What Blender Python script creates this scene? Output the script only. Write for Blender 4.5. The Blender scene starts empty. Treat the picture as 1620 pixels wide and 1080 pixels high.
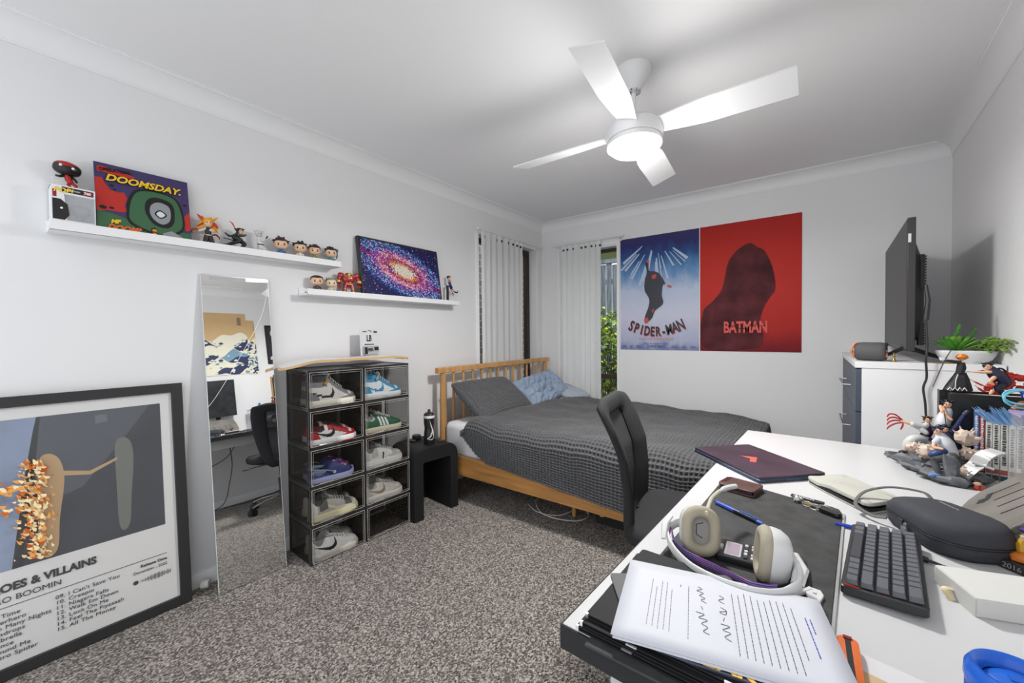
import bpy, bmesh, math, random
from math import sin, cos, pi, radians as RD, atan2, sqrt, exp, floor, hypot
from mathutils import Vector, Matrix, Euler, noise
random.seed(7)
SC = bpy.context.scene
COL = SC.collection
RY = lambda y: 3.0814 - .0368 * (3.7173 - y)      # x of the right wall, which is not quite square to the room
BY = 3.7173                                      # the back wall
CH = 2.4                                         # ceiling height
RWA = atan2(.0368, 1)

# ------------------------------------------------------------------ materials
MATS = {}
def hexc(h):
    h = h.lstrip('#'); c = [int(h[i:i+2], 16) / 255 for i in (0, 2, 4)]
    return tuple(x / 12.92 if x <= .04045 else ((x + .055) / 1.055) ** 2.4 for x in c)
def nd(nt, t, **k):
    n = nt.nodes.new(t)
    for a, b in k.items():
        if a in n.inputs: n.inputs[a].default_value = b
        else: setattr(n, a, b)
    return n
def mat(name, col, rough=.5, metal=0., spec=.5, trans=0., alpha=1., var=0., vscale=8., bump=0., bscale=60., emit=None, estr=0., sheen=0., coat=0., ior=1.45, stretch=None):
    """principled material; var = patchiness of the colour, bump = fine relief, stretch = grain direction"""
    if name in MATS: return MATS[name]
    m = bpy.data.materials.new(name); m.use_nodes = True; nt = m.node_tree
    b = nt.nodes['Principled BSDF']
    if isinstance(col, str): col = hexc(col)
    c4 = (*col, 1)
    I = b.inputs
    I['Base Color'].default_value = c4; I['Roughness'].default_value = rough; I['Metallic'].default_value = metal
    I['Specular IOR Level'].default_value = spec; I['Transmission Weight'].default_value = trans; I['Alpha'].default_value = alpha
    I['Sheen Weight'].default_value = sheen; I['Coat Weight'].default_value = coat; I['IOR'].default_value = ior
    if emit: I['Emission Color'].default_value = (*emit, 1); I['Emission Strength'].default_value = estr
    src = None
    if var or bump:
        tc = nd(nt, 'ShaderNodeTexCoord'); src = tc.outputs['Object']
        if stretch:
            mp = nd(nt, 'ShaderNodeMapping'); mp.inputs['Scale'].default_value = stretch
            nt.links.new(src, mp.inputs[0]); src = mp.outputs[0]
    if var:
        n = nd(nt, 'ShaderNodeTexNoise', Scale=vscale, Detail=5.)
        nt.links.new(src, n.inputs['Vector'])
        r = nd(nt, 'ShaderNodeValToRGB'); e = r.color_ramp.elements
        e[0].position = .3; e[1].position = .7
        e[0].color = (*[x * (1 - var) for x in col], 1); e[1].color = (*[min(1, x * (1 + var)) for x in col], 1)
        nt.links.new(n.outputs[0], r.inputs[0]); nt.links.new(r.outputs[0], I['Base Color'])
    if bump:
        n = nd(nt, 'ShaderNodeTexNoise', Scale=bscale, Detail=3.)
        nt.links.new(src, n.inputs['Vector'])
        bp = nd(nt, 'ShaderNodeBump', Strength=bump, Distance=.003)
        nt.links.new(n.outputs[0], bp.inputs['Height']); nt.links.new(bp.outputs[0], I['Normal'])
    MATS[name] = m
    return m

# ------------------------------------------------------------------ mesh builder
class MB:
    def __init__(s, M=None): s.bm = bmesh.new(); s.mi = 0; s.M = M or Matrix(); s.uv = None
    def v(s, p): return s.bm.verts.new(s.M @ Vector(p))
    def f(s, vs, mi=None):
        try: f = s.bm.faces.new(vs)
        except ValueError: return None
        f.material_index = s.mi if mi is None else mi; f.smooth = True
        return f
    def box(s, x0, x1, y0, y1, z0, z1):
        a = [s.v((x, y, z)) for z in (z0, z1) for x, y in ((x0, y0), (x1, y0), (x1, y1), (x0, y1))]
        for q in ((3, 2, 1, 0), (4, 5, 6, 7), (0, 1, 5, 4), (1, 2, 6, 5), (2, 3, 7, 6), (3, 0, 4, 7)): s.f([a[i] for i in q])
        return s
    def ctr(s, c, d):
        return s.box(c[0]-d[0]/2, c[0]+d[0]/2, c[1]-d[1]/2, c[1]+d[1]/2, c[2]-d[2]/2, c[2]+d[2]/2)
    def loft(s, rings, cap=True, closed=True, loop=False):
        R = [[s.v(p) for p in r] for r in rings]; n = len(R[0])
        for k in range(len(R) - (0 if loop else 1)):
            a, b = R[k], R[(k + 1) % len(R)]
            for i in range(n if closed else n - 1):
                j = (i + 1) % n; s.f([a[i], a[j], b[j], b[i]])
        if cap and not loop: s.f(R[0][::-1]); s.f(R[-1])
        return s
    def prism(s, poly, h0, h1, ax='z'):
        o = {'z': lambda a, b, h: (a, b, h), 'y': lambda a, b, h: (a, h, b), 'x': lambda a, b, h: (h, a, b)}[ax]
        ar = sum(poly[i-1][0]*poly[i][1]-poly[i][0]*poly[i-1][1] for i in range(len(poly)))
        if (ar < 0) != (ax == 'y'): poly = poly[::-1]
        return s.loft([[o(a, b, h0) for a, b in poly], [o(a, b, h1) for a, b in poly]])
    def lathe(s, prof, n=24, c=(0, 0, 0), ax='z', cap=True):
        o = {'z': lambda a, b, h: (c[0]+a, c[1]+b, c[2]+h), 'y': lambda a, b, h: (c[0]+a, c[1]+h, c[2]-b), 'x': lambda a, b, h: (c[0]+h, c[1]+a, c[2]+b)}[ax]
        return s.loft([[o(r*cos(2*pi*i/n), r*sin(2*pi*i/n), h) for i in range(n)] for r, h in prof], cap)
    def tube(s, pts, r, n=8, closed=False, flat=1.):
        P = [Vector(p) for p in pts]; N = len(P); rings = []; up = None
        rr = r if isinstance(r, (list, tuple)) else [r] * N
        for i in range(N):
            if closed: t = P[(i+1) % N] - P[i-1]
            else: t = P[min(i+1, N-1)] - P[max(i-1, 0)]
            if t.length < 1e-9: t = Vector((0, 0, 1))
            t.normalize()
            if up is None:
                up = Vector((0, 0, 1)) if abs(t.z) < .9 else Vector((1, 0, 0))
            a = t.cross(up)
            if a.length < 1e-6: a = t.orthogonal()
            a.normalize(); b = a.cross(t).normalized(); up = b
            rings.append([P[i] + (a*cos(2*pi*k/n) + b*sin(2*pi*k/n)*flat) * rr[i] for k in range(n)])
        return s.loft([r[::-1] for r in rings], not closed, True, closed)
    def cyl(s, p0, p1, r0, r1=None, n=16): return s.tube([p0, p1], [r0, r0 if r1 is None else r1], n)
    def ell(s, c, r, nu=16, nv=10, rot=None, pw=1.):
        if not isinstance(r, (tuple, list)): r = (r, r, r)
        q = Euler(rot).to_matrix() if rot else None; rings = []
        sp = lambda x: (abs(x) ** pw) * (1 if x >= 0 else -1)
        for j in range(1, nv):
            t = -pi/2 + pi*j/nv; ring = []
            for i in range(nu):
                a = 2*pi*i/nu
                p = Vector((r[0]*sp(cos(t))*sp(cos(a)), r[1]*sp(cos(t))*sp(sin(a)), r[2]*sp(sin(t))))
                if q: p = q @ p
                ring.append(p + Vector(c))
            rings.append(ring)
        R = [[s.v(p) for p in g] for g in rings]
        e = Vector((0, 0, r[2])); e = q @ e if q else e
        lo, hi = s.v(Vector(c) - e), s.v(Vector(c) + e)
        for k in range(len(R)-1):
            for i in range(nu):
                j = (i+1) % nu; s.f([R[k][i], R[k][j], R[k+1][j], R[k+1][i]])
        for i in range(nu):
            j = (i+1) % nu; s.f([lo, R[0][j], R[0][i]]); s.f([hi, R[-1][i], R[-1][j]])
        return s
    def grid(s, fn, nu, nv, uvs=None):
        if uvs and not s.uv: s.uv = s.bm.loops.layers.uv.new('UVMap')
        V = [[s.v(fn(i/nu, j/nv)) for j in range(nv+1)] for i in range(nu+1)]
        for i in range(nu):
            for j in range(nv):
                f = s.f([V[i][j], V[i+1][j], V[i+1][j+1], V[i][j+1]])
                if uvs and f:
                    for l, (a, b) in zip(f.loops, ((i, j), (i+1, j), (i+1, j+1), (i, j+1))): l[s.uv].uv = (a/nu*uvs[0], b/nv*uvs[1])
        return s
    def blob(s, c, r, amp=.25, sc=3., nu=14, nv=10, seed=0, rot=None):
        """irregular lump"""
        n0 = len(s.bm.verts); s.bm.verts.ensure_lookup_table()
        M0 = s.M; s.M = Matrix(); s.ell((0, 0, 0), r, nu, nv, rot); s.M = M0; s.bm.verts.ensure_lookup_table()
        rm = max(r) if isinstance(r, (tuple, list)) else r
        for v in list(s.bm.verts)[n0:]:
            k = 1 + amp * noise.noise(v.co / rm * sc + Vector((seed*7.1, seed*3.3, 0)))
            v.co = s.M @ (Vector(c) + v.co * k)
        return s
def rrect(w, h, r, n=5, cx=0, cy=0):
    """rounded rectangle outline"""
    o = []
    for k, (sx, sy) in enumerate(((1, 1), (-1, 1), (-1, -1), (1, -1))):
        for i in range(n+1):
            a = pi/2*k + pi/2*i/n
            o.append((cx + sx*(w/2-r) + r*cos(a), cy + sy*(h/2-r) + r*sin(a)))
    return o
def spline(pts, n=6, closed=False):
    """Catmull-Rom through points"""
    P = [Vector(p) for p in pts]; o = []; N = len(P)
    for i in range(N if closed else N-1):
        g = (lambda k: P[k % N]) if closed else (lambda k: P[max(0, min(N-1, k))])
        a, b, c, d = g(i-1), g(i), g(i+1), g(i+2)
        for j in range(n):
            t = j/n
            o.append(.5*((2*b) + (c-a)*t + (2*a-5*b+4*c-d)*t*t + (3*b-a-3*c+d)*t**3))
    if not closed: o.append(P[-1])
    return o
def sp2(pts, n=6, closed=True): return [(p.x, p.y) for p in spline([(a, b, 0) for a, b in pts], n, closed)]
def obj(name, mb, mats, parent=None, loc=(0, 0, 0), rot=(0, 0, 0), bev=0, seg=2, sharp=35, sub=0, solid=0, fix=True):
    me = bpy.data.meshes.new(name)
    if fix: bmesh.ops.recalc_face_normals(mb.bm, faces=mb.bm.faces)
    mb.bm.to_mesh(me); mb.bm.free()
    for m in (mats if isinstance(mats, (list, tuple)) else [mats]): me.materials.append(m)
    me.set_sharp_from_angle(angle=RD(sharp))
    o = bpy.data.objects.new(name, me); COL.objects.link(o)
    o.location = loc; o.rotation_euler = rot; o.parent = parent
    if solid: md = o.modifiers.new('s', 'SOLIDIFY'); md.thickness = solid; md.offset = 0
    if bev: md = o.modifiers.new('b', 'BEVEL'); md.width = bev; md.segments = seg; md.limit_method = 'ANGLE'; md.angle_limit = RD(40)
    if sub: md = o.modifiers.new('u', 'SUBSURF'); md.levels = sub; md.render_levels = sub
    return o
def tag(o, label, cat, group=None, kind=None):
    o['label'] = label; o['category'] = cat
    if group: o['group'] = group
    if kind: o['kind'] = kind
    return o
def thing(name, label, cat, loc=(0, 0, 0), rz=0, group=None, rot=None):
    o = bpy.data.objects.new(name, None); COL.objects.link(o); o.empty_display_size = .05
    o.location = loc; o.rotation_euler = rot or (0, 0, rz)
    return tag(o, label, cat, group)
def struct(name, mb, m, label=None, **k):
    o = obj(name, mb, m, **k); o['kind'] = 'structure'
    if label: o['label'] = label
    return o
def copy_tree(o, parent=None, loc=None, rz=None, label=None):
    c = o.copy(); COL.objects.link(c); c.parent = parent
    if loc is not None: c.location = loc
    if rz is not None: c.rotation_euler = (0, 0, rz)
    if label: c['label'] = label
    for ch in list(o.children): copy_tree(ch, c)
    return c
def txt(s, size, m, parent, loc, rot=(0, 0, 0), name='lettering', al='LEFT', ext=.0004, bold=0., sx=1., shear=0., sp=1., line=1.):
    """flat lettering, reads along local +X, stands up local +Y, faces local +Z"""
    cu = bpy.data.curves.new(name, 'FONT'); cu.body = s; cu.size = size; cu.align_x = al; cu.extrude = ext; cu.offset = bold
    cu.shear = shear; cu.space_character = sp; cu.space_line = line; cu.resolution_u = 3
    t = bpy.data.objects.new('t', cu); COL.objects.link(t)
    me = bpy.data.meshes.new_from_object(t)
    bpy.data.objects.remove(t); me.name = name
    for v in me.vertices: v.co.x *= sx
    me.materials.clear(); me.materials.append(m)
    o = bpy.data.objects.new(name, me); COL.objects.link(o); o.location = loc; o.rotation_euler = rot; o.parent = parent
    return o
def P2(mb, poly, z, mi=None, off=.0002, M=None):
    """a flat printed shape on an artwork: local XY outline, at depth z"""
    if mi is not None: mb.mi = mi
    mb.f([mb.v((a, b, z)) for a, b in poly])
    return mb

WHITE = mat('white_paint', (.78, .78, .785), .55, var=.01, vscale=2)
WALLM = mat('wall_paint', (.73, .73, .735), .6, bump=.06, bscale=180)
CEILM = mat('ceiling_paint', (.81, .81, .815), .75)
BLK = mat('black_plastic', (.018, .018, .02), .42)
BLKM = mat('black_matte', (.02, .02, .021), .75)
CHROME = mat('chrome', (.75, .75, .77), .18, metal=1)
# ------------------------------------------------------------------ camera
W, Hh = 1620, 1080
cam = bpy.data.cameras.new('camera'); co = bpy.data.objects.new('camera', cam); COL.objects.link(co)
cam.sensor_fit = 'HORIZONTAL'; cam.sensor_width = 36; cam.lens = 631.65 / 1620 * 36; cam.clip_start = .02
F_ = Vector((-0.60246469, 0.7979029, -0.01967906)); R_ = Vector((0.79813294, 0.60241055, -0.00923785)); U_ = Vector((-0.00448397, 0.02127199, 0.99976367))
m3 = Matrix((R_, U_, -F_)).transposed()
co.matrix_world = Matrix.Translation((2.3834, 0, 1.2153)) @ m3.to_4x4()
SC.camera = co
SC.view_settings.view_transform = 'Standard'; SC.view_settings.look = 'None'; SC.view_settings.gamma = 1
SC.view_settings.use_curve_mapping = False
SC.view_settings.exposure = 0.52
# daylight
wd = bpy.data.worlds.new('world'); SC.world = wd; wd.use_nodes = True; nt = wd.node_tree
nt.nodes['Background'].inputs[0].default_value = (.93, .96, 1., 1); nt.nodes['Background'].inputs[1].default_value = 1.18
sun = bpy.data.lights.new('sun', 'SUN'); sun.energy = 3.2; sun.angle = RD(1.5); sun.color = (1, .95, .86)
so = bpy.data.objects.new('sun', sun); COL.objects.link(so); so.rotation_euler = Vector((-.38, -.06, -.92)).to_track_quat('-Z', 'Y').to_euler()

# ------------------------------------------------------------------ room shell
def carpet_mat():
    m = bpy.data.materials.new('carpet'); m.use_nodes = True; nt = m.node_tree; b = nt.nodes['Principled BSDF']
    b.inputs['Roughness'].default_value = .95; b.inputs['Specular IOR Level'].default_value = .1; b.inputs['Sheen Weight'].default_value = .15
    L = nt.links.new; tc = nd(nt, 'ShaderNodeTexCoord')
    mp = nd(nt, 'ShaderNodeMapping'); mp.inputs['Scale'].default_value = (1, .8, 1); L(tc.outputs['Object'], mp.inputs[0])
    v = nd(nt, 'ShaderNodeTexVoronoi', Scale=185., Randomness=.8); L(mp.outputs[0], v.inputs['Vector'])
    n = nd(nt, 'ShaderNodeTexNoise', Scale=120., Detail=2., Roughness=.6); L(tc.outputs['Object'], n.inputs['Vector'])
    n2 = nd(nt, 'ShaderNodeTexNoise', Scale=1.3, Detail=3.); L(tc.outputs['Object'], n2.inputs['Vector'])
    sp = nd(nt, 'ShaderNodeSeparateColor'); L(v.outputs['Color'], sp.inputs[0])
    ad = nd(nt, 'ShaderNodeMath', operation='MULTIPLY_ADD'); ad.inputs[1].default_value = .55; L(sp.outputs[0], ad.inputs[0])
    mu = nd(nt, 'ShaderNodeMath', operation='MULTIPLY'); mu.inputs[1].default_value = .5; L(n.outputs[0], mu.inputs[0]); L(mu.outputs[0], ad.inputs[2])
    r = nd(nt, 'ShaderNodeValToRGB'); e = r.color_ramp.elements
    e[0].position = .22; e[0].color = (.032, .027, .024, 1); e[1].position = .84; e[1].color = (.60, .54, .48, 1)
    k = e.new(.5); k.color = (.165, .143, .125, 1)
    L(ad.outputs[0], r.inputs[0])
    mx = nd(nt, 'ShaderNodeMix', data_type='RGBA', blend_type='MULTIPLY'); mx.inputs[0].default_value = .35
    L(r.outputs[0], mx.inputs[6]); L(n2.outputs[0], mx.inputs[7])
    L(r.outputs[0], b.inputs['Base Color'])
    w = nd(nt, 'ShaderNodeTexWave', Scale=26., Distortion=3.); w.inputs['Detail Scale'].default_value = 12.; L(tc.outputs['Object'], w.inputs['Vector'])
    h = nd(nt, 'ShaderNodeMath', operation='MULTIPLY_ADD'); h.inputs[1].default_value = -.9; L(v.outputs['Distance'], h.inputs[0])
    wm = nd(nt, 'ShaderNodeMath', operation='MULTIPLY'); wm.inputs[1].default_value = .35; L(w.outputs[1], wm.inputs[0]); L(wm.outputs[0], h.inputs[2])
    bp = nd(nt, 'ShaderNodeBump', Strength=.8, Distance=.008); L(h.outputs[0], bp.inputs['Height']); L(bp.outputs[0], b.inputs['Normal'])
    return m
Y0 = -.30
mb = MB(); mb.prism([(-.15, Y0), (RY(Y0)+.15, Y0), (RY(BY)+.15, BY+.15), (-.15, BY+.15)], -.1, 0)
struct('floor', mb, carpet_mat(), 'grey brown loop pile carpet covering the bedroom floor')
mb = MB(); mb.prism([(-.15, Y0), (RY(Y0)+.15, Y0), (RY(BY)+.15, BY+.15), (-.15, BY+.15)], CH, CH+.1)
struct('ceiling', mb, CEILM, 'white painted ceiling')
# left wall with its window opening, back wall with its window opening
W1 = (2.665, 3.60, .30, 2.105); W2 = (.225, .862, .25, 2.06)
mb = MB()
mb.box(-.15, 0, Y0, W1[0], 0, CH); mb.box(-.15, 0, W1[1], BY+.15, 0, CH)
mb.box(-.15, 0, W1[0], W1[1], 0, W1[2]); mb.box(-.15, 0, W1[0], W1[1], W1[3], CH)
struct('wall_left', mb, WALLM, 'long white wall with the two picture ledges')
mb = MB()
mb.box(0, W2[0], BY, BY+.15, 0, CH); mb.box(W2[1], RY(BY)+.15, BY, BY+.15, 0, CH)
mb.box(W2[0], W2[1], BY, BY+.15, 0, W2[2]); mb.box(W2[0], W2[1], BY, BY+.15, W2[3], CH)
struct('wall_back', mb, WALLM, 'white end wall with the two film posters')
mb = MB(); mb.prism([(RY(Y0), Y0), (RY(Y0)+.15, Y0), (RY(BY)+.15, BY), (RY(BY), BY)], 0, CH)
struct('wall_right', mb, WALLM, 'white wall behind the desk and chest of drawers')
# cove cornice, one length per wall, mitred
cc = .086; prof = [(0, CH-cc-.004), (.004, CH-cc-.004), (.004, CH-cc+.002)]
prof += [(.006 + (cc-.012)*(1-cos(a)), CH-cc+.004 + (cc-.012)*sin(a)) for a in [pi/2*i/10 for i in range(11)]]
prof += [(cc-.004, CH-.004), (cc+.004, CH-.003), (cc+.004, CH), (0, CH)]
ci = {'l': lambda u, y: (u, y), 'r': lambda u, y: (RY(y)-u, y)}
mb = MB(); mb.loft([[(u, Y0, z) for u, z in prof], [(u, BY-u, z) for u, z in prof]])
struct('trim_1', mb, WHITE, 'cove cornice along the long left wall', sharp=30)
mb = MB(); mb.loft([[(u, BY-u, z) for u, z in prof], [(RY(BY)-u, BY-u, z) for u, z in prof]])
struct('trim_2', mb, WHITE, 'cove cornice over the end wall', sharp=30)
mb = MB(); mb.loft([[(RY(BY)-u, BY-u, z) for u, z in prof], [(RY(Y0)-u, Y0, z) for u, z in prof]])
struct('trim_3', mb, WHITE, 'cove cornice along the right wall', sharp=30)
bp_ = [(0, 0), (.014, 0), (.014, .058), (.008, .068), (0, .07)]
mb = MB(); mb.loft([[(u, Y0, z) for u, z in bp_], [(u, BY-u, z) for u, z in bp_]]); struct('baseboard_left', mb, WHITE)
mb = MB(); mb.loft([[(u, BY-u, z) for u, z in bp_], [(RY(BY)-u, BY-u, z) for u, z in bp_]]); struct('baseboard_back', mb, WHITE)
mb = MB(); mb.loft([[(RY(BY)-u, BY-u, z) for u, z in bp_], [(RY(Y0)-u, Y0, z) for u, z in bp_]]); struct('baseboard_right', mb, WHITE)
# windows
BRN = mat('brown_aluminium', (.028, .02, .015), .4)
GLS = mat('window_glass', (1, 1, 1), 0., trans=1, ior=1.05, spec=.3)
def frame_mb(a0, a1, z0, z1, t, d0, d1, ax):
    m = MB(); B = (lambda p0, p1, q0, q1: m.box(d0, d1, p0, p1, q0, q1)) if ax == 'x' else (lambda p0, p1, q0, q1: m.box(p0, p1, d0, d1, q0, q1))
    B(a0, a0+t, z0, z1); B(a1-t, a1, z0, z1); B(a0+t, a1-t, z0, z0+t); B(a0+t, a1-t, z1-t, z1)
    return m
w = struct('window_1', frame_mb(W1[0], W1[1], W1[2], W1[3], .045, -.14, -.09, 'x'), BRN, 'brown aluminium window frame in the left wall', bev=.002)
m = MB(); m.box(-.118, -.114, W1[0]+.04, W1[1]-.04, W1[2]+.04, W1[3]-.04); obj('pane', m, GLS, w)
m = MB(); m.box(-.135, -.095, W1[0]+.44, W1[0]+.48, W1[2]+.045, W1[3]-.045); obj('mullion', m, BRN, w)
m = frame_mb(W1[0]-.03, W1[1]+.03, W1[2]-.03, W1[3]+.03, .031, -.002, .01, 'x'); obj('architrave', m, WHITE, w)
w = struct('window_2', frame_mb(W2[0], W2[1], W2[2], W2[3], .03, BY+.09, BY+.14, 'y'), BRN, 'brown aluminium window frame in the end wall', bev=.002)
m = MB(); m.box(W2[0]+.03, W2[1]-.03, BY+.114, BY+.118, W2[2]+.03, W2[3]-.03); obj('pane', m, GLS, w)
m = MB(); m.box(W2[0]+.03, W2[1]-.03, BY+.10, BY+.135, .745, .795); obj('transom', m, BRN, w)
m = frame_mb(W2[0]-.026, W2[1]+.026, W2[2]-.03, W2[3]+.045, .027, BY-.01, BY+.002, 'y'); obj('architrave', m, WHITE, w)

# ------------------------------------------------------------------ outside
m = MB(); m.box(-6, 6, BY+.15, 9, -.4, -.25); m.box(-6, -.15, -3, BY+.15, -.4, -.25)
tag(obj('ground', m, mat('soil', (.10, .08, .05), .95, var=.4, vscale=10)), 'bare garden soil outside the windows', 'ground')['kind'] = 'structure'
fw = mat('grey_timber', (.22, .26, .31), .85, var=.45, vscale=3., stretch=(8, 8, 1), bump=.3)
f = thing('paling_fence', 'weathered grey timber paling fence beyond the end window', 'fence', (0, 6.1, 0))
x = -1.6
while x < 1.7:
    m = MB(); h = 2.32 + random.uniform(-.02, .02); m.box(x, x+.092, 0, .016, -.25, h); obj('paling', m, fw, f, bev=.002)
    x += .1
for z in (.3, 1.2, 2.0):
    m = MB(); m.box(-1.6, 1.7, .016, .06, z, z+.08); obj('rail', m, fw, f)
m = MB(); m.box(-1.6, 1.7, -.03, .05, 2.33, 2.45); obj('capping', m, fw, f, bev=.004)
e = thing('eave', 'pale green eave lining above the end window outside', 'eave', (0, BY+.16, 2.2))
m = MB(); m.box(-.8, 3, 0, .5, .02, .04); obj('lining', m, mat('green_eave', (.40, .46, .22), .6), e)
m = MB(); m.box(-.8, 3, .5, .53, -.13, .14); obj('fascia', m, mat('green_fascia', (.55, .62, .33), .5), e)
bw = thing('brick_wall', 'dark grey brick wall of the neighbouring house outside the side window', 'wall', (-1.0, 0, -.25))
m = MB(); m.box(-.11, 0, 1.5, 7.2, 0, 3.1)
bm_ = bpy.data.materials.new('brick'); bm_.use_nodes = True; nt = bm_.node_tree; bb = nt.nodes['Principled BSDF']; bb.inputs['Roughness'].default_value = .9
tc = nd(nt, 'ShaderNodeTexCoord'); mp = nd(nt, 'ShaderNodeMapping'); mp.inputs['Rotation'].default_value = (pi/2, 0, pi/2)
br = nd(nt, 'ShaderNodeTexBrick', Scale=1.); br.inputs['Color1'].default_value = (.13, .12, .11, 1); br.inputs['Color2'].default_value = (.09, .085, .08, 1); br.inputs['Mortar'].default_value = (.3, .3, .3, 1)
br.inputs['Brick Width'].default_value = .24; br.inputs['Row Height'].default_value = .086; br.inputs['Mortar Size'].default_value = .006
sw = nd(nt, 'ShaderNodeSeparateXYZ'); cb = nd(nt, 'ShaderNodeCombineXYZ'); nt.links.new(tc.outputs['Object'], sw.inputs[0]); nt.links.new(sw.outputs[1], cb.inputs[0]); nt.links.new(sw.outputs[2], cb.inputs[1])
nt.links.new(cb.outputs[0], br.inputs['Vector']); nt.links.new(br.outputs[0], bb.inputs['Base Color'])
obj('brickwork', m, bm_, bw)
# planting
def bush(name, label, cat, c, r, n, cols, leaf, seed, group=None):
    rnd = random.Random(seed); t = thing(name, label, cat, (c[0], c[1], -.25), 0, group); m = MB(); st = MB()
    for i in range(n):
        d = Vector((rnd.gauss(0, 1), rnd.gauss(0, 1), rnd.gauss(0, 1))).normalized() * rnd.uniform(.45, 1.)
        p = Vector((d.x*r[0], d.y*r[1], c[2]+.25 + d.z*r[2])); q = Euler((rnd.uniform(-.9, .9), rnd.uniform(-.9, .9), rnd.uniform(0, 6.3))).to_matrix()
        L, w = leaf*rnd.uniform(.6, 1.3), leaf*.3; m.mi = rnd.randrange(len(cols))
        vs = [m.v(p + q @ Vector(a)) for a in ((0, 0, 0), (L*.45, w, L*.08), (L, 0, -L*.15), (L*.45, -w, L*.08))]; m.f(vs)
    for i in range(14):
        a = rnd.uniform(0, 6.28); k = rnd.uniform(.3, .85)
        st.tube(spline([(rnd.uniform(-.05, .05), rnd.uniform(-.05, .05), 0), (cos(a)*r[0]*k*.4, sin(a)*r[1]*k*.4, c[2]*.6), (cos(a)*r[0]*k, sin(a)*r[1]*k, c[2]+.25+r[2]*rnd.uniform(0, .7))], 4), .006, 5)
    obj('foliage', m, cols, t, sharp=180, fix=False); obj('stems', st, mat('stem_brown', (.12, .09, .05), .8), t)
    return t
G1 = mat('leaf_yellow_green', (.42, .52, .06), .5); G2 = mat('leaf_mid_green', (.13, .26, .05), .5); G3 = mat('leaf_dark_green', (.035, .09, .025), .5)
bush('shrub', 'yellow green leafy shrub against the timber fence outside', 'shrub', (-.15, 5.45, .85), (.75, .4, .75), 2000, [G1, G1, G2, G3], .085, 3)
bush('shrub', 'low dark green shrub under the window rail outside', 'shrub', (-.25, 4.55, .0), (.4, .25, .32), 800, [G2, G3, G1], .08, 5)
t = thing('cordyline', 'red and orange spiky leaved plant low outside the window', 'plant', (.12, 4.15, -.25)); m = MB(); rnd = random.Random(4)
for i in range(46):
    a = rnd.uniform(0, 6.28); e = rnd.uniform(.3, 1.35); L = rnd.uniform(.3, .5); m.mi = rnd.randrange(3)
    P = [Vector((cos(a)*cos(e-u*.9)*L*u, sin(a)*cos(e-u*.9)*L*u, .45+sin(e-u*.5)*L*u)) for u in (0, .25, .5, .75, 1)]
    sd = Vector((-sin(a), cos(a), 0)) * .017; w_ = (.5, 1, 1, .7, .05)
    V = [[m.v(p + sd*k*s_) for s_ in (-1, 1)] for p, k in zip(P, w_)]
    for q in range(4): m.f([V[q][0], V[q][1], V[q+1][1], V[q+1][0]])
m2 = MB(); m2.cyl((0, 0, 0), (0, 0, .48), .02, .015, 8)
obj('leaves', m, [mat('leaf_red', (.5, .10, .04), .5), mat('leaf_orange', (.6, .3, .12), .5), G2], t, sharp=180, fix=False); obj('stem', m2, MATS['stem_brown'], t)

# ------------------------------------------------------------------ ceiling fan
FC = (1.73, 1.795)
fan = thing('ceiling_fan', 'white four blade ceiling fan with a lit round lamp', 'ceiling fan', (FC[0], FC[1], CH))
FW = mat('fan_white', (.75, .75, .76), .35)
m = MB(); m.lathe([(.002, 0), (.078, 0), (.078, -.006), (.070, -.03), (.036, -.085), (.028, -.095), (.002, -.095)], 40); obj('canopy', m, FW, fan, sharp=50)
m = MB(); m.lathe([(.022, -.092), (.03, -.097), (.03, -.104), (.02, -.108)], 20)
for k in range(8):
    a = k*pi/4; m.mi = 1; m.ctr((.027*cos(a), .027*sin(a), -.1), (.006, .006, .006))
obj('hanger_collar', m, [CHROME, BLK], fan)
m = MB(); m.cyl((0, 0, -.1), (0, 0, -.235), .0105, n=16); obj('downrod', m, FW, fan)
tl = Matrix.Translation((0, 0, -.27)) @ Euler((RD(-2.2), RD(-2.0), 0)).to_matrix().to_4x4()
m = MB(tl); m.lathe([(.012, .045), (.03, .044), (.05, .03), (.11, .018), (.124, .004), (.126, -.03), (.122, -.052), (.105, -.056), (.02, -.056)], 48); obj('motor_housing', m, FW, fan, sharp=40)
m = MB(tl); m.lathe([(.06, -.052), (.118, -.054), (.12, -.075), (.106, -.08)], 48); obj('lamp_ring', m, FW, fan, sharp=40)
m = MB(tl); m.lathe([(.02, -.07), (.105, -.072), (.109, -.08), (.1, -.092), (.07, -.103), (.03, -.108), (.002, -.109)], 48)
obj('lamp_diffuser', m, mat('lamp_glow', (1, 1, 1), .5, emit=(1, .99, .97), estr=6.), fan, sharp=80)
for k, a in enumerate((RD(-84), RD(4), RD(94), RD(184))):
    m = MB(tl @ Matrix.Rotation(a, 4, 'Z'))
    def bl(u, v, top):
        x = .105 + u*.50; wd_ = .040 + .024*min(1, u*2.6); y = (v-.5)*2*wd_
        z = -.005 - y*.30 + (0 if top else -.006)
        x += .010*(v-.5)*u
        return (x, y, z)
    N, K = 14, 6
    rings = []
    for i in range(N+1):
        u = i/N; rings.append([bl(u, j/K, True) for j in range(K+1)] + [bl(u, 1-j/K, False) for j in range(K+1)])
    m.loft(rings); b_ = obj('blade', m, FW, fan, sharp=40)
fl = bpy.data.lights.new('fan_lamp', 'POINT'); fl.shadow_soft_size = .17; fl.energy = 12; fl.color = (1, .985, .96)
fo = bpy.data.objects.new('fan_lamp', fl); COL.objects.link(fo); fo.location = (FC[0], FC[1], CH-.50)
fd = bpy.data.lights.new('fan_lamp_disc', 'AREA'); fd.shape = 'DISK'; fd.size = .2; fd.energy = 22; fd.color = (1, .985, .96)
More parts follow.
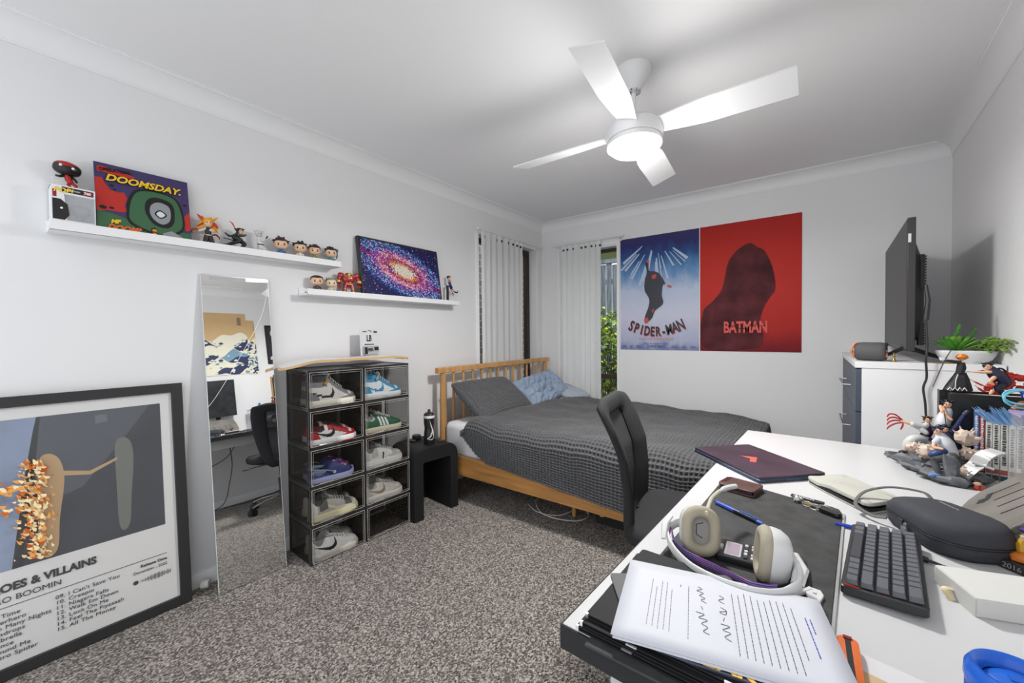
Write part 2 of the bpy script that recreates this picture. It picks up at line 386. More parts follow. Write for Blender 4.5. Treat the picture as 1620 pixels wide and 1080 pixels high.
fdo = bpy.data.objects.new('fan_lamp_disc', fd); COL.objects.link(fdo); fdo.location = (FC[0], FC[1], CH-.392)
import numpy as np
# ------------------------------------------------------------------ bed
OAK = mat('oak', (.43, .205, .06), .45, var=.28, vscale=2.6, stretch=(1.2, 14, 14), bump=.15, bscale=30)
OAKV = mat('oak_upright', (.50, .27, .10), .45, var=.22, vscale=2.6, stretch=(12, 12, 1.2))
bed = thing('bed', 'oak spindle headboard bed frame standing under the side window', 'bed', (.1, 2.06, 0))
m = MB(); m.box(0, .045, -.01, 1.565, .92, .962); obj('headboard_rail', m, OAKV, bed, bev=.006, seg=3)
for y in (.055, 1.51):
    m = MB(); m.tube([(.02, y, 0), (.02, y, .25), (.02, y, .45), (.02, y, .93)], [.018, .029, .028, .021], 16); obj('headboard_post', m, OAKV, bed)
for i in range(12):
    y = .055 + (i+1)*1.455/13
    m = MB(); m.tube([(.02, y, .3), (.02, y, .5), (.02, y, .93)], [.011, .013, .010], 10); obj('spindle', m, OAKV, bed)
m = MB(); m.box(.0, 1.98, -.005, .02, .195, .335); obj('side_rail', m, OAK, bed, bev=.004)
m = MB(); m.box(.0, 1.98, 1.54, 1.565, .195, .335); obj('side_rail', m, OAK, bed, bev=.004)
m = MB(); m.box(1.955, 1.98, .02, 1.54, .195, .335); obj('foot_rail', m, OAK, bed, bev=.004)
m = MB(); m.box(.0, .025, .02, 1.54, .195, .335); obj('head_rail', m, OAK, bed, bev=.004)
for x, y in ((1.02, .28), (1.92, .06), (1.92, 1.50), (1.02, 1.3)):
    m = MB(); m.tube([(x, y, 0), (x, y, .24)], [.013, .02], 14); obj('leg', m, OAKV, bed)
m = MB()
for i in range(14): m.box(.06+i*.135, .13+i*.135, .02, 1.54, .27, .285)
obj('slats', m, OAKV, bed)
m = MB(); m.box(.14, 1.97, 2.1, 3.57, .29, .552)
SHEET = mat('white_sheet', (.72, .72, .74), .8, bump=.25, bscale=9)
tag(obj('mattress', m, SHEET, None, bev=.045, seg=5), 'white sheeted mattress lying in the oak bed frame', 'mattress')

def waffle_mat(name, c1, c2):
    m = bpy.data.materials.new(name); m.use_nodes = True; nt = m.node_tree; b = nt.nodes['Principled BSDF']; L = nt.links.new
    b.inputs['Roughness'].default_value = .95; b.inputs['Specular IOR Level'].default_value = .15; b.inputs['Sheen Weight'].default_value = .25
    tc = nd(nt, 'ShaderNodeTexCoord'); n = nd(nt, 'ShaderNodeTexNoise', Scale=500., Detail=2.); L(tc.outputs['Object'], n.inputs['Vector'])
    r = nd(nt, 'ShaderNodeValToRGB'); r.color_ramp.elements[0].color = (*c1, 1); r.color_ramp.elements[1].color = (*c2, 1)
    r.color_ramp.elements[0].position = .35; r.color_ramp.elements[1].position = .65
    L(n.outputs[0], r.inputs[0]); L(r.outputs[0], b.inputs['Base Color'])
    return m
WAF = waffle_mat('charcoal_waffle', (.05, .051, .054), (.125, .125, .13))
def cloth(name, fn, nu, nv, m, cell=None, depth=.003, su=1., sv=1., parent=None, thick=.006):
    """surface from fn(u,v)->numpy xyz arrays, with a woven waffle relief along its normal"""
    u, v = np.meshgrid(np.linspace(0, 1, nu+1), np.linspace(0, 1, nv+1), indexing='ij')
    P = np.stack(fn(u, v), -1)
    if cell:
        du = np.gradient(P, axis=0); dv = np.gradient(P, axis=1); N = np.cross(du, dv); N /= np.linalg.norm(N, axis=-1, keepdims=True)+1e-9
        a = np.abs(np.sin(np.pi*u*su/cell)); b_ = np.abs(np.sin(np.pi*v*sv/cell))
        h = np.clip((a*b_-.16)*1.5, 0, 1)            # wells between raised ribs
        P = P - N*(h*depth)[..., None]
    idx = np.arange((nu+1)*(nv+1)).reshape(nu+1, nv+1)
    q = np.stack([idx[:-1, :-1], idx[1:, :-1], idx[1:, 1:], idx[:-1, 1:]], -1).reshape(-1, 4)
    me = bpy.data.meshes.new(name); me.vertices.add(P.shape[0]*P.shape[1]); me.vertices.foreach_set('co', P.reshape(-1).astype(np.float32))
    me.loops.add(q.size); me.loops.foreach_set('vertex_index', q.reshape(-1).astype(np.int32))
    me.polygons.add(len(q)); me.polygons.foreach_set('loop_start', np.arange(0, q.size, 4, dtype=np.int32))
    me.polygons.foreach_set('loop_total', np.full(len(q), 4, dtype=np.int32)) if hasattr(me.polygons[0], 'loop_total') and False else None
    me.update(calc_edges=True); me.validate(); me.polygons.foreach_set('use_smooth', [True]*len(q)); me.materials.append(m)
    o = bpy.data.objects.new(name, me); COL.objects.link(o); o.parent = parent
    if thick: md = o.modifiers.new('s', 'SOLIDIFY'); md.thickness = thick; md.offset = -1
    return o
def nz(x, y, s, k=0):
    """cheap smooth numpy noise"""
    r = np.random.RandomState(k); o = 0
    for i in range(7):
        a = r.uniform(0, 6.28); f = s*r.uniform(.5, 1.6); p = r.uniform(0, 6.28)
        o = o + np.sin((x*np.cos(a)+y*np.sin(a))*f + p)
    return o/7
def duvet(u, v):
    # u: head to foot, v: near hem over the top to the far hem
    Xs = np.array([0, .05, .12, .3, .6, 1.]); hz = np.interp(u, [0, .03, .07, .12, .22, .35, .5, .7, 1], [.50, .45, .385, .335, .325, .305, .275, .245, .235])
    top = .604 + .016*nz(u*2, v*1.6, 9, 1) + .013*nz(u*2, v*1.6, 22, 2) + .028*np.exp(-((u-.03)/.07)**2) + .02*np.exp(-((v-.62)/.2)**2)*np.exp(-((u-.12)/.15)**2)
    wr = nz(u*2.0+.6*v, v*1.5, 34, 5); top = top + .012*np.abs(nz(u*2.2+.3*v, v*1.9, 11, 5)) + .010*np.abs(nz(u*1.7-.5*v, v*1.4, 19, 7)) + .0025*nz(u*2+v, v*1.3, 60, 6) - .008
    foot = np.clip((u-.90)/.10, 0, 1); top = top - .24*(1-np.sqrt(np.clip(1-foot**2, 0, 1))) - .06*np.clip((u-.72)/.24, 0, 1)**2*np.clip(v*1.3, 0, 1)
    # cross-section
    yn, yf = 2.036, 3.625
    a = np.clip(v/.14, 0, 1)                     # near hanging part
    c = np.clip((v-.20)/.72, 0, 1)
    r = .10
    y = np.where(v < .14, yn - .004 + .008*nz(u*2, v*3, 16, 3)*(1-a*.3) + .0*a, 0)
    z = np.where(v < .14, hz + (top-r-hz)*a, 0)
    b = np.clip((v-.14)/.06, 0, 1)*pi/2
    y = np.where((v >= .14) & (v < .20), yn - .004 + r*(1-np.cos(b)) + .008*nz(u*2, v*3, 16, 3)*.7*(1-b/1.6), y)
    z = np.where((v >= .14) & (v < .20), top - r + r*np.sin(b), z)
    y = np.where(v >= .20, yn + r + c*(yf-yn-r-.12), y)
    z = np.where(v >= .20, top - .02*c**4, z)
    d = np.clip((v-.92)/.08, 0, 1)
    y = np.where(v >= .92, yf-.12 + .12*np.sin(d*pi/2), y); z = np.where(v >= .92, top-.02 - .20*(1-np.cos(d*pi/2)), z)
    x0 = np.interp(v, [0, .14, .2, .28, .45, .7, 1], [.385, .39, .41, .43, .50, .53, .50]) + .012*nz(v*3, v, 12, 4)
    x1 = 2.125 + .01*nz(v*3, u, 9, 8)
    x = x0 + (x1-x0)*np.minimum(1, u/.93) * 1.0
    z = np.where(u > .93, z - (u-.93)/.07*.10*(top > 0), z)
    # rolled head edge
    e = np.clip((.03-u)/.03, 0, 1); z = z - .03*e**2*(v > .14); x = x + .012*e**2
    return x, y, z
tag(cloth('duvet', duvet, 760, 840, WAF, .0225, .0125, 1.83, 2.15, thick=.012), 'rumpled charcoal waffle weave duvet spread over the bed', 'duvet')
def cushion(name, label, c, U, V, w, h, th, m, cell=None, depth=.002, wr=.004, seed=1, p=3.2, corner=.0, n=200):
    U = Vector(U).normalized(); V = Vector(V); V = (V - U*V.dot(U)).normalized(); Nn = U.cross(V); t = thing(name, label, 'pillow', tuple(c))
    for sg, nm in ((1, 'front'), (-1, 'back')):
        def fn(u, v):
            a, b = u*2-1, v*2-1
            k = (np.clip(1-np.abs(a)**p, 0, 1)*np.clip(1-np.abs(b)**p, 0, 1))**.5
            pin = 1 - .05*(1-np.abs(b)**2)*(np.abs(a) > 0) * 0
            X = a*w/2*(1-.045*(1-b*b)*np.abs(a)); Y = b*h/2*(1-.06*(1-a*a)*np.abs(b))
            Z = sg*(th/2*k + wr*nz(a, b, 6, seed)*k*1.5 - wr*1.6*np.exp(-np.abs(nz(a*1.2, b, 9, seed+1))*9)*k - wr*.4*np.exp(-np.abs(nz(a, b*1.4, 13, seed+2))*7)*k) + .03*corner*nz(a, b, 2, seed+3)
            return tuple(U[i]*X + V[i]*Y + Nn[i]*Z for i in range(3))
        if cell: o = cloth('cover' if sg > 0 else 'underside', fn, n, n, m, cell, depth, w, h, t, 0)
        else: o = cloth('cover' if sg > 0 else 'underside', fn, 140, 140, m, None, 0, 1, 1, t, 0)
    return t
cushion('pillow', 'charcoal ribbed pillow leaning against the headboard spindles', (.345, 2.475, .70), (-.03, 1, -.02), (-.33, 0, .25), .67, .43, .19, WAF, .0185, .0085, .004, 2, n=300)
BLU = mat('blue_cotton', (.27, .34, .45), .85, bump=.35, bscale=14)
cushion('pillow', 'pale blue creased pillow standing up beyond the charcoal pillow', (.345, 3.17, .70), (.02, 1, .13), (-.3, .02, .24), .64, .34, .15, BLU, wr=.022, seed=5, p=3.5, corner=.6)
cushion('pillow', 'pale blue pillow lying flat behind the creased blue one', (.47, 3.44, .645), (.25, 1, 0), (-.6, .2, .16), .30, .34, .09, mat('blue_grey_cotton', (.36, .40, .46), .85, bump=.3, bscale=12), wr=.006, seed=9)

# ------------------------------------------------------------------ things under the bed
m = MB(); pts = [(0, 0, 0), (.12, -.06, .0), (.26, -.02, 0), (.30, .12, .01), (.16, .2, .02), (.02, .14, .02), (.05, .02, .01), (.2, -.09, .01), (.38, -.03, .0), (.42, .1, .0), (.3, .22, .0), (.5, .3, 0)]
m.tube(spline([(x, y, z+.006) for x, y, z in pts], 8), .0035, 6)
tag(obj('cable', m, mat('white_cable', (.6, .6, .58), .5), None, (.78, 2.3, .0)), 'loose white cable coiled on the carpet under the bed', 'cable')
t = thing('storage_tub', 'black storage tub with yellow scribbles pushed under the bed', 'box', (1.56, 2.53, 0))
m = MB(); m.loft([[(x*s_, y*s_, z) for x, y in rrect(.62, .40, .03)] for s_, z in ((.94, 0), (1, .15))]); obj('body', m, BLKM, t)
m = MB(); m.prism(rrect(.64, .42, .03), .15, .165); obj('lid', m, BLKM, t, bev=.003)
m = MB(); Yl = mat('yellow_paint', (.7, .75, .08), .6)
for sx in (-.19, -.02, .15):
    m.tube(spline([(sx + .05*cos(a)*(1+a*.05), -.2055 + .008*(1-(.1+.035*sin(a*1.3))/.15)-.0005, .09+.035*sin(a*1.3)) for a in [i*.8 for i in range(9)]], 4), .003, 5)
obj('scribble', m, Yl, t)

# ------------------------------------------------------------------ nightstand
NS = mat('black_stained_wood', (.014, .014, .015), .6, spec=.25, bump=.1, bscale=40)
t = thing('nightstand', 'black arched waterfall nightstand between the shoe boxes and the bed', 'nightstand', (0, 1.676, 0), RD(-5))
def arch(y0, y1, zt, r):
    o = [(y0, 0)] + [(y0 + r - r*cos(a), zt - r + r*sin(a)) for a in [pi/2*i/8 for i in range(9)]] + [(y1 - r + r*sin(a), zt - r + r*cos(a)) for a in [pi/2*i/8 for i in range(9)]] + [(y1, 0)]
    return o
ou, inn = arch(0, .365, .462, .085), arch(.073, .30, .372, .012)
m = MB(); a = [m.v((.045, y, z)) for y, z in ou]; b = [m.v((.345, y, z)) for y, z in ou]; c = [m.v((.045, y, z)) for y, z in inn]; d = [m.v((.345, y, z)) for y, z in inn]
for i in range(len(ou)-1):
    m.f([a[i], a[i+1], b[i+1], b[i]]); m.f([c[i], d[i], d[i+1], c[i+1]]); m.f([b[i], b[i+1], d[i+1], d[i]]); m.f([a[i], c[i], c[i+1], a[i+1]])
m.f([a[0], b[0], d[0], c[0]]); m.f([a[-1], c[-1], d[-1], b[-1]])
obj('arch_body', m, NS, t, bev=.0015)
m = MB(); m.box(.045, .052, .07, .303, 0, .38); obj('back_panel', m, NS, t)

# ------------------------------------------------------------------ curtains
def curtain_mat():
    m = bpy.data.materials.new('sheer_white'); m.use_nodes = True; nt = m.node_tree; b = nt.nodes['Principled BSDF']; o = nt.nodes['Material Output']
    b.inputs['Base Color'].default_value = (.86, .86, .87, 1); b.inputs['Roughness'].default_value = .9
    t = nd(nt, 'ShaderNodeBsdfTranslucent'); t.inputs[0].default_value = (.9, .92, .92, 1); x = nd(nt, 'ShaderNodeMixShader'); x.inputs[0].default_value = .45
    nt.links.new(b.outputs[0], x.inputs[1]); nt.links.new(t.outputs[0], x.inputs[2]); nt.links.new(x.outputs[0], o.inputs[0]); return m
CUR = curtain_mat()
def curtain(label, loc, rz, w, z0, z1, rod, nf, seed, eye):
    t = thing('curtain', label, 'curtain', loc, rz); rnd = np.random.RandomState(seed); ph = rnd.uniform(0, 6.28, 6)
    def D(u, s): return .009*np.sin(u*nf*6.28+ph[0]+.5*np.sin(u*9+ph[1])) + .005*np.sin(u*nf*2.3*6.28+ph[2]) * s + .006*np.sin(u*5+ph[3])*s
    def fn(u, v):
        s = 1-v; x = u*w*(1-.02*s) + .006*np.sin(v*5+u*7)*s; return x, D(u, s)*(1+.25*s), z0 + v*(z1-z0) + 0*u
    cloth('cloth', fn, 260, 30, CUR, parent=t, thick=0)
    for u in eye:
        m = MB(); c = Vector((u*w, D(np.array(u), 0)-.0, z1-.045)); e = .003; sl = float(D(np.array(u+e), 0)-D(np.array(u-e), 0))/(2*e*w)
        q = Matrix.Translation(c) @ Matrix.Rotation(math.atan(sl), 4, 'Z'); m.M = q
        m.lathe([(.011, -.003), (.011, .003)], 14, ax='y'); obj('eyelet', m, BLK, t)
    return t
RODM = mat('rod_white', (.72, .72, .73), .3)
def rod(label, loc, rz, L, br):
    t = thing('curtain_rod', label, 'curtain rod', loc, rz)
    m = MB(); m.cyl((0, 0, 0), (L, 0, 0), .0065, n=12); obj('pole', m, RODM, t)
    for x in (0, L):
        m = MB(); m.ell((x, 0, 0), .012, 12, 8); obj('finial', m, RODM, t)
    for x in br:
        m = MB(); m.tube([(x, 0, 0), (x, 0, -.012), (x, .05, -.012), (x, .06, -.012)], .004, 8); m.ctr((x, .061, -.01), (.014, .006, .04)); obj('bracket', m, RODM, t)
# side window: local +x runs along +Y, local -y faces the room
rod('white curtain rod over the side window', (.066, 2.60, 2.128), pi/2, 1.02, (.04, .98))
curtain('sheer white curtain gathered over the side window behind the headboard', (.062, 2.645, 0), pi/2, .61, .06, 2.118, None, 7, 3, (.08, .36, .45, .62, .74, .86, .97))
rod('white curtain rod over the end window', (.185, BY-.066, 2.128), 0, .76, (.05, .72))
curtain('sheer white curtain gathered over the end window', (.262, BY-.062, 0), 0, .455, .06, 2.118, None, 7, 11, (.10, .21, .35, .55, .66, .80, .89, .985))

# ------------------------------------------------------------------ desk
DX = lambda y: 2.057 + (y-.563)*.0461
desk = thing('desk', 'white topped desk with black edging along the right wall', 'desk', (2.057, .563, 0))
DW = mat('desk_white', (.53, .53, .535), .3, var=.012, vscale=3)
rx0, rx1 = RY(.55)-2.057-.012, RY(2.2)-2.057-.012
tp = [(0, 0), (rx0, -.03), (rx1, 1.62), (.076, 1.65)]
m = MB(); m.prism(tp, .7195, .74); obj('desk_top', m, DW, desk, bev=.001)
m = MB(); m.prism([(-.002, -.003), (.165, -.009), (.165, 0-.005), (.0, .0)], .7, .7392); m.prism([(.167, -.009), (rx0, -.034), (rx0, -.03), (.167, -.005)], .7, .7392); m.prism([(-.0025, -.003), (0, 0), (.076, 1.65), (.0735, 1.65)], .7, .7392)
obj('edge_band', m, mat('black_edge', (.022, .022, .024), .6, spec=.2), desk)
m = MB(); m.prism([(.07, .03), (.09, .03), (.16, 1.6), (.14, 1.6)], .62, .7195); obj('apron', m, mat('desk_grey', (.45, .45, .46), .4), desk)
LG = mat('leg_white_metal', (.7, .7, .7), .35)
for x, y in ((.14, .10), (.19, 1.52), (.78, .10), (.82, 1.52)):
    m = MB(); m.ctr((x, y, .36), (.05, .05, .72)); obj('leg', m, LG, desk, bev=.003)

# ------------------------------------------------------------------ office chair
CH_ = mat('chair_black_fabric', (.018, .018, .02), .9, bump=.4, bscale=900); CHM = mat('chair_mesh', (.025, .025, .028), .8, alpha=.9)
chair = thing('office_chair', 'black mesh back office chair pushed up to the desk', 'office chair', (2.0, 1.65, 0), RD(10))
bx = lambda z: float(np.interp(z, [.38, .45, .55, .62, .74, .85, .92, .955], [-.245, -.240, -.236, -.238, -.252, -.295, -.335, -.358]))
by = lambda z: float(np.interp(z, [.38, .42, .5, .7, .85, .92, .945, .953, .956], [.10, .15, .18, .222, .235, .232, .215, .175, .12]))
def bk(u, z, off=0): return (bx(z) + .045*u*u + off, u*by(z), z)
ZS = [.38+.576*i/32 for i in range(33)]
m = MB()
ring_o = [(1, z) for z in ZS] + [(-1, z) for z in ZS[::-1]]
def inz(z): return .45 + (z-.38)/.576*.43
rings = []
for (u, z) in ring_o:
    zi = inz(z); ui = u*(.50 if .40 < z < .94 else .46); o_ = Vector(bk(u, z)); i_ = Vector(bk(ui, zi)); md = (o_+i_)/2; dr = (i_-o_); n_ = Vector((1, 0, 0))
    rings.append([o_ + dr*(.5-.5*cos(a)) + n_*(.016*sin(a) + (.006 if sin(a) > 0 else 0)) for a in [2*pi*k/12 for k in range(12)]])
m.loft(rings, False, True, True); obj('back_frame', m, CH_, chair, sharp=70)
m = MB(); m.grid(lambda u, v: bk((u*2-1)*.72, inz(.38)+v*(inz(.956)-inz(.38))), 10, 24); obj('mesh_panel', m, CHM, chair, sharp=180, fix=False)
m = MB(); m.loft([[(x+.03, y, z) for x, y in rrect(a, b, .09, 8)] for a, b, z in ((.38, .40, .425), (.455, .475, .435), (.47, .49, .46), (.465, .485, .485), (.43, .45, .503), (.2, .2, .508))]); obj('seat_cushion', m, CH_, chair, sharp=60)
m = MB(); m.loft([[(x+.03, y, z) for x, y in rrect(a, b, .09, 8)] for a, b, z in ((.30, .32, .41), (.40, .42, .426))]); obj('seat_pan', m, BLK, chair)
m = MB(); m.tube(spline([(0, 0, .405), (-.12, 0, .398), (-.170, 0, .41), (-.178, 0, .46), (-.183, 0, .50)], 5), .012, 8, flat=1.6); obj('back_support', m, BLK, chair)
m = MB(); m.cyl((0, 0, .09), (0, 0, .26), .028); m.cyl((0, 0, .26), (0, 0, .41), .014); obj('gas_lift', m, BLK, chair)
m = MB(); m.tube([(.05, .0, .40), (.06, -.2, .395), (.065, -.27, .39)], .005, 8); m.mi = 1; m.ell((.065, -.27, .39), (.012, .03, .006), 10, 6); obj('tilt_lever', m, [CHROME, BLK], chair)
for k in range(5):
    a = k*2*pi/5 + .5; q = Matrix.Rotation(a, 4, 'Z')
    m = MB(q); m.tube(spline([(.02, 0, .105), (.14, 0, .10), (.24, 0, .085), (.30, 0, .068)], 4), [.02]*5+[.017]*4+[.013]*4, 10, flat=.6); ar = obj('base_arm', m, CHROME, chair)
    m = MB(q); m.cyl((.30, -.012, .03), (.30, -.028, .03), .029, n=20); m.cyl((.30, .012, .03), (.30, .028, .03), .029, n=20); m.cyl((.30, 0, .03), (.30, 0, .07), .008); m.lathe([(.031, -.011), (.031, .011)], 20, (.30, 0, .034), 'y'); obj('caster', m, BLK, ar)

# ------------------------------------------------------------------ chest of drawers
dr = thing('chest_of_drawers', 'white chest of drawers with dark drawer fronts behind the desk', 'chest of drawers', (2.552, 2.6, 0))
DR = mat('dresser_white', (.74, .74, .745), .4); NAVY = mat('drawer_navy', (.055, .07, .10), .45)
rw = lambda y: RY(2.6+y) - 2.552 - .006
m = MB(); m.prism([(.022, 0), (rw(0), 0), (rw(1.08), 1.08), (.022, 1.08)], .04, 1.031); obj('carcass', m, DR, dr, bev=.001)
m = MB(); m.prism([(-.004, -.004), (rw(0), -.004), (rw(1.09), 1.09), (-.004, 1.09)], 1.031, 1.062); obj('top_board', m, DR, dr, bev=.0015)
m = MB(); m.box(.04, rw(0)-.02, .02, 1.05, 0, .04); obj('plinth', m, BLK, dr)
zz = [.055, .295, .555, .812, 1.027]
for i in range(4):
    m = MB(); m.box(0, .0215, .002, 1.078, zz[i]+.002, zz[i+1]-.002); d_ = obj('drawer', m, NAVY, dr, bev=.0015)
    zc = (zz[i]+zz[i+1])/2 if i < 3 else .91
    for y0 in (.33,):
        zc = zz[i] + (zz[i+1]-zz[i])*.5 - (.008 if i == 3 else 0)
        m = MB(); m.tube([(0, y0, zc), (-.034, y0, zc), (-.034, y0+.36, zc), (0, y0+.36, zc)], .006, 8, flat=.8); obj('handle', m, mat('brushed_steel', (.55, .55, .55), .3, metal=1), d_)

# ------------------------------------------------------------------ television
tv = thing('television', 'black flat television seen edge on atop the chest of drawers', 'television', (2.735, 2.60, 1.062), RD(-1.9))
m = MB(); m.box(-.004, .024, 0, 1.05, .055, .675); obj('bezel', m, mat('tv_edge', (.03, .03, .032), .35), tv, bev=.002)
m = MB(); m.box(-.0045, -.0038, .008, 1.042, .072, .668); obj('screen', m, mat('tv_screen', (.012, .012, .013), .35, spec=.2), tv)
m = MB(); m.loft([[(.024, y, z) for y, z in rrect(.92, .52, .05, 4, .525, .35)], [(.055, y, z) for y, z in rrect(.80, .42, .05, 4, .525, .32)], [(.075, y, z) for y, z in rrect(.66, .34, .05, 4, .525, .28)]]); obj('rear_housing', m, BLK, tv)
for nm, z0, n_, dz in (('upper_vent', .36, 12, .013), ('lower_vent', .085, 8, .013)):
    m = MB(); m.box(.05, .068, .125, .19, z0-.006, z0+n_*dz)
    for i in range(n_): m.box(.066, .074, .12, .19, z0+i*dz, z0+i*dz+.006)
    obj(nm, m, BLK, tv)
m = MB(); m.box(-.002, .008, -.0015, 0, .56, .60); obj('sticker', m, mat('sticker_grey', (.6, .62, .64), .5), tv)
for y in (.16, .89):
    m = MB(); m.tube([(.01, y, .07), (-.05, y-.03, .035), (-.125, y-.06, .006)], [.011, .009, .007], 8); m.tube([(.01, y, .07), (.09, y+.02, .035), (.17, y+.03, .006)], [.012, .010, .007], 8); obj('foot', m, BLK, tv)
m = MB(); m.tube([Vector((2.79, 2.585, 1.42)), (2.797, 2.58, 1.35), (2.79, 2.578, 1.26)], [.006, .009, .011], 8)
m.tube(spline([(2.79, 2.578, 1.26), (2.794, 2.572, 1.15), (2.79, 2.566, 1.08), (2.795, 2.58, 1.0), (2.785, 2.582, .95), (2.792, 2.584, .88), (2.798, 2.585, .78), (2.81, 2.56, .66), (2.84, 2.5, .5), (2.9, 2.45, .2)], 6), .0045, 8)
tag(obj('power_cord', m, BLK), 'black power cord hanging down the side of the chest of drawers', 'cord')
# ------------------------------------------------------------------ picture ledges
def ledge(label, y0, y1, z0, z1):
    t = thing('wall_shelf', label, 'shelf', (0, y0, z0)); L = y1-y0
    m = MB(); m.box(0, .11, 0, L, 0, .013); obj('shelf_board', m, WHITE, t, bev=.001)
    m = MB(); m.box(.10, .112, 0, L, 0, z1-z0); obj('front_lip', m, WHITE, t, bev=.0015)
    m = MB(); m.box(0, .012, 0, L, .013, z1-z0+.01); obj('back_rail', m, WHITE, t, bev=.001)
ledge('long upper white picture ledge carrying the comic style record sleeve', .157, 1.311, 1.624, 1.659)
ledge('lower white picture ledge carrying the framed galaxy picture', 1.107, 2.315, 1.447, 1.481)
UZ, LZ = 1.637, 1.460
SKIN = mat('toy_skin', (.72, .47, .31), .45); EYE = mat('toy_eye', (.01, .01, .01), .2)
def col(h, r=.45): return mat('c_'+h, h, r)
def bighead(label, y, z, hair, shirt, trousers, style=0, s=1., rz=0, x=.055, skin=None, group='big headed figurines on the ledges', extra=None, name='figurine'):
    """vinyl toy with an outsized head; local -y is its front"""
    t = thing(name, label, 'figurine', (x, y, z), pi/2+rz, group); t.scale = (s, s, s); sk = skin or SKIN
    m = MB(); m.ell((0, 0, .073), (.0315, .027, .026), 20, 14, pw=.75); m.ell((-.031, .003, .07), (.005, .006, .008), 8, 6); m.ell((.031, .003, .07), (.005, .006, .008), 8, 6); hd = obj('head', m, sk, t)
    m = MB()
    for e in (-1, 1): m.ell((e*.0135, -.0262, .070), (.0042, .0022, .0048), 12, 8)
    m.ell((0, -.0275, .0645), (.0022, .0015, .0015), 6, 5)
    for e in (-1, 1): m.tube([(e*.008, -.0262, .0775), (e*.018, -.0255, .0785)], .0011, 5)
    obj('face_features', m, EYE, hd)
    rnd = random.Random(style*13+int(y*1000)); m = MB()
    m.loft([[(rx*cos(a), .003+ry*sin(a) - (0 if zz > .09 else .0)*0, zz + (.012 if sin(a) < -.3 else 0)*(zz < .09)) for a in [2*pi*i/20 for i in range(20)]] for rx, ry, zz in ((.0315, .026, .072 if style != 3 else .085), (.034, .029, .083), (.031, .027, .096), (.02, .018, .1035), (.004, .004, .106))])
    n = {0: 0, 1: 22, 2: 34, 3: 10}.get(style, 14)
    for i in range(n):
        a = rnd.uniform(0, 2*pi); e = rnd.uniform(.05, 1.35); c = Vector((cos(a)*cos(e)*.029, sin(a)*cos(e)*.025+.003, .08+sin(e)*.023)); d = (c-Vector((0, 0, .074))).normalized()
        if c.y < -.012 and c.z < .088: continue
        L = rnd.uniform(.010, .019)*(1.2 if style == 2 else 1); m.tube([c-d*.006, c+d*L*.5+Vector((0, 0, .002)), c+d*L+Vector((rnd.uniform(-.004, .004), 0, -.001))], [.0075, .0045, .0006], 6)
    obj('hair', m, col(hair, .5), t, sharp=60)
    m = MB(); m.loft([[(rx*cos(a), ry*sin(a), zz) for a in [2*pi*i/14 for i in range(14)]] for rx, ry, zz in ((.012, .0085, .018), (.0125, .009, .028), (.0135, .0085, .040), (.007, .006, .049))])
    for e in (-1, 1): m.tube([(e*.012, 0, .041), (e*.018, -.003, .033), (e*.0175, -.008, .025)], [.0048, .0042, .0036], 8); m.ell((e*.0175, -.0095, .0235), .0038, 8, 6)
    obj('torso', m, col(shirt), t)
    for e in (-1, 1):
        m = MB(); m.tube([(e*.0065, 0, .021), (e*.0075, 0, .008), (e*.0078, 0, .002)], [.0062, .0055, .0052], 8); m.ell((e*.008, -.004, .003), (.0055, .009, .003), 8, 6); obj('leg', m, col(trousers), t)
    if extra: extra(t)
    return t
def sword(p0, p1, c='#8a8d90', h='#201c1c'):
    def f(t):
        m = MB(); a, b = Vector(p0), Vector(p1); m.tube([a.lerp(b, .25), b], [.0016, .0005], 6); obj('blade', m, col(c, .3), t)
        m = MB(); m.tube([a, a.lerp(b, .25)], .0022, 6); obj('hilt', m, col(h), t)
    return f
bighead('dark plum haired big headed figurine in blue, beside the small white figurine', .994, UZ, '#35141d', '#2f6ea8', '#1c2438', 1, 1.05, -.35, extra=sword((-.02, -.012, .03), (-.05, -.02, .015)))
bighead('black spiky haired big headed figurine in an open white jacket', 1.094, UZ, '#15151a', '#d8d4c8', '#e0dccd', 1, 1.02, -.35)
bighead('plum haired big headed figurine with a red forehead mark', 1.176, UZ, '#3a1620', '#6f8f4a', '#33302e', 1, .98, -.3, extra=lambda t: obj('scar', MB().ctr((-.016, -.0285, .083), (.006, .002, .004)), col('#a5231c'), t))
def ribbon(t):
    m = MB(); m.tube(spline([(.018, -.004, .03), (.032, 0, .045), (.036, .002, .07), (.03, .006, .088)], 5), [.004]*6+[.006]*6+[.003]*4, 8, flat=.5); m.blob((.033, .004, .092), .011, .4, 4, 10, 8); obj('water_trail', m, col('#3f6f86'), t)
    m = MB(); m.tube(spline([(-.016, -.004, .03), (-.03, -.008, .035), (-.024, -.015, .012), (0, -.018, .008)], 5), .004, 8, flat=.5); obj('wave_skirt', m, col('#2f7f95'), t)
bighead('black haired big headed figurine wrapped in a teal wave, last on the upper ledge', 1.276, UZ, '#18171c', '#2a8a8c', '#1d3440', 1, 1., -.3, extra=ribbon)
bighead('brown short haired big headed figurine, first on the lower ledge', 1.188, LZ, '#3a231a', '#4a3a3c', '#2b2528', 0, 1.02, -.35)
bighead('pale haired big headed figurine between the brown haired one and the red robot', 1.275, LZ, '#9aa29a', '#cfc7b0', '#8a8378', 3, .95, -.35, skin=mat('toy_skin_pale', (.78, .60, .42), .45))
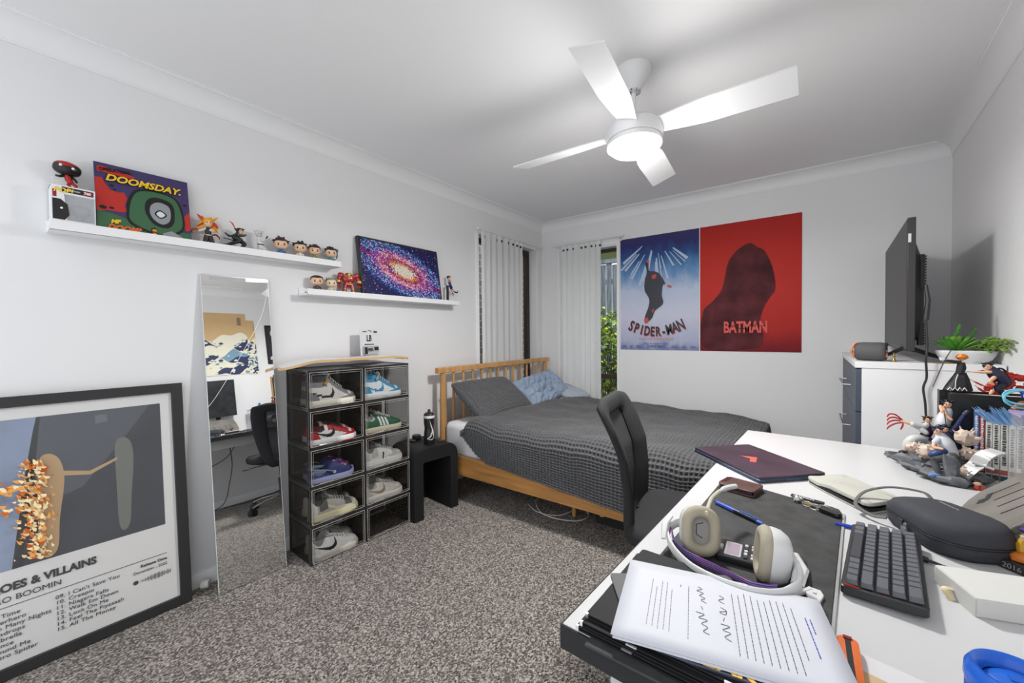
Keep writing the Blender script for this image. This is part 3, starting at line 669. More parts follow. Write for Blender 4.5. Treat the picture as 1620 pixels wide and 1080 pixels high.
# flame haired figure
# running figure
def posed(name, label, loc, rz, scale, segs, cat='figurine', group=None, headc='#15151a', head=None, skin='#d8a888'):
    """free posed small figure: segs = [(part, colour, [points], [radii])]"""
    t = thing(name, label, cat, loc, rz, group); t.scale = (scale,)*3
    for s in segs:
        nm, c, pts, rad = s[:4]; m = MB(); P = spline(pts, 4); n = len(P)
        rr = [float(np.interp(i/(n-1), [k/(len(rad)-1) for k in range(len(rad))], rad)) for i in range(n)]
        m.tube(P, rr, 10, flat=s[4] if len(s) > 4 else 1.)
        m.ell(P[0], rr[0], 8, 6); m.ell(P[-1], rr[-1], 8, 6)
        obj(nm, m, col(c), t, sharp=70)
    if head:
        c, r = head; m = MB(); m.ell(c, (r*.82, r*.9, r), 14, 10); h = obj('head', m, col(skin), t)
        m = MB(); m.ell((c[0]-r*.3, c[1]-r*.83, c[2]+r*.05), r*.12, 6, 5); m.ell((c[0]+r*.3, c[1]-r*.83, c[2]+r*.05), r*.12, 6, 5); obj('eyes', m, EYE, h)
        m = MB(); m.blob((c[0], c[1]+r*.18, c[2]+r*.3), (r*.98, r*1.0, r*.88), .25, 4, 14, 10, 3); rr_ = random.Random(5)
        for i in range(12):
            a = rr_.uniform(0, 6.28); b_ = Vector((c[0]+cos(a)*r*.7, c[1]+r*.2+sin(a)*r*.6, c[2]+r*.7)); m.tube([b_, b_+Vector((cos(a)*r*.7, sin(a)*r*.5, r*.35))], [r*.3, r*.03], 5)
        obj('hair', m, col(headc, .5), t)
    return t
t = posed('figurine', 'dark caped running figurine with a raised orange blade', (.055, .775, UZ), pi/2, 1.35, [
    ('torso', '#1d2622', [(.018, 0, .048), (.0, 0, .055), (-.004, 0, .058)], [.009, .010, .007]), ('leg', '#1a1618', [(.016, 0, .046), (-.004, -.002, .036), (-.022, 0, .026), (-.036, 0, .022)], [.008, .007, .005, .004]),
    ('leg', '#1a1618', [(.018, .004, .046), (.032, 0, .036), (.022, 0, .022), (.03, -.003, .012)], [.008, .007, .005, .004]),
    ('arm', '#1d2622', [(-.002, -.005, .062), (.006, -.008, .075), (.0, -.004, .088)], [.005, .004, .003]), ('cape', '#2c3d35', [(.0, .004, .062), (-.016, .006, .06), (-.028, .006, .068)], [.008, .010, .003], .35),
    ('blade', '#cf4a1c', [(.0, -.004, .088), (-.008, -.004, .105), (-.018, -.004, .112)], [.003, .005, .001], .4), ('scabbard', '#141414', [(.004, .002, .043), (-.034, .004, .049)], [.002, .0015]),
    ('arm', '#2c3d35', [(.006, 0, .062), (.024, -.006, .066), (.034, -.006, .07)], [.005, .005, .003])], group='posed figurines on the upper ledge', head=((.017, -.002, .080), .0115))
m = MB(); m.blob((0, 0, .006), (.034, .022, .007), .5, 3, 14, 8, 4); m.tube([(-.02, 0, .01), (.0, 0, .02), (.024, 0, .012), (.05, 0, .004)], [.007, .006, .006, .003], 8); obj('rock_base', m, col('#26332d', .7), t)
posed('figurine', 'small all white robed figurine between the running one and the blue big headed one', (.055, .890, UZ), pi/2, 1.45, [
    ('robe', '#c9c9c8', [(0, 0, .045), (.004, 0, .02), (.006, 0, .019)], [.009, .013, .018]), ('torso', '#d2d2d0', [(0, 0, .040), (-.003, 0, .062)], [.010, .008]),
    ('arm', '#c9c9c8', [(-.006, 0, .062), (.002, -.012, .054), (.012, -.014, .060)], [.0045, .004, .003]), ('sword', '#2a2a2c', [(.010, -.014, .056), (.020, -.012, .072)], [.002, .0025]), ('sash', '#3a3a3a', [(-.009, -.006, .041), (.0, -.011, .040), (.009, -.006, .041)], [.002, .002, .002]),
    ('foot', '#2d2d2f', [(.022, -.004, .004), (.034, -.006, .003)], [.004, .003])], group='posed figurines on the upper ledge', headc='#c4c4c2', head=((-.004, 0, .077), .0125), skin='#b9b9b8')
t = posed('figurine', 'figurine with long yellow and red flame like hair and a red sash', (.055, .664, UZ), pi/2-.15, 1., [
    ('torso', '#2a2523', [(0, 0, .062), (0, 0, .085), (0, 0, .098)], [.011, .013, .010]), ('trouser_leg', '#2e2825', [(-.006, 0, .062), (-.011, -.002, .035), (-.015, -.003, .012)], [.010, .011, .014]), ('trouser_leg', '#2e2825', [(.006, 0, .062), (.013, -.002, .035), (.018, -.003, .012)], [.010, .011, .014]),
    ('boot', '#8a1c18', [(-.015, -.004, .008), (-.018, -.014, .005)], [.006, .005]), ('boot', '#8a1c18', [(.018, -.004, .008), (.022, -.014, .005)], [.006, .005]), ('sleeve', '#c9c2b4', [(-.010, 0, .096), (-.022, -.002, .088), (-.034, 0, .082)], [.006, .008, .007]), ('sleeve', '#c9c2b4', [(.010, 0, .096), (.020, -.008, .086), (.006, -.014, .088)], [.006, .007, .005]),
    ('belt', '#c9c2b4', [(-.011, -.004, .066), (0, -.012, .064), (.011, -.004, .066)], [.003, .003, .003]), ('flame_trail', '#c8461a', [(-.034, 0, .082), (-.048, .003, .088), (-.062, .004, .080), (-.060, 0, .068)], [.005, .008, .007, .002], .6), ('sash', '#7d1417', [(.012, 0, .066), (.030, 0, .072), (.042, .002, .062), (.044, 0, .052)], [.003, .004, .003, .002])],
    group='posed figurines on the upper ledge', head=((0, -.003, .122), .021), headc='#dba028', skin='#dcb48c')
m = MB(); rnd = random.Random(3)
for i in range(34):
    a = rnd.uniform(-.5, pi+.5); c = Vector((cos(a)*.020, abs(sin(a))*.010+.004, rnd.uniform(.104, .142))); m.mi = rnd.choice((0, 0, 1)); up = c.z > .130
    d = Vector((cos(a)*.6, 0, 1 if up else -1)); m.tube([c, c+d*.010+Vector((cos(a)*.006, 0, 0)), c+d*.020+Vector((cos(a)*.010, 0, 0))], [.007, .0055, .0008], 6)
obj('flame_locks', m, [col('#e3a020'), col('#c8361a')], t)
# red robot
t = thing('robot_toy', 'bulky red and gold armoured robot toy between the bald figurine and galaxy picture', 'toy', (.058, 1.386, LZ), pi/2-.3); t.scale = (1.12,)*3
R1 = mat('robot_red', (.34, .015, .02), .25, coat=.5); R2 = mat('robot_gold', (.62, .42, .1), .3, metal=.6); R3 = mat('robot_silver', (.5, .5, .5), .3, metal=.7)
m = MB(); m.ell((0, 0, .096), (.036, .022, .026), 16, 12, pw=.8); m.ell((0, 0, .07), (.024, .017, .02), 14, 10, pw=.8); m.ell((0, .004, .118), (.02, .016, .012), 12, 8); obj('torso', m, R1, t)
m = MB(); m.ell((0, -.018, .116), (.0085, .008, .010), 12, 8, pw=.8); m.ell((0, -.02, .096), (.007, .005, .006), 10, 6); m.tube([(-.026, -.016, .112), (0, -.02, .104), (.026, -.016, .112)], .003, 6); m.box(-.018, .018, -.018, -.012, .062, .066); obj('gold_trim', m, R2, t)
for e in (-1, 1):
    m = MB(); m.ell((e*.04, 0, .113), (.018, .017, .016), 12, 10, pw=.8); m.tube([(e*.046, 0, .105), (e*.054, -.002, .085), (e*.054, -.008, .066)], [.012, .011, .013], 12)
    for k in range(3): m.tube([(e*(.049+k*.005), -.014, .056), (e*(.047+k*.005), -.018, .045)], .004, 6)
    m.mi = 1; m.ell((e*.056, -.006, .078), (.013, .012, .012), 10, 8, pw=.8); obj('arm', m, [R1, R2], t)
    m = MB(); m.tube([(e*.016, 0, .062), (e*.021, -.003, .04), (e*.023, 0, .02), (e*.024, -.002, .006)], [.012, .011, .014, .014], 12); m.ell((e*.025, -.010, .006), (.013, .018, .007), 10, 8, pw=.8)
    m.mi = 1; m.ell((e*.021, -.012, .038), (.006, .004, .006), 8, 6); m.mi = 2; m.ell((e*.023, -.014, .02), (.004, .003, .008), 8, 6); obj('leg', m, [R1, R2, R3], t)
# footballer on a stand
t = posed('figurine', 'small blue and yellow kicking footballer figurine on a black stand', (.058, 2.235, LZ), pi/2, 1.2, [
    ('shirt', '#1a2f8a', [(.016, 0, .148), (.022, 0, .132), (.026, 0, .122)], [.010, .009, .008]), ('sleeve', '#c9a11e', [(.008, -.004, .153), (.002, -.012, .145), (.016, -.016, .142)], [.005, .004, .003]),
    ('shorts', '#161f52', [(.027, 0, .120), (.034, 0, .106)], [.010, .010]), ('leg', '#c99a78', [(.034, 0, .104), (.048, 0, .094), (.062, 0, .082)], [.006, .005, .004]), ('boot', '#15151a', [(.072, 0, .080), (.088, -.002, .078), (.094, -.002, .092)], [.005, .004, .002]),
    ('leg', '#c99a78', [(.030, .004, .106), (.040, .004, .088), (.046, .004, .074)], [.006, .005, .003]), ('boot', '#15151a', [(.047, .003, .073), (.052, 0, .066)], [.004, .003]), ('sock', '#1a2f8a', [(.06, 0, .083), (.073, 0, .080)], [.0052, .0048])], head=((.013, 0, .170), .0125))
m = MB(); m.box(-.012, .058, -.022, .022, 0, .006); m.box(-.006, .006, -.006, .006, .006, .118); m.tube([(0, 0, .115), (.014, .004, .118), (.026, .006, .118)], .004, 6); obj('stand', m, BLK, t, bev=.001)
# thin dark item at the ledge end
m = MB(); m.prism(sp2([(-.012, 0), (-.006, .03), (.006, .055), (.012, .03), (.014, -.01), (0, -.02)], 4), 0, .006); tag(obj('knife_toy', m, col('#33202a'), None, (.075, 1.125, LZ), (RD(8), 0, .2), bev=.001), 'small flat dark red toy piece lying at the near end of the lower ledge', 'toy')

# boxed toy with its window
t = thing('toy_box', 'white windowed toy box numbered 760 at the near end of the upper ledge', 'toy box', (.092, .165, UZ), pi/2)
bw_, bh, bd = .117, .160, .088
m = MB(); m.box(0, bw_, .001, bd, 0, .004); m.box(0, bw_, .001, bd, bh-.004, bh); m.box(0, .002, .001, bd, 0, bh); m.box(bw_-.002, bw_, .001, bd, 0, bh); m.box(0, bw_, bd-.002, bd, 0, bh)
fr = [(0, 0), (bw_, 0), (bw_, .028), (.036, .028), (.036, .125), (bw_, .132), (bw_, bh), (0, bh)]
m.prism([(x, z) for x, z in [(0, 0), (bw_-.0, 0), (bw_, .030), (.040, .030), (.034, .128), (bw_, .128), (bw_, bh), (0, bh)]], 0, .0012, 'y'); obj('carton', m, col('#dfe0e2'), t)
m = MB(); m.box(.036, bw_, .0013, .0016, .03, .128); obj('window_film', m, mat('film', (.8, .82, .85), .05, alpha=.25), t)
m = MB(); P = lambda q, z, mi: (setattr(m, 'mi', mi), m.f([m.v((a, z, b)) for a, b in q]))
P([(.028, .136), (.112, .134), (.112, .154), (.028, .156)], -.0004, 0); P([(.084, .1365), (.110, .136), (.110, .152), (.084, .1525)], -.0006, 1); P([(.003, .03), (.034, .03), (.046, .05), (.042, .09), (.024, .108), (.003, .108)], -.0004, 0); P([(.004, .114), (.014, .114), (.014, .142), (.004, .142)], -.0006, 1)
P(sp2([(.022, .074), (.026, .070), (.030, .074), (.026, .078)], 4), -.0008, 2); P([(.03, .010), (.108, .008), (.108, .014), (.03, .016)], -.0004, 0)
obj('print', m, [col('#1c1a1a'), col('#8a1f1c'), col('#e8e8e8'), col('#e0b020')], t, fix=False)
txt('POP!', .024, col('#e8c43a'), t, (.006, -.0012, .134), (pi/2, 0, 0), bold=.0008, sx=1.0, shear=.2)
txt('SPIDER-MAN', .0088, col('#e8e8e8'), t, (.034, -.001, .1415), (pi/2, 0, 0), sx=.86); txt('760', .0125, col('#f0f0f0'), t, (.086, -.0012, .140), (pi/2, 0, 0), bold=.0005)
m = MB(); m.ell((.078, .042, .078), (.028, .026, .024), 14, 10, pw=.8); m.tube([(.078, .045, .056), (.078, .045, .032)], [.010, .010], 8); obj('boxed_figure', m, [col('#5c5f66')], t)
# figure leaping above the box: plain red and black toy
t = thing('figurine', 'red and black big headed leaping figurine on a clear support over the toy box', 'figurine', (.05, .212, UZ+.160), pi/2-.1)
t.scale = (1.15,)*3
m = MB(); m.ell((0, 0, .067), (.034, .028, .022), 20, 14, rot=(.1, .15, 0), pw=.8); h_ = obj('head', m, col('#16100f', .3), t)
m = MB(); m.ell((.0, -.003, .0765), (.030, .0265, .0145), 16, 10, rot=(.1, .15, 0)); obj('crown', m, col('#a01714', .3), h_)
m = MB()
for e in (-1, 1): m.ell((e*.014, -.0268, .068-e*.003), (.0042, .002, .0042), 12, 8)
obj('eyes', m, col('#dddddd', .3), h_)
m = MB(); m.tube([(.0, 0, .048), (.002, 0, .034), (.008, 0, .022)], [.008, .0095, .008], 10); m.tube([(.008, 0, .024), (.002, -.003, .014), (.008, 0, .004)], [.006, .005, .004], 8); m.tube([(.010, 0, .022), (.02, -.002, .014), (.016, 0, .004)], [.006, .005, .004], 8); obj('body', m, col('#a01714', .3), t)
for q in ([(-.006, 0, .044), (-.018, -.003, .038), (-.026, 0, .040)], [(.008, 0, .042), (.018, -.004, .034), (.022, 0, .026)]):
    m = MB(); m.tube(q, [.005, .004, .0035], 8); obj('arm', m, col('#16100f', .3), t)
m = MB(); m.tube(spline([(-.026, 0, .044), (-.034, 0, .03), (-.022, 0, .012), (.012, 0, .006), (.034, 0, 0)], 5), .0012, 5); m.tube([(0, 0, .0), (.008, 0, .008)], .003, 6); obj('clear_support', m, mat('clear_plastic', (.8, .82, .85), .1, alpha=.5), t)

# record sleeve: generic stand-in art with its lettering
t = thing('record_sleeve', 'square comic style record sleeve in purple, green and red, leaning on the upper ledge', 'record sleeve', (.088, .286, UZ+.002), 0)
t.rotation_euler = Euler((0, RD(-10), pi/2), 'XYZ'); t.rotation_euler = (Matrix.Rotation(pi/2, 3, 'Z') @ Matrix.Rotation(RD(-10), 3, 'X')).to_euler()
m = MB(); m.box(0, .306, 0, .004, 0, .302); obj('card', m, col('#3a2f5c', .6), t)
m = MB(); n_ = [0]
def A(poly, c, sm=0):
    n_[0] += 1; q = sp2(poly, 5) if sm else poly; m.mi = c; m.f([m.v((max(.001, min(.305, a)), -.0003-.00012*n_[0], max(.001, min(.301, b)))) for a, b in q])
A([(0, .09), (0, .235), (.022, .238), (.03, .215), (.045, .19), (.07, .185), (.085, .19), (.095, .165), (.085, .13), (.095, .105), (.07, .10), (.03, .10)], 0)
A([(.275, .09), (.285, .13), (.305, .155), (.305, .07), (.29, .06)], 0)
for x, y, r in ((.05, .21, .008), (.058, .195, .006), (.02, .11, .012), (.045, .112, .008), (.29, .185, .008)): A([(x+r*cos(a), y+.7*r*sin(a)) for a in [k*.7 for k in range(9)]], 3)
A([(0, 0), (0, .095), (.05, .088), (.10, .07), (.15, .055), (.20, .06), (.25, .05), (.305, .05), (.305, 0)], 1)
A([(.095, .06), (.09, .12), (.10, .175), (.125, .215), (.17, .225), (.23, .222), (.265, .20), (.28, .15), (.285, .09), (.27, .05), (.22, .02), (.15, .03)], 3, 1)
A([(.102, .07), (.10, .12), (.11, .17), (.13, .205), (.17, .218), (.23, .214), (.258, .195), (.272, .15), (.276, .09), (.26, .055), (.21, .03), (.15, .04)], 1, 1)
A([(.15, .12), (.155, .17), (.185, .195), (.235, .185), (.25, .15), (.245, .09), (.22, .06), (.175, .07)], 3, 1)
A([(.165, .12), (.17, .155), (.195, .175), (.228, .165), (.236, .135), (.23, .095), (.205, .075), (.178, .09)], 2, 1)
A([(.18, .12), (.2, .14), (.222, .12), (.2, .1)], 3, 1); A([(.186, .12), (.2, .134), (.216, .12), (.2, .106)], 4, 1)
A([(.165, .0), (.165, .05), (.18, .055), (.186, .0)], 3); A([(.20, 0), (.205, .035), (.235, .05), (.27, .03), (.28, 0)], 2, 0)
for k in range(3): A([(.168, .004+k*.016), (.170, .015+k*.016), (.181, .015+k*.016), (.183, .004+k*.016)], 5)
A([(.008, .262), (.118, .256), (.122, .268), (.11, .272), (.02, .288), (.008, .284)], 0)
obj('printed_art', m, [col('#b3271d', .6), col('#35603f', .6), col('#8b8f93', .6), col('#0d0c0f', .6), col('#cfd3d6', .6), col('#d98a1c', .6)], t, fix=False)
pt = (pi/2, 0, 0); blk, yel = col('#0b0b0c'), col('#e9bd22')
txt('OPERATION:', .019, blk, t, (.014, -.0045, .266), (pi/2, -.09, 0), sx=.88, bold=.0007)
txt('DOOMSDAY.', .040, blk, t, (.027, -.0045, .2265), (pi/2, 0, 0), sx=1.05, bold=.0022, shear=.3); txt('DOOMSDAY.', .040, yel, t, (.030, -.0053, .2285), (pi/2, 0, 0), sx=1.05, bold=.0012, shear=.3)
txt('MF', .022, yel, t, (.04, -.0045, .045), (pi/2, -.1, 0), bold=.0012, shear=.3); txt('DOOM?', .030, col('#d9661c'), t, (.028, -.005, .018), (pi/2, 0, 0), bold=.0016, shear=.35, sx=.95)

# framed galaxy mosaic
t = thing('framed_picture', 'black framed spiral galaxy mosaic leaning on the lower ledge', 'picture', (.096, 1.463, LZ+.002)); t.rotation_euler = (Matrix.Rotation(pi/2, 3, 'Z') @ Matrix.Rotation(RD(-8.5), 3, 'X')).to_euler()
GW, GH = .68, .40
m = frame_mb(0, GW, 0, GH, .012, 0, .025, 'y'); obj('frame', m, BLK, t, bev=.001)
m = MB(); m.box(.01, GW-.01, .008, .02, .01, GH-.01); obj('backing', m, col('#1c1840', .6), t)
gm = bpy.data.materials.new('galaxy_bricks'); gm.use_nodes = True; nt = gm.node_tree; b = nt.nodes['Principled BSDF']; b.inputs['Roughness'].default_value = .35
a_ = nd(nt, 'ShaderNodeAttribute', attribute_name='Col'); nt.links.new(a_.outputs[0], b.inputs['Base Color'])
m = MB(); NX, NZ = 108, 62; cl = m.bm.loops.layers.float_color.new('Col'); rnd = random.Random(11); st = (GW-.026)/NX; sz = (GH-.026)/NZ
def pick(*hs): return hexc(rnd.choice(hs))
for i in range(NX):
    for j in range(NZ):
        X = (i+.5)/NX*2-1; Z = (j+.5)/NZ*2-1; X *= 1.05; u = X*cos(.36) - Z*.62*sin(.36); v = X*sin(.36) + Z*.62*cos(.36); v *= 2.15; u += .0
        r = hypot(u*.95, v) + rnd.gauss(0, .035); th = atan2(v, u*.95); arm = cos(2*th + r*5.5)
        if r < .27: c = pick('#f5efe0', '#f8f4ea', '#f0d8b0', '#efe6d0')
        elif r < .40: c = pick('#e8602a', '#f08c4a', '#f0cfa0', '#c8401c') if arm > -.6 else pick('#f5efe0', '#7a2a7a')
        elif r < .50: c = pick('#8a2a8c', '#c03a8a', '#5a2a80', '#e8602a')
        elif r < .72: c = pick('#f0c8d8', '#e86a9a', '#f5efe8', '#c83a90', '#f09878') if rnd.random() < .75+.2*arm else pick('#6a2a90', '#a83aa0')
        elif r < .84: c = pick('#d04aa0', '#7a3ab0', '#c8d8f0', '#3a4ac0', '#2a2a70')
        elif r < 1.12: c = pick('#2a6ac8', '#58a8e0', '#c0e0f0', '#1f3fa0', '#241f60') if abs(sin(th)) > .12 and rnd.random() < .8 else pick('#241f60', '#c83a90')
        elif r < 1.25 and rnd.random() < .4: c = pick('#2a6ac8', '#2a2a80')
        else: c = pick('#1c1850', '#221d5a', '#262062') if rnd.random() > .035 else pick('#c8d8f0', '#d04aa0', '#58a8e0')
        x0, z0 = .013+i*st, .013+j*sz; y = -.000-rnd.choice((0, .0015, .003)); e = .0004
        fs = [[(x0+e, y, z0+e), (x0+st-e, y, z0+e), (x0+st-e, y, z0+sz-e), (x0+e, y, z0+sz-e)], [(x0+e, y, z0+sz-e), (x0+st-e, y, z0+sz-e), (x0+st-e, .009, z0+sz-e), (x0+e, .009, z0+sz-e)], [(x0+st-e, y, z0+e), (x0+st-e, .009, z0+e), (x0+st-e, .009, z0+sz-e), (x0+st-e, y, z0+sz-e)]]
        for q in fs:
            f = m.f([m.v(p) for p in q]); f.smooth = False
            for l in f.loops: l[cl] = (*[x_ for x_ in c], 1)
o = obj('mosaic', m, gm, t, (0, .0, 0), fix=False, sharp=1)

# ------------------------------------------------------------------ wall mirror leaning, with its crack
t = thing('leaning_mirror', 'frameless cracked mirror leaning against the long wall', 'mirror', (.172, .640, .004)); t.rotation_euler = (0, -atan2(.160, 1.515), RD(-.5))
MH = 1.525
m = MB(); m.box(-.004, 0, 0, .297, 0, MH); obj('glass', m, [mat('silvering', (.86, .87, .87), .012, metal=1)], t)
m = MB(); m.box(-.0075, -.0045, -.001, .298, 0, MH); obj('backing_board', m, WHITE, t)
m = MB(); m.box(-.0045, .0006, -.002, .0, 0, MH); m.box(-.0045, .0006, .297, .2985, 0, MH); obj('ground_edge', m, mat('glass_edge', (.65, .7, .68), .2), t)
CR = mat('crack_white', (.85, .86, .86), .3)
m = MB(); m.tube(spline([(.0002, .297, MH-.02), (.0002, .27, 1.37), (.0002, .23, 1.27), (.0002, .16, 1.14), (.0002, .08, 1.0), (.0002, .03, .92), (.0002, .0, .88)], 5), .0009, 4); obj('crack', m, CR, t)
m = MB(); m.box(.0002, .001, .035, .19, MH-.024, MH-.006); obj('tape', m, mat('grey_tape', (.42, .42, .43), .5), t)
# little roll by the skirting
m = MB(); m.lathe([(.017, 0), (.02, .004), (.02, .03), (.017, .034), (.012, .034), (.012, .003)], 20, ax='y'); tag(obj('door_stop', m, col('#d6d4cc'), None, (.036, .607, .022), (0, 0, -.6)), 'small white ring shaped stop on the carpet beside the mirror foot', 'door stop')

# ------------------------------------------------------------------ big framed album poster on the floor
t = thing('framed_poster', 'large black framed album poster leaning on the wall beside the mirror', 'poster', (.098, -.13, .003)); lean = -atan2(.078, 1.0)
t.rotation_euler = (Matrix.Rotation(pi/2, 3, 'Z') @ Matrix.Rotation(lean, 3, 'X')).to_euler()
FWd, FH = .685, 1.0
m = frame_mb(0, FWd, 0, FH, .04, -.012, .014, 'y'); obj('frame', m, mat('frame_black', (.022, .022, .023), .5), t, bev=.0015)
m = MB(); m.box(.03, FWd-.03, .002, .008, .03, FH-.03); obj('paper', m, mat('poster_paper', (.62, .61, .60), .6), t)
m = MB(); n_ = [0]; ax0, ax1, az0, az1 = .08, .605, .375, .915
def A(poly, c, sm=0):
    n_[0] += 1; q = sp2(poly, 5) if sm else poly; m.mi = c; m.f([m.v((max(ax0, min(ax1, a)), .0016-.00012*n_[0], max(az0, min(az1, b)))) for a, b in q])
A([(ax0, az0), (ax1, az0), (ax1, az1), (ax0, az1)], 0)
A([(ax0, az0), (.175, az0), (.195, .55), (.215, .72), (.235, .86), (.245, az1), (ax0, az1)], 1)
A([(.175, az0), (.195, .55), (.215, .72), (.235, .86), (.245, az1), (.255, az1), (.245, .80), (.225, .62), (.205, .45), (.2, az0)], 3)
A([(.255, az1), (.57, az1), (.50, .81), (.42, .70), (.36, .62), (.255, .58), (.235, .7)], 2)
A([(.40, .86), (.40, .895), (.435, .895), (.435, .865)], 7)
# plain upright shapes standing in for the album picture
A([(.245, .40), (.285, .40), (.295, .52), (.31, .66), (.30, .74), (.27, .77), (.245, .74), (.24, .6)], 4, 1)
A([(.46, .42), (.49, .42), (.50, .55), (.51, .68), (.505, .76), (.48, .79), (.455, .76), (.455, .6)], 5, 1)
A([(.29, .70), (.38, .675), (.46, .71), (.46, .70), (.38, .66), (.29, .68)], 4)
rnd = random.Random(2)
for i in range(330):
    z = rnd.uniform(.39, .75); k = (z-.39)/.36; x = .238 - .012*k + rnd.gauss(0, .017+.006*k) + (.012 if z > .66 else 0); h = rnd.uniform(.006, .020); w = h*rnd.uniform(.18, .4); a = rnd.uniform(-.2, 1.1)
    c_ = 8 if rnd.random() < .42 else rnd.choice((6, 6, 9)); q = [(-w, 0), (0, -h*.25), (w, .1*h), (w*.5, h*.5), (-w*.1, h), (-w*.8, h*.5)]
    A([(x+u*cos(a)-v*sin(a), z+u*sin(a)+v*cos(a)) for u, v in q], c_, 1)
for i in range(60):
    x = rnd.uniform(.115, .225); z = .665+rnd.gauss(0, .014)-.06*(rnd.random() < .25); h = rnd.uniform(.008, .02); w = h*.35; a = 1.3+rnd.gauss(0, .3); q = [(-w, 0), (w, 0), (w*.3, h), (-w*.5, h*.6)]
    A([(x+u*cos(a)-v*sin(a), z+u*sin(a)+v*cos(a)) for u, v in q], rnd.choice((6, 9, 8)), 1)
obj('printed_picture', m, [mat('p_navy', (.018, .022, .032), .5, var=.3, vscale=6), mat('p_sky', (.20, .25, .36), .5, var=.15, vscale=5), mat('p_slate', (.055, .062, .078), .5), col('#15161a'), mat('p_tan', (.42, .27, .13), .4), mat('p_olive', (.12, .13, .11), .4), col('#e8a050'), col('#5a5f66'), col('#f3e0b0'), col('#c8601c')], t, fix=False)
m = MB(); m.box(.041, FWd-.041, -.0045, -.0035, .041, FH-.041); obj('glazing', m, mat('acrylic', (.9, .9, .9), .03, alpha=.03, spec=.3), t)
K = col('#101010'); yy = -.0006; R9 = (pi/2, 0, 0)
txt('HEROES & VILLAINS', .0385, K, t, (.083, yy, .303), R9, bold=.0016, sx=.90); txt('METRO BOOMIN', .028, K, t, (.080, yy, .266), R9, sx=1.0)
m = MB(); m.box(.08, .605, -.0006, -.0003, .2485, .2505)
for i, x in enumerate([k*.0042 for k in range(24)]):
    h = (2, 5, 2, 9, 3, 12, 5, 9, 14, 6, 12, 15, 10, 15, 14, 9, 15, 7, 12, 4, 9, 14, 6, 10)[i]*.00085; m.box(.517+x, .5188+x, -.0006, -.0003, .166-h, .166+h)
m.prism([(.50+.0085*cos(a), .166+.0085*sin(a)) for a in [k*pi/8 for k in range(16)]], -.0006, -.0003, 'y'); obj('rules_and_code', m, K, t)
txt('Release Date', .0165, K, t, (.605, yy, .222), R9, al='RIGHT', bold=.0004); txt('December , 2022', .0158, K, t, (.605, yy, .200), R9, al='RIGHT')
txt("09. I Can't Save You\n10. Creepin\n11. Niagara Falls\n12. Walk Em Down\n13. Lock On Me\n14. Feel The Fiyaaaah\n15. All The Money", .0205, K, t, (.275, yy, .215), R9, sp=1.05, line=.98)
txt("01. On Time\n02. Superhero\n03. Too Many Nights\n04. Raindrops\n05. Umbrella\n06. Trance\n07. Around Me\n08. Metro Spider", .0205, K, t, (.080, yy, .215), R9, sp=1.05, line=.98)

# ------------------------------------------------------------------ wall posters over the bed
def wallposter(label, x0, x1, z0, z1, m):
    t = thing('wall_poster', label, 'poster', (x0, BY-.003, z0)); mb = MB()
    mb.box(0, x1-x0, -.001, -.0002, 0, z1-z0); obj('sheet', mb, m, t); return t
def grad_mat(name, stops, ht, extra=None, rough=.35):
    m = bpy.data.materials.new(name); m.use_nodes = True; nt = m.node_tree; b = nt.nodes['Principled BSDF']; b.inputs['Roughness'].default_value = .55; b.inputs['Specular IOR Level'].default_value = .2; L = nt.links.new
    tc = nd(nt, 'ShaderNodeTexCoord'); s = nd(nt, 'ShaderNodeSeparateXYZ'); L(tc.outputs['Object'], s.inputs[0])
    n = nd(nt, 'ShaderNodeTexNoise', Scale=6., Detail=6., Roughness=.6); mp = nd(nt, 'ShaderNodeMapping'); mp.inputs['Scale'].default_value = (2.2, 1, .8); mp.inputs['Rotation'].default_value = (0, .5, 0); L(tc.outputs['Object'], mp.inputs[0]); L(mp.outputs[0], n.inputs['Vector'])
    a = nd(nt, 'ShaderNodeMath', operation='MULTIPLY_ADD'); a.inputs[1].default_value = 1/ht; L(s.outputs[2], a.inputs[0])
    k = nd(nt, 'ShaderNodeMath', operation='MULTIPLY_ADD'); k.inputs[1].default_value = extra or .25; k.inputs[2].default_value = -(extra or .25)/2; L(n.outputs[0], k.inputs[0]); L(k.outputs[0], a.inputs[2])
    r = nd(nt, 'ShaderNodeValToRGB'); e = r.color_ramp.elements
    while len(e) > 1: e.remove(e[-1])
    e[0].position = stops[0][0]; e[0].color = (*hexc(stops[0][1]), 1)
    for p, c in stops[1:]: k2 = e.new(p); k2.color = (*hexc(c), 1)
    L(a.outputs[0], r.inputs[0]); L(r.outputs[0], b.inputs['Base Color']); return m
PW, PH = .700, 1.050
t = wallposter('blue and white film poster lettered SPIDER-MAN on the end wall', .897, 1.598, 1.054, 2.104, grad_mat('poster_blue', [(0, '#6f7ba6'), (.08, '#a9aec6'), (.3, '#c3c5d6'), (.52, '#b4bfd6'), (.68, '#5f8ab8'), (.82, '#2b4f86'), (.93, '#2f2f66'), (1, '#3a3560')], 1.05, .22))
m = MB(); n_ = [0]
def A(poly, c, sm=0, X0=0, X1=PW, Z1=PH):
    n_[0] += 1; q = sp2(poly, 5) if sm else poly; m.mi = c; m.f([m.v((max(X0, min(X1, a)), -.0045-.00012*n_[0], max(0, min(Z1, b)))) for a, b in q])
rnd = random.Random(8)
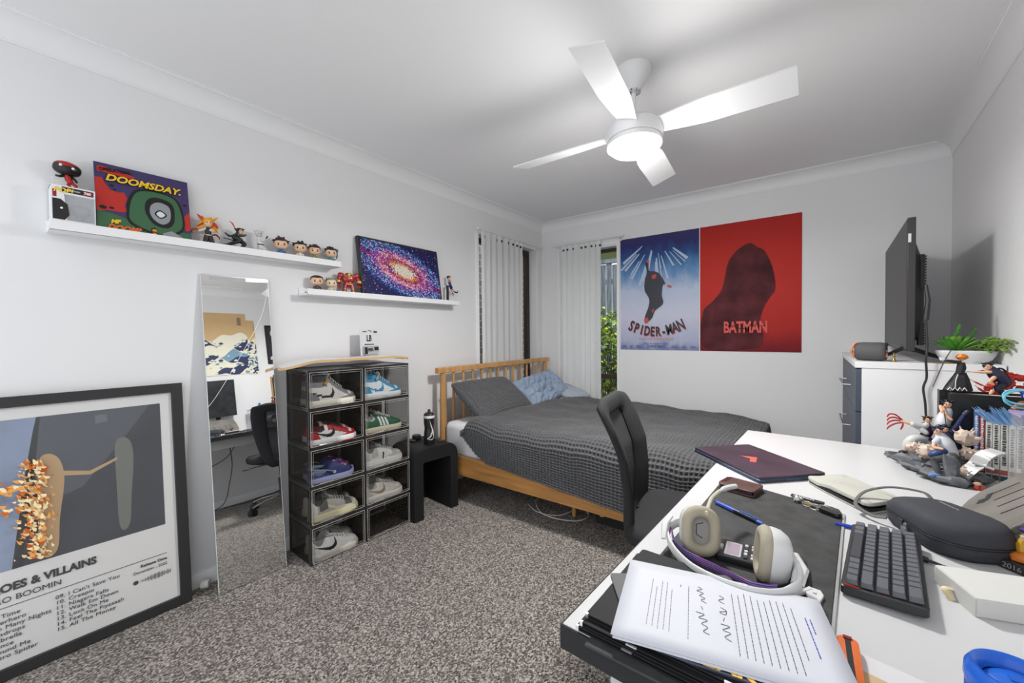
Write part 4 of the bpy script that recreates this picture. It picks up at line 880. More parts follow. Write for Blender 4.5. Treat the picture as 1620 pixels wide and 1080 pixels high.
for i in range(26):   # pale light shafts fanning out from the top
    a = rnd.uniform(-.95, .95); r0 = rnd.uniform(.12, .3); r1 = r0+rnd.uniform(.12, .34); w = rnd.uniform(.004, .014)
    d = Vector((sin(a), -cos(a))); n2 = Vector((cos(a), sin(a))); c0 = Vector((.33, 1.05)) + d*r0; c1 = Vector((.33, 1.05)) + d*r1
    if 0 < c1.x < PW: A([tuple(c0-n2*w*.4), tuple(c0+n2*w*.4), tuple(c1+n2*w), tuple(c1-n2*w)], 2)
# a plain dark splash with red flecks in place of the figure
A([(.24, .80), (.27, .82), (.275, .73), (.32, .72), (.37, .69), (.42, .60), (.40, .585), (.39, .50), (.40, .42), (.33, .36), (.30, .29), (.24, .25), (.235, .30), (.27, .40), (.275, .47), (.235, .55), (.235, .64), (.255, .72)], 0, 1)
A([(.44, .585), (.47, .575), (.475, .56), (.445, .565)], 1, 1); A([(.30, .68), (.335, .69), (.34, .66), (.31, .65)], 1, 1); A([(.25, .815), (.27, .83), (.275, .81), (.26, .80)], 1, 1); A([(.30, .36), (.32, .38), (.31, .34)], 1, 1); A([(.23, .28), (.26, .30), (.27, .26), (.24, .245)], 1, 1)
obj('printed_art', m, [mat('ink_dark', (.03, .03, .045), .35), mat('ink_red', (.5, .06, .05), .35), mat('ink_pale', (.42, .52, .70), .35)], t, fix=False)
DK = mat('ink_black', (.02, .02, .03), .4); RD_ = mat('ink_red', (.5, .06, .05), .35)
def arc_text(s, size, mt, t, xs, z0, sag, y, bold=0., dx=0, dz=0, sx=.62):
    n = len(s)
    for i, ch in enumerate(s):
        if ch == ' ': continue
        u = i/(n-1)*2-1; x = xs[0] + (xs[1]-xs[0])*(i+.5)/n
        txt(ch, size*(1+.12*u*u), mt, t, (x+dx, y, z0 + sag*u*u + dz), (pi/2, -atan2(2*sag*u, (xs[1]-xs[0])/2), 0), al='CENTER', bold=bold, sx=sx)
arc_text('SPIDER-MAN', .118, RD_, t, (.065, .595), .128, .055, -.0065, .0042, .004, -.004); arc_text('SPIDER-MAN', .118, DK, t, (.065, .595), .130, .055, -.0085, .0034)
GR = mat('ink_grey_blue', (.12, .13, .25), .4); PK = mat('ink_pink', (.62, .25, .25), .4)
txt('INTO THE SPIDER-VERSE', .030, PK, t, (.335, -.0065, .092), R9, al='CENTER', sx=.95); txt('ONLY IN THE BIG SCREEN', .0185, GR, t, (.335, -.0065, .052), R9, al='CENTER'); txt('CHRISTMAS', .031, GR, t, (.335, -.0065, .024), R9, al='CENTER', bold=.0008)
m = MB()
for x, w in ((.02, .045), (.09, .03), (.15, .05), (.47, .06), (.56, .04), (.63, .05)): m.box(x, x+w, -.0068, -.0062, .022, .030); m.box(x+.004, x+w-.01, -.0068, -.0062, .036, .041)
obj('credit_marks', m, GR, t)
t = wallposter('red film poster with a dark smoky mass, next to the blue one', 1.606, 2.312, 1.053, 2.105, grad_mat('poster_red', [(0, '#6d101a'), (.06, '#80141a'), (.16, '#a8221c'), (.45, '#ba281e'), (.8, '#b42419'), (1, '#a6211a')], 1.05, .12))
m = MB(); n_ = [0]; SM = mat('ink_smoke', (.085, .018, .022), .6, var=.5, vscale=7., spec=.15)
A([(.03, .03), (.02, .32), (.10, .42), (.17, .52), (.21, .72), (.25, .79), (.30, .84), (.37, .87), (.42, .83), (.47, .79), (.52, .66), (.54, .50), (.50, .42), (.46, .34), (.44, .24), (.46, .12), (.40, .03)], 0, 1, .004, .696, 1.046)
obj('printed_art', m, [SM, mat('ink_bright_red', (.62, .05, .03), .35)], t, fix=False)
txt('BATMAN', .128, mat('ink_bright_red', (.62, .05, .03), .35), t, (.180, -.0065, .155), R9, bold=.0040, sx=.60)
m = MB(); m.tube(spline([(.21, -.008, .215), (.24, -.008, .20), (.23, -.008, .222), (.29, -.008, .19), (.33, -.008, .188), (.37, -.008, .205), (.38, -.008, .225), (.395, -.008, .205), (.41, -.008, .222), (.44, -.008, .205), (.47, -.008, .21)], 5), .0022, 4); obj('signature', m, DK, t)
# ------------------------------------------------------------------ clear stacking shoe boxes
SMK = mat('smoked_plastic', (.03, .024, .02), .08, alpha=.42, spec=.5); SMF = mat('smoked_door', (.03, .026, .022), .03, alpha=.12, spec=.5)
FRM = mat('box_frame', (.025, .023, .022), .25); LIP = mat('box_lip', (.42, .40, .38), .2, alpha=.75)
BW_, BD_, BH_ = .3165, .262, .2065
def shoe_box():
    t = thing('shoe_box', '', 'shoe box', (0, 0, 0), pi/2, 'stacked see-through shoe boxes')
    for xs in (.002, BW_-.005): m = MB(); m.box(xs, xs+.003, .006, BD_, .006, BH_-.006); obj('side_panel', m, SMK, t)
    m = MB(); m.box(.005, BW_-.005, BD_-.004, BD_-.001, .006, BH_-.006); m.box(.03, BW_-.03, BD_-.0045, BD_-.0042, .03, BH_-.03); obj('rear_panel', m, mat('smoked_rear', (.09, .062, .04), .15, alpha=.28), t)
    m = MB(); m.box(.002, BW_-.002, .004, BD_, 0, .005); obj('base_panel', m, SMK, t)
    m = MB(); m.box(.002, BW_-.002, .004, BD_, BH_-.007, BH_-.003); obj('top_panel', m, SMK, t)
    m = MB()
    for z0, z1 in ((0, .009), (BH_-.011, BH_-.001)):
        m.box(0, BW_, .0, .008, z0, z1); m.box(0, .006, .008, BD_, z0, z1); m.box(BW_-.006, BW_, .008, BD_, z0, z1); m.box(.006, BW_-.006, BD_-.006, BD_, z0, z1)
    for x in (0, BW_-.006): m.box(x, x+.006, 0, .008, .009, BH_-.011); m.box(x, x+.006, BD_-.008, BD_, .009, BH_-.011)
    obj('frame', m, FRM, t, bev=.0012)
    m = MB()
    for x in (.0008, BW_-.0008):
        for a, b, c, d in ((.02, .023, .02, BH_-.022), (BD_-.025, BD_-.022, .02, BH_-.022)): m.box(x-.0012, x+.0012, a, b, c, d)
        m.box(x-.0012, x+.0012, .02, BD_-.022, .02, .023); m.box(x-.0012, x+.0012, .02, BD_-.022, BH_-.025, BH_-.022)
    obj('side_ribs', m, FRM, t)
    m = MB(); m.box(.009, BW_-.009, -.0035, -.0015, .008, BH_-.014); d_ = obj('door', m, SMF, t)
    m = frame_mb(.007, BW_-.007, .006, BH_-.012, .0035, -.005, -.001, 'y'); k = frame_mb(.018, BW_-.018, .018, BH_-.024, .0016, -.0042, -.003, 'y')
    obj('door_rim', m, LIP, d_, bev=.0008); obj('door_groove', k, LIP, d_)
    m = MB(); m.tube([(.05, -.006, .0125), (.115, -.006, .0125), (.125, -.007, .018), (.15, -.008, .018), (.16, -.006, .0125), (.23, -.006, .0125)], .0022, 6); obj('pull_lip', m, LIP, d_)
    for x in (.013, BW_-.013):
        m = MB(); m.ell((x, -.004, .013), .004, 8, 6); obj('hinge_pin', m, LIP, d_)
    return t
RX, RY0 = .283, 1.014
rows = ['bottom row', 'second row from the floor', 'middle row', 'fourth row from the floor', 'top row']; proto = None
inside = {(0, 0): 'holding white trainers with a black tick', (0, 1): 'empty', (1, 0): 'holding chunky grey runners', (1, 1): 'holding pale trainers with a beige tick', (2, 0): 'holding blue clogs', (2, 1): 'holding white runners with a black letter',
          (3, 0): 'holding red and white trainers', (3, 1): 'holding green suede trainers', (4, 0): 'holding grey high tops', (4, 1): 'holding sky blue high tops'}
for r in range(5):
    for c in range(2):
        lb = 'smoked clear shoe box %s, %s' % (inside[(r, c)], rows[r]); lc = (RX+.010*c, RY0+c*.3175, r*BH_)
        if proto is None: proto = shoe_box(); b = proto; b.location = lc; b['label'] = lb
        else: b = copy_tree(proto, None, lc, None, lb)
        b.rotation_euler = (0, 0, pi/2 - RD(1.5))
# ------------------------------------------------------------------ shoes
def inpoly(x, y, P):
    c = False; j = len(P)-1
    for i in range(len(P)):
        if (P[i][1] > y) != (P[j][1] > y) and x < (P[j][0]-P[i][0])*(y-P[i][1])/(P[j][1]-P[i][1])+P[i][0]: c = not c
        j = i
    return c
TICK = sp2([(-.0, .068), (.12, .060), (.25, .052), (.36, .047), (.43, .052), (.465, .066), (.468, .082), (.49, .070), (.505, .055), (.48, .040), (.42, .033), (.33, .034), (.2, .046), (.1, .058)], 5)
def shoe(label, y, z, kind, C, x=0., near=True, group=None, L=.285, rz=0, name='sneaker'):
    """C: colours base, overlay, tick, sole, collar, lace, edge; local +x is the toe, -y the side that faces the room"""
    t = thing(name, label, 'shoe', (RX-.040-(0 if near else .105)+.004, y, z+.0062), pi/2-RD(1.5)+rz, group); t.scale = (1, 1, 1.15 if kind != 'high' else 1.2)
    hi = kind in ('high', 'mid'); z0 = .024 if kind != 'runner' else .034
    T = [0, .04, .12, .22, .32, .42, .52, .62, .74, .86, .95, 1]
    Wd = lambda u: float(np.interp(u, [0, .02, .06, .15, .3, .45, .62, .76, .88, .95, .985, 1], [.004, .018, .027, .0325, .033, .034, .040, .044, .040, .030, .018, .004]))
    if kind == 'high': Hs = [.128, .138, .136, .134, .140, .128, .106, .086, .068, .058, .050, .030]
    elif kind == 'mid': Hs = [.112, .122, .118, .116, .124, .114, .096, .080, .064, .056, .048, .028]
    elif kind == 'runner': Hs = [.085, .094, .086, .080, .094, .092, .084, .076, .066, .060, .054, .034]
    else: Hs = [.078, .086, .078, .072, .088, .088, .080, .071, .060, .054, .047, .026]
    Hf = lambda u: float(np.interp(u, T, Hs))
    def S(u, a):
        w, h = Wd(u), Hf(u); s_, c_ = sin(a), cos(a); k = 1-.34*(h-z0)/.11*max(0, s_)**1.3 if u < .6 else 1
        open_ = .0
        return Vector(((u-.5)*L, w*k*(abs(c_)**.55)*(1 if c_ > 0 else -1), z0 + (h-z0)*max(0, s_)**.8))
    NU, NV = 110, 44; m = MB(); V = [[m.v(S(i/NU, pi*j/NV)) for j in range(NV+1)] for i in range(NU+1)]
    for i in range(NU):
        for j in range(NV):
            u = (i+.5)/NU; p = S(u, pi*(j+.5)/NV); zz = p.z; top = Hf(u); q = 0
            side = abs(p.y) > .0; sfr = (zz-z0)/(top-z0+1e-6)
            if kind in ('high', 'mid', 'low'):
                if u > .80 + .10*sfr*0 and (u > .86 or sfr < .55) : q = 1
                if .60 < u < .82 and sfr < .45*(u-.60)/.22+.05: q = 1
                if .36 < u < .80 and zz > top-.019-.012*(1-u) and abs(p.y) > .010: q = 1
                if u < .20 and zz < .066 and u < .20-.05*(zz-.03)/.03: q = 1
                if hi and u < .36 and zz > .086: q = 1 if zz < .108 else 4
                if not hi and u < .30 and sfr > .72: q = 4
                if abs(p.y) < .009 and .38 < u < .78: q = 5
            elif kind == 'stripes':
                if u > .84 and False: q = 1
                for c0 in (.40, .48, .56):
                    if c0 < u + (zz-.03)*1.15 - .06*0 < c0+.040+.01 and zz > .03 and sfr < .88 and u < .66: q = 2
                if u < .28 and sfr > .75: q = 4
                if abs(p.y) < .010 and .36 < u < .74: q = 5
            elif kind == 'runner':
                if u > .88 or (zz < z0+.014 and u > .5): q = 1
                if .68 < u < .84 and sfr > .35: q = 2
                if .16 < u < .34 and sfr > .3: q = 2
                if .34 < u < .66 and abs((zz-.045)-(u-.5)*-.12) < .006: q = 3 if C.get('letter') is None else 0
                if u < .13: q = 1
                if abs(p.y) < .010 and .36 < u < .7: q = 5
            if kind in ('high', 'mid', 'low') and inpoly(u, zz, TICK) and abs(p.y) > .012: q = 2
            m.mi = q; m.f([V[i][j], V[i+1][j], V[i+1][j+1], V[i][j+1]])
    for Vr in (V[0], V[-1]): m.f(Vr)
    cm = [col(C[k], .6) for k in ('base', 'over', 'tick', 'sole', 'collar', 'lace')]
    obj('upper', m, cm, t, sharp=80)
    # opening
    m = MB(); uo = .17 if not hi else .18; hz = Hf(uo)+.001
    m.loft([[(((uo+.115*cos(a)*1.)-.5)*L, .023*sin(a)*(1-.15*cos(a)), Hf(uo+.115*cos(a)) - .0 + dz) for a in [2*pi*k/20 for k in range(20)]] for dz in (-.016, .0025)]); obj('opening', m, col(C.get('lining', '#2a2a2c'), .9), t)
    m = MB(); pts = [((u-.5)*L, 0, Hf(u)+.004) for u in (.72, .6, .5, .42, .34)] + [((.30-.5)*L, 0, Hf(.34)+.012)]
    m.tube(spline(pts, 3), [.006, .010]+[.014]*14, 10, flat=.35) if False else m.loft([[Vector(p)+Vector((0, s_*w, dz)) for s_, dz in ((-1, 0), (-1, .004), (1, .004), (1, 0))] for p, w in zip(pts, (.006, .011, .013, .014, .015, .014))]); obj('tongue', m, cm[4] if C.get('tongue') is None else col(C['tongue'], .8), t, bev=.001)
    m = MB()
    for k in range(6):
        u = .40 + k*.058; h = Hf(u)+.007; w = .018; m.tube(spline([((u-.5)*L, -w, h-.010), ((u-.495)*L, -.008, h+.001), ((u-.49)*L, .008, h+.001), ((u-.485)*L, w, h-.010)], 3), .0024, 6)
    for s_ in (-1, 1): m.tube(spline([((.38-.5)*L, 0, Hf(.38)+.008), ((.37-.5)*L, s_*.018, Hf(.38)+.020), ((.42-.5)*L, s_*.024, Hf(.4)+.008), ((.39-.5)*L, s_*.004, Hf(.38)+.008)], 4), .002, 6)
    obj('laces', m, cm[5], t)
    # sole
    def so(u, g): w = Wd(u)+.0035+g; return w
    us = [0, .01, .03, .07, .14, .24, .36, .5, .62, .76, .88, .95, .985, 1]
    ring = lambda g, z, lift=0.: [((u-.5)*(L+.007+g*2), -so(u, g), z + (lift*max(0, (u-.8)/.2)**2)) for u in us] + [((u-.5)*(L+.007+g*2), so(u, g), z + (lift*max(0, (u-.8)/.2)**2)) for u in us[::-1]]
    m = MB()
    if kind == 'runner': rs = [(-.004, 0, .012), (0, .006, .008), (.003, .014, .004), (0, .020, .002), (.002, .028, 0), (-.002, .036, 0)]
    else: rs = [(-.003, 0, .008), (0, .003, .006), (.0005, .016, .002), (0, .026, .001), (-.002, .0285, 0)]
    m.loft([ring(*r) for r in rs]); so_ = obj('sole', m, cm[3], t, sharp=50)
    m = MB(); m.loft([ring(.0004, 0, .008), ring(.0012, .005, .006)]); obj('outsole', m, col(C.get('out', C['sole']), .7), so_)
    if C.get('wings'):
        m = MB(); m.prism([(x-.055, z+.100) for x, z in sp2([(0, .004), (.012, .014), (.026, .014), (.018, .004), (.006, -.002)], 4)], -.0345, -.031, 'y'); obj('ankle_emblem', m, col(C['wings']), t)
    if C.get('letter'):
        txt('N', .045, col(C['letter']), t, (-.02, -.0365, .036), (RD(78), 0, 0), bold=.002, shear=.2)
    return t
def pair(lb, lb2, col_, row, kind, C, L=.27, dx2=.0, name='sneaker'):
    y = RY0+col_*.3175+.153; z = row*BH_
    shoe(lb, y-.008, z, kind, C, L=L); shoe(lb2, y+.012+dx2, z, kind, C, near=False, L=L)
pair('grey suede high top trainer with black tick and gold ankle emblem', 'partner of the grey high top, standing behind it in the same box', 0, 4, 'high', dict(base='#cfccc6', over='#77777a', tick='#1b1b1d', sole='#d8d3c4', collar='#26262c', lace='#c9c7c2', wings='#c08a2a', lining='#3a3a40', tongue='#8a8a8c'), .262)
pair('sky blue and white high top trainer in the top box on the bed side', 'partner of the sky blue high top, standing behind it', 1, 4, 'mid', dict(base='#dfe3e6', over='#3d8fb5', tick='#2f86b0', sole='#dde0e2', collar='#3d8fb5', lace='#e4e6e8', wings='#b7ab86', lining='#2a7ca5', out='#c9a98a'), .262)
pair('red, white and black low trainer with a black tick', 'partner of the red trainer, standing behind it', 0, 3, 'low', dict(base='#d4d2d0', over='#a8141c', tick='#17171a', sole='#dadada', collar='#17171a', lace='#17171a', lining='#5a1015', out='#a8141c', tongue='#1a1a1c'), .262, .006)
pair('green suede trainer with three white stripes and cream sole', 'partner of the green striped trainer, standing behind it', 1, 3, 'stripes', dict(base='#1f5a3c', over='#1f5a3c', tick='#d9d9d4', sole='#cfc6ae', collar='#b8b8b4', lace='#cfd0cc', lining='#8a8a88', out='#a9763f', tongue='#a8a8a6'), .265)
pair('white and grey running shoe with a large black letter N', 'partner of the letter N running shoe, standing behind it', 1, 2, 'runner', dict(base='#c9c9c6', over='#b4b2ab', tick='#a9a59b', sole='#d0d0cc', collar='#8d8f8e', lace='#cfcfca', letter='#1d211f', lining='#6e706f'), .262)
pair('chunky grey and cream mesh running shoe with worn sole', 'partner of the chunky grey running shoe, standing behind it', 0, 1, 'runner', dict(base='#a09e98', over='#c9c6bd', tick='#55554f', sole='#c4bc98', collar='#6f6d66', lace='#bdbbb4', lining='#4a4944', out='#55524a'), .266, .0)
pair('off white trainer with a beige tick beside the nightstand', 'partner of the beige ticked trainer, standing behind it', 1, 1, 'low', dict(base='#c4c1ba', over='#b7b3aa', tick='#8d7d68', sole='#cfccc5', collar='#9d9a93', lace='#c9c6bf', lining='#77736c'), .262)
pair('white leather trainer with a black tick on the floor level', 'partner of the white black ticked trainer, standing behind it', 0, 0, 'low', dict(base='#cfcfcc', over='#c6c6c3', tick='#141416', sole='#bdb9ac', collar='#c0bfbb', lace='#d2d2cf', lining='#8a8986'), .264, .008)
# clogs
def clog(label, y, far):
    t = thing('clog', label, 'shoe', (RX-.052-(.095 if far else 0), y, 2*BH_+.0062), pi/2-RD(1.5)); L = .25; N = col('#2d3568', .6)
    Wd = lambda u: float(np.interp(u, [0, .02, .08, .3, .5, .7, .86, .95, 1], [.004, .022, .032, .034, .040, .048, .044, .030, .004]))
    Hf = lambda u: float(np.interp(u, [0, .05, .2, .34, .42, .5, .62, .8, .92, 1], [.040, .044, .040, .050, .084, .096, .090, .070, .050, .024]))
    m = MB(); m.grid(lambda a, b: ((a-.5)*L, Wd(a)*(abs(cos(pi*b))**.6)*(1 if cos(pi*b) > 0 else -1), .022+(Hf(a)-.022)*sin(pi*b)**(.9 if a > .42 else .9)), 60, 24); obj('upper', m, N, t, sharp=80)
    us = [0, .02, .06, .14, .3, .5, .7, .86, .95, 1]
    ring = lambda g, z: [((u-.5)*(L+.008), -Wd(u)-.003-g, z+.012*max(0, (u-.8)/.2)**2) for u in us] + [((u-.5)*(L+.008), Wd(u)+.003+g, z+.012*max(0, (u-.8)/.2)**2) for u in us[::-1]]
    m = MB(); m.loft([ring(-.003, 0), ring(.001, .006), ring(0, .024), ring(-.002, .027)]); obj('sole', m, col('#9aa3cf', .6), t)
    m = MB(); m.loft([[((.24+.17*cos(a)-.5)*L, .026*sin(a), z) for a in [k*pi/10 for k in range(20)]] for z in (.035, .0515)]); obj('footbed', m, col('#8fa0b8', .7), t)
    m = MB(); m.tube(spline([(-.005, -.043, .045), (-.04, -.047, .062), (-.085, -.040, .072), (-.118, -.015, .078), (-.118, .015, .078), (-.085, .040, .072), (-.04, .047, .062), (-.005, .043, .045)], 5), .0075, 8, flat=.4); obj('heel_strap', m, col('#8fa0b8', .6), t)
    for e in (-1, 1):
        m = MB(); m.cyl((-.005, e*.044, .045), (-.005, e*.050, .045), .008, n=12); obj('rivet', m, col('#c8c8d8'), t)
    rnd = random.Random(3); m = MB()
    for k in range(5): m.blob((.012+.012*k, -.006-.006*k + rnd.uniform(-.006, .006), .092-.0065*k), (.012, .008, .006), .5, 4, 8, 6, k, (0, .4, rnd.uniform(-1, 1)))
    obj('pink_charm', m, col('#c870b8'), t)
    for k, (x, yy_, c) in enumerate(((.078, -.012, '#9a2020'), (.072, .012, '#2d4a8a'), (.06, -.03, '#c8c6e0'))):
        m = MB(); m.ell((x, yy_, .068 if abs(yy_) < .02 else .060), (.008, .008, .006), 10, 8); obj('charm', m, col(c), t)
clog('blue clog with pink charms and pale strap, nearer in the middle box', RY0+.145, False); clog('blue clog behind its partner in the middle box', RY0+.170, True)

# ------------------------------------------------------------------ on top of the boxes
t = thing('skateboard_deck', 'white skateboard deck lying upside down across the shoe boxes', 'skateboard deck', (.155, 1.33, 1.034), pi/2-RD(1.5))
def dk(u, v, top):
    x = (u-.5)*.80; a = abs(x); y = (v-.5)*.20; ex = max(0, a-.29)/.11; w = 1 if ex <= 0 else sqrt(max(.0, 1-min(1, ex)**2.2)); yy_ = y*max(.12, w)
    z = .040 - .0 - (max(0, a-.24)/.16)**1.5*.036*(1.0 if x < 0 else .55) + .004*(1-(2*abs(v-.5))**2); return (x, yy_, z + (.0055 if top else -.0055))
rings = [[dk(i/44, j/10, True) for j in range(11)] + [dk(i/44, 1-j/10, False) for j in range(11)] for i in range(45)]
m = MB(); m.loft(rings)
for f in m.bm.faces:
    n_z = f.normal.z
m.bm.normal_update()
obj('deck', m, [mat('maple_edge', (.60, .38, .17), .5)], t, sharp=50)
m = MB(); m.grid(lambda u, v: Vector(dk(.004+u*.992, .012+v*.976, True))+Vector((0, 0, .0006)), 44, 10); obj('painted_face', m, mat('deck_white', (.72, .71, .70), .45), t, sharp=80, fix=False)
m = MB()
for x, y, w, h in ((-.365, .04, .012, .02), (-.34, -.02, .01, .012), (-.315, .0, .02, .006), (-.30, -.01, .02, .005)): m.box(x, x+w, y, y+h, .0285+.0 - max(0, -x-.24)*.20+.02*0+.013, .0292 - max(0, -x-.24)*.20+.013)
m.mi = 1; m.box(-.02, .12, -.01, .03, .0500, .0508); m.box(-.09, .02, .03, .05, .0500, .0508); obj('deck_graphic', m, [K, col('#c98a8a')], t)
t = thing('hang_card_pack', 'white blister pack with blackletter initials standing on the skateboard', 'package', (.095, 1.44, 1.084)); t.rotation_euler = (Matrix.Rotation(pi/2, 3, 'Z') @ Matrix.Rotation(RD(-4), 3, 'X')).to_euler()
m = MB(); m.box(0, .13, .0, .003, 0, .168); obj('card', m, mat('pack_card', (.62, .62, .63), .4), t, bev=.001)
m = MB(); m.prism(rrect(.11, .055, .008, 4, .07, .033), -.016, 0, 'y'); obj('blister', m, mat('blister', (.55, .55, .56), .1, alpha=.6), t)
m = MB(); m.box(.02, .04, -.0175, -.0165, .008, .052); m.box(.044, .082, -.0175, -.0165, .026, .03); m.box(.044, .078, -.0175, -.0165, .034, .044); m.box(.09, .12, -.0175, -.0165, .03, .052); m.box(.02, .05, -.001, 0, .150, .155); m.box(.1, .125, -.001, 0, .146, .156); m.box(.03, .1, -.001, 0, .068, .074)
m.tube(spline([(.060, -.001, .158), (.075, -.001, .160), (.084, -.001, .148)], 4), .002, 4); obj('print', m, K, t)
txt('LB', .055, K, t, (.046, -.001, .092), R9, bold=.0016, sx=.62, shear=.1, name='blackletter_initials')
# ------------------------------------------------------------------ on the nightstand
NZ = .462
t = thing('water_bottle', 'black sports bottle with a white tick on the nightstand', 'bottle', (.265, 1.846, NZ), pi/2-.5)
m = MB(); m.lathe([(.001, 0), (.034, 0), (.0365, .004), (.0365, .075), (.033, .095), (.033, .12), (.0365, .138), (.0365, .178), (.034, .180)], 32); obj('body', m, mat('bottle_black', (.015, .015, .016), .35), t, sharp=50)
m = MB(); m.lathe([(.0365, .178), (.038, .18), (.037, .196)], 32); obj('white_band', m, col('#d8d8d8'), t)
m = MB(); m.lathe([(.037, .194), (.037, .2), (.028, .212), (.012, .216), (.010, .228), (.008, .236), (.001, .238)], 32); obj('cap', m, BLK, t, sharp=50)
m = MB(); ck = sp2([(.0, .165), (.012, .13), (.018, .09), (.014, .06), (.0, .045), (-.018, .04), (.0, .034), (.018, .032), (.030, .05), (.030, .085), (.016, .125)], 4)
def wrap(p): a = p[0]/.037 - .15; return Vector((.0375*sin(a), -.0375*cos(a), p[1]))
vs = [m.v(wrap(p)) for p in ck]; f = m.f(vs); bmesh.ops.triangulate(m.bm, faces=[f]); obj('tick_mark', m, col('#e4e4e4'), t, solid=.0008)
m = MB(); m.prism(rrect(.055, .03, .006), 0, .008); m.mi = 1; m.prism(rrect(.05, .025, .005), .008, .0085); tag(obj('lighter', m, [BLK, col('#2c2420')], None, (.30, 1.925, NZ), (0, 0, .9), bev=.001), 'small flat black case in front of the bed post on the nightstand', 'case')
m = MB(); m.prism(rrect(.06, .035, .008), 0, .012); tag(obj('earphone_case', m, BLK, None, (.13, 1.80, NZ), (0, 0, .4), bev=.003), 'small black rounded case on the nightstand behind the bottle', 'case')
m = MB(); m.lathe([(.001, 0), (.03, 0), (.032, .004), (.032, .024), (.028, .03), (.001, .031)], 24); tag(obj('tin', m, mat('dark_tin', (.04, .04, .042), .4), None, (.10, 1.87, NZ)), 'short round black tin near the wall on the nightstand', 'tin')
m = MB(); m.prism(rrect(.06, .03, .006), 0, .008); tag(obj('remote', m, BLK, None, (.16, 1.735, NZ), (0, 0, -.3), bev=.002), 'flat black remote at the shoe box end of the nightstand', 'remote control')
# ------------------------------------------------------------------ on the desk
DZ = .740
def rotpoly(w, h, r, c, a): return [(c[0]+x*cos(a)-y*sin(a), c[1]+x*sin(a)+y*cos(a)) for x, y in rrect(w, h, r, 5)]
# mat
t = thing('desk_mat', 'dark grey desk mat with a pale edge under the headset and papers', 'desk mat', (2.27, .98, DZ))
q = [(-.162, -.44), (.118, -.44), (.175, .345), (.17, .372), (.15, .385), (.06, .395), (-.105, .452), (-.115, .44)]
m = MB(); m.prism(q, 0, .0035); m.mi = 1; m.prism([(.119, -.44), (.124, -.44), (.181, .345), (.176, .345)], .0, .0037)
obj('mat_sheet', m, [mat('mat_grey', (.05, .05, .05), .6, spec=.2, var=.25, vscale=26, bump=.15, bscale=90), col('#9a9a98')], t, bev=.0008)
# closed laptop
t = thing('laptop', 'closed dark plum laptop with a red emblem hanging over the desk edge', 'laptop', (2.213, 1.655, DZ), -RD(44.6))
LW, LD = .343, .243
m = MB(); m.prism(rrect(LW, LD, .010), .002, .0125); obj('base', m, mat('laptop_navy', (.055, .075, .13), .3, metal=.6), t, bev=.001)
m = MB(); m.prism(rrect(LW-.002, LD-.003, .009), .0127, .0195); obj('lid', m, mat('laptop_plum', (.060, .040, .058), .38, metal=.3, var=.25, vscale=9), t, bev=.0012)
m = MB(); m.prism(rrect(LW-.012, LD-.012, .008), .0125, .0128); m.box(-LW/2-.0003, LW/2+.0003, -LD/2-.0003, -LD/2+.004, .0105, .0118); obj('light_seam', m, mat('seam', (.45, .5, .62), .3, metal=.7), t)
m = MB()
for i in range(7): m.box(LW/2-.0008, LW/2+.0004, -LD/2+.022+i*.011, -LD/2+.029+i*.011, .004, .0095)
obj('vents', m, BLK, t)
m = MB(); m.prism([(-.0404, -.0202), (-.0097, .0241), (.0402, -.0222), (.0266, -.0355), (.012, -.023), (-.0008, -.0106)], .0195, .0198); obj('emblem', m, mat('emblem_red', (.50, .10, .085), .35), t)
for y in (-.09, .09):
    for x in (-.14, .14):
        m = MB(); m.cyl((x, y, 0), (x, y, .002), .008); obj('rubber_foot', m, BLK, t)
# wallet
t = thing('wallet', 'brown leather bifold wallet at the top edge of the desk mat', 'wallet', (2.212, 1.352, DZ+.0035), -RD(14))
LE = mat('wallet_leather', (.075, .035, .030), .45, var=.3, vscale=22, bump=.3, bscale=70)
m = MB(); m.loft([[(x, y, z) for x, y in rrect(.098, .082, .010)] for z in (.013, .018)]); m.loft([[(x, y, z) for x, y in rrect(.098, .082, .010)] for z in (0, .005)]); m.box(.046, .049, -.032, .032, .002, .016); obj('leather', m, LE, t, bev=.0015)
m = MB(); m.box(-.044, .044, -.036, .036, .0052, .0128); obj('cards', m, col('#2a2422'), t)
m = MB(); m.box(-.049, -.036, -.02, .03, .0182, .019); m.box(-.049, -.043, -.03, -.022, .0182, .0195); obj('metal_trim', m, CHROME, t)
# pens
def pen(label, a, b, z, parts, name='pen'):
    a, b = Vector((*a, 0)), Vector((*b, 0)); t = thing(name, label, 'pen', (a.x, a.y, z+.0055), atan2(b.y-a.y, b.x-a.x)); L = (b-a).length
    for nm, u0, u1, r0, r1, c in parts:
        m = MB(); m.cyl((u0*L, 0, 0), (u1*L, 0, 0), r0, r1, 12); obj(nm, m, col(c, .3), t)
    return t
t = pen('blue and black ballpoint pen lying across the desk mat', (2.170, 1.202), (2.292, 1.124), DZ+.0035, [('tip', -.03, .03, .001, .003, '#2a2a2e'), ('grip', .03, .42, .0045, .0052, '#3a55b8'), ('barrel', .42, .86, .0052, .0048, '#14161f'), ('cap', .86, .97, .0048, .0035, '#1d4fae'), ('button', .97, 1.06, .0022, .0022, '#1d4fae')])
m = MB(); m.box(.075, .125, -.0015, .0015, .0055, .0075); obj('clip', m, col('#2d6ad0', .25), t)
pen('clear pen with a blue cap above the keyboard', (2.428, 1.243), (2.492, 1.240), DZ, [('cap', 0, .48, .004, .0048, '#1f3fb0'), ('refill', .48, 1.0, .0016, .0012, '#15161c')])
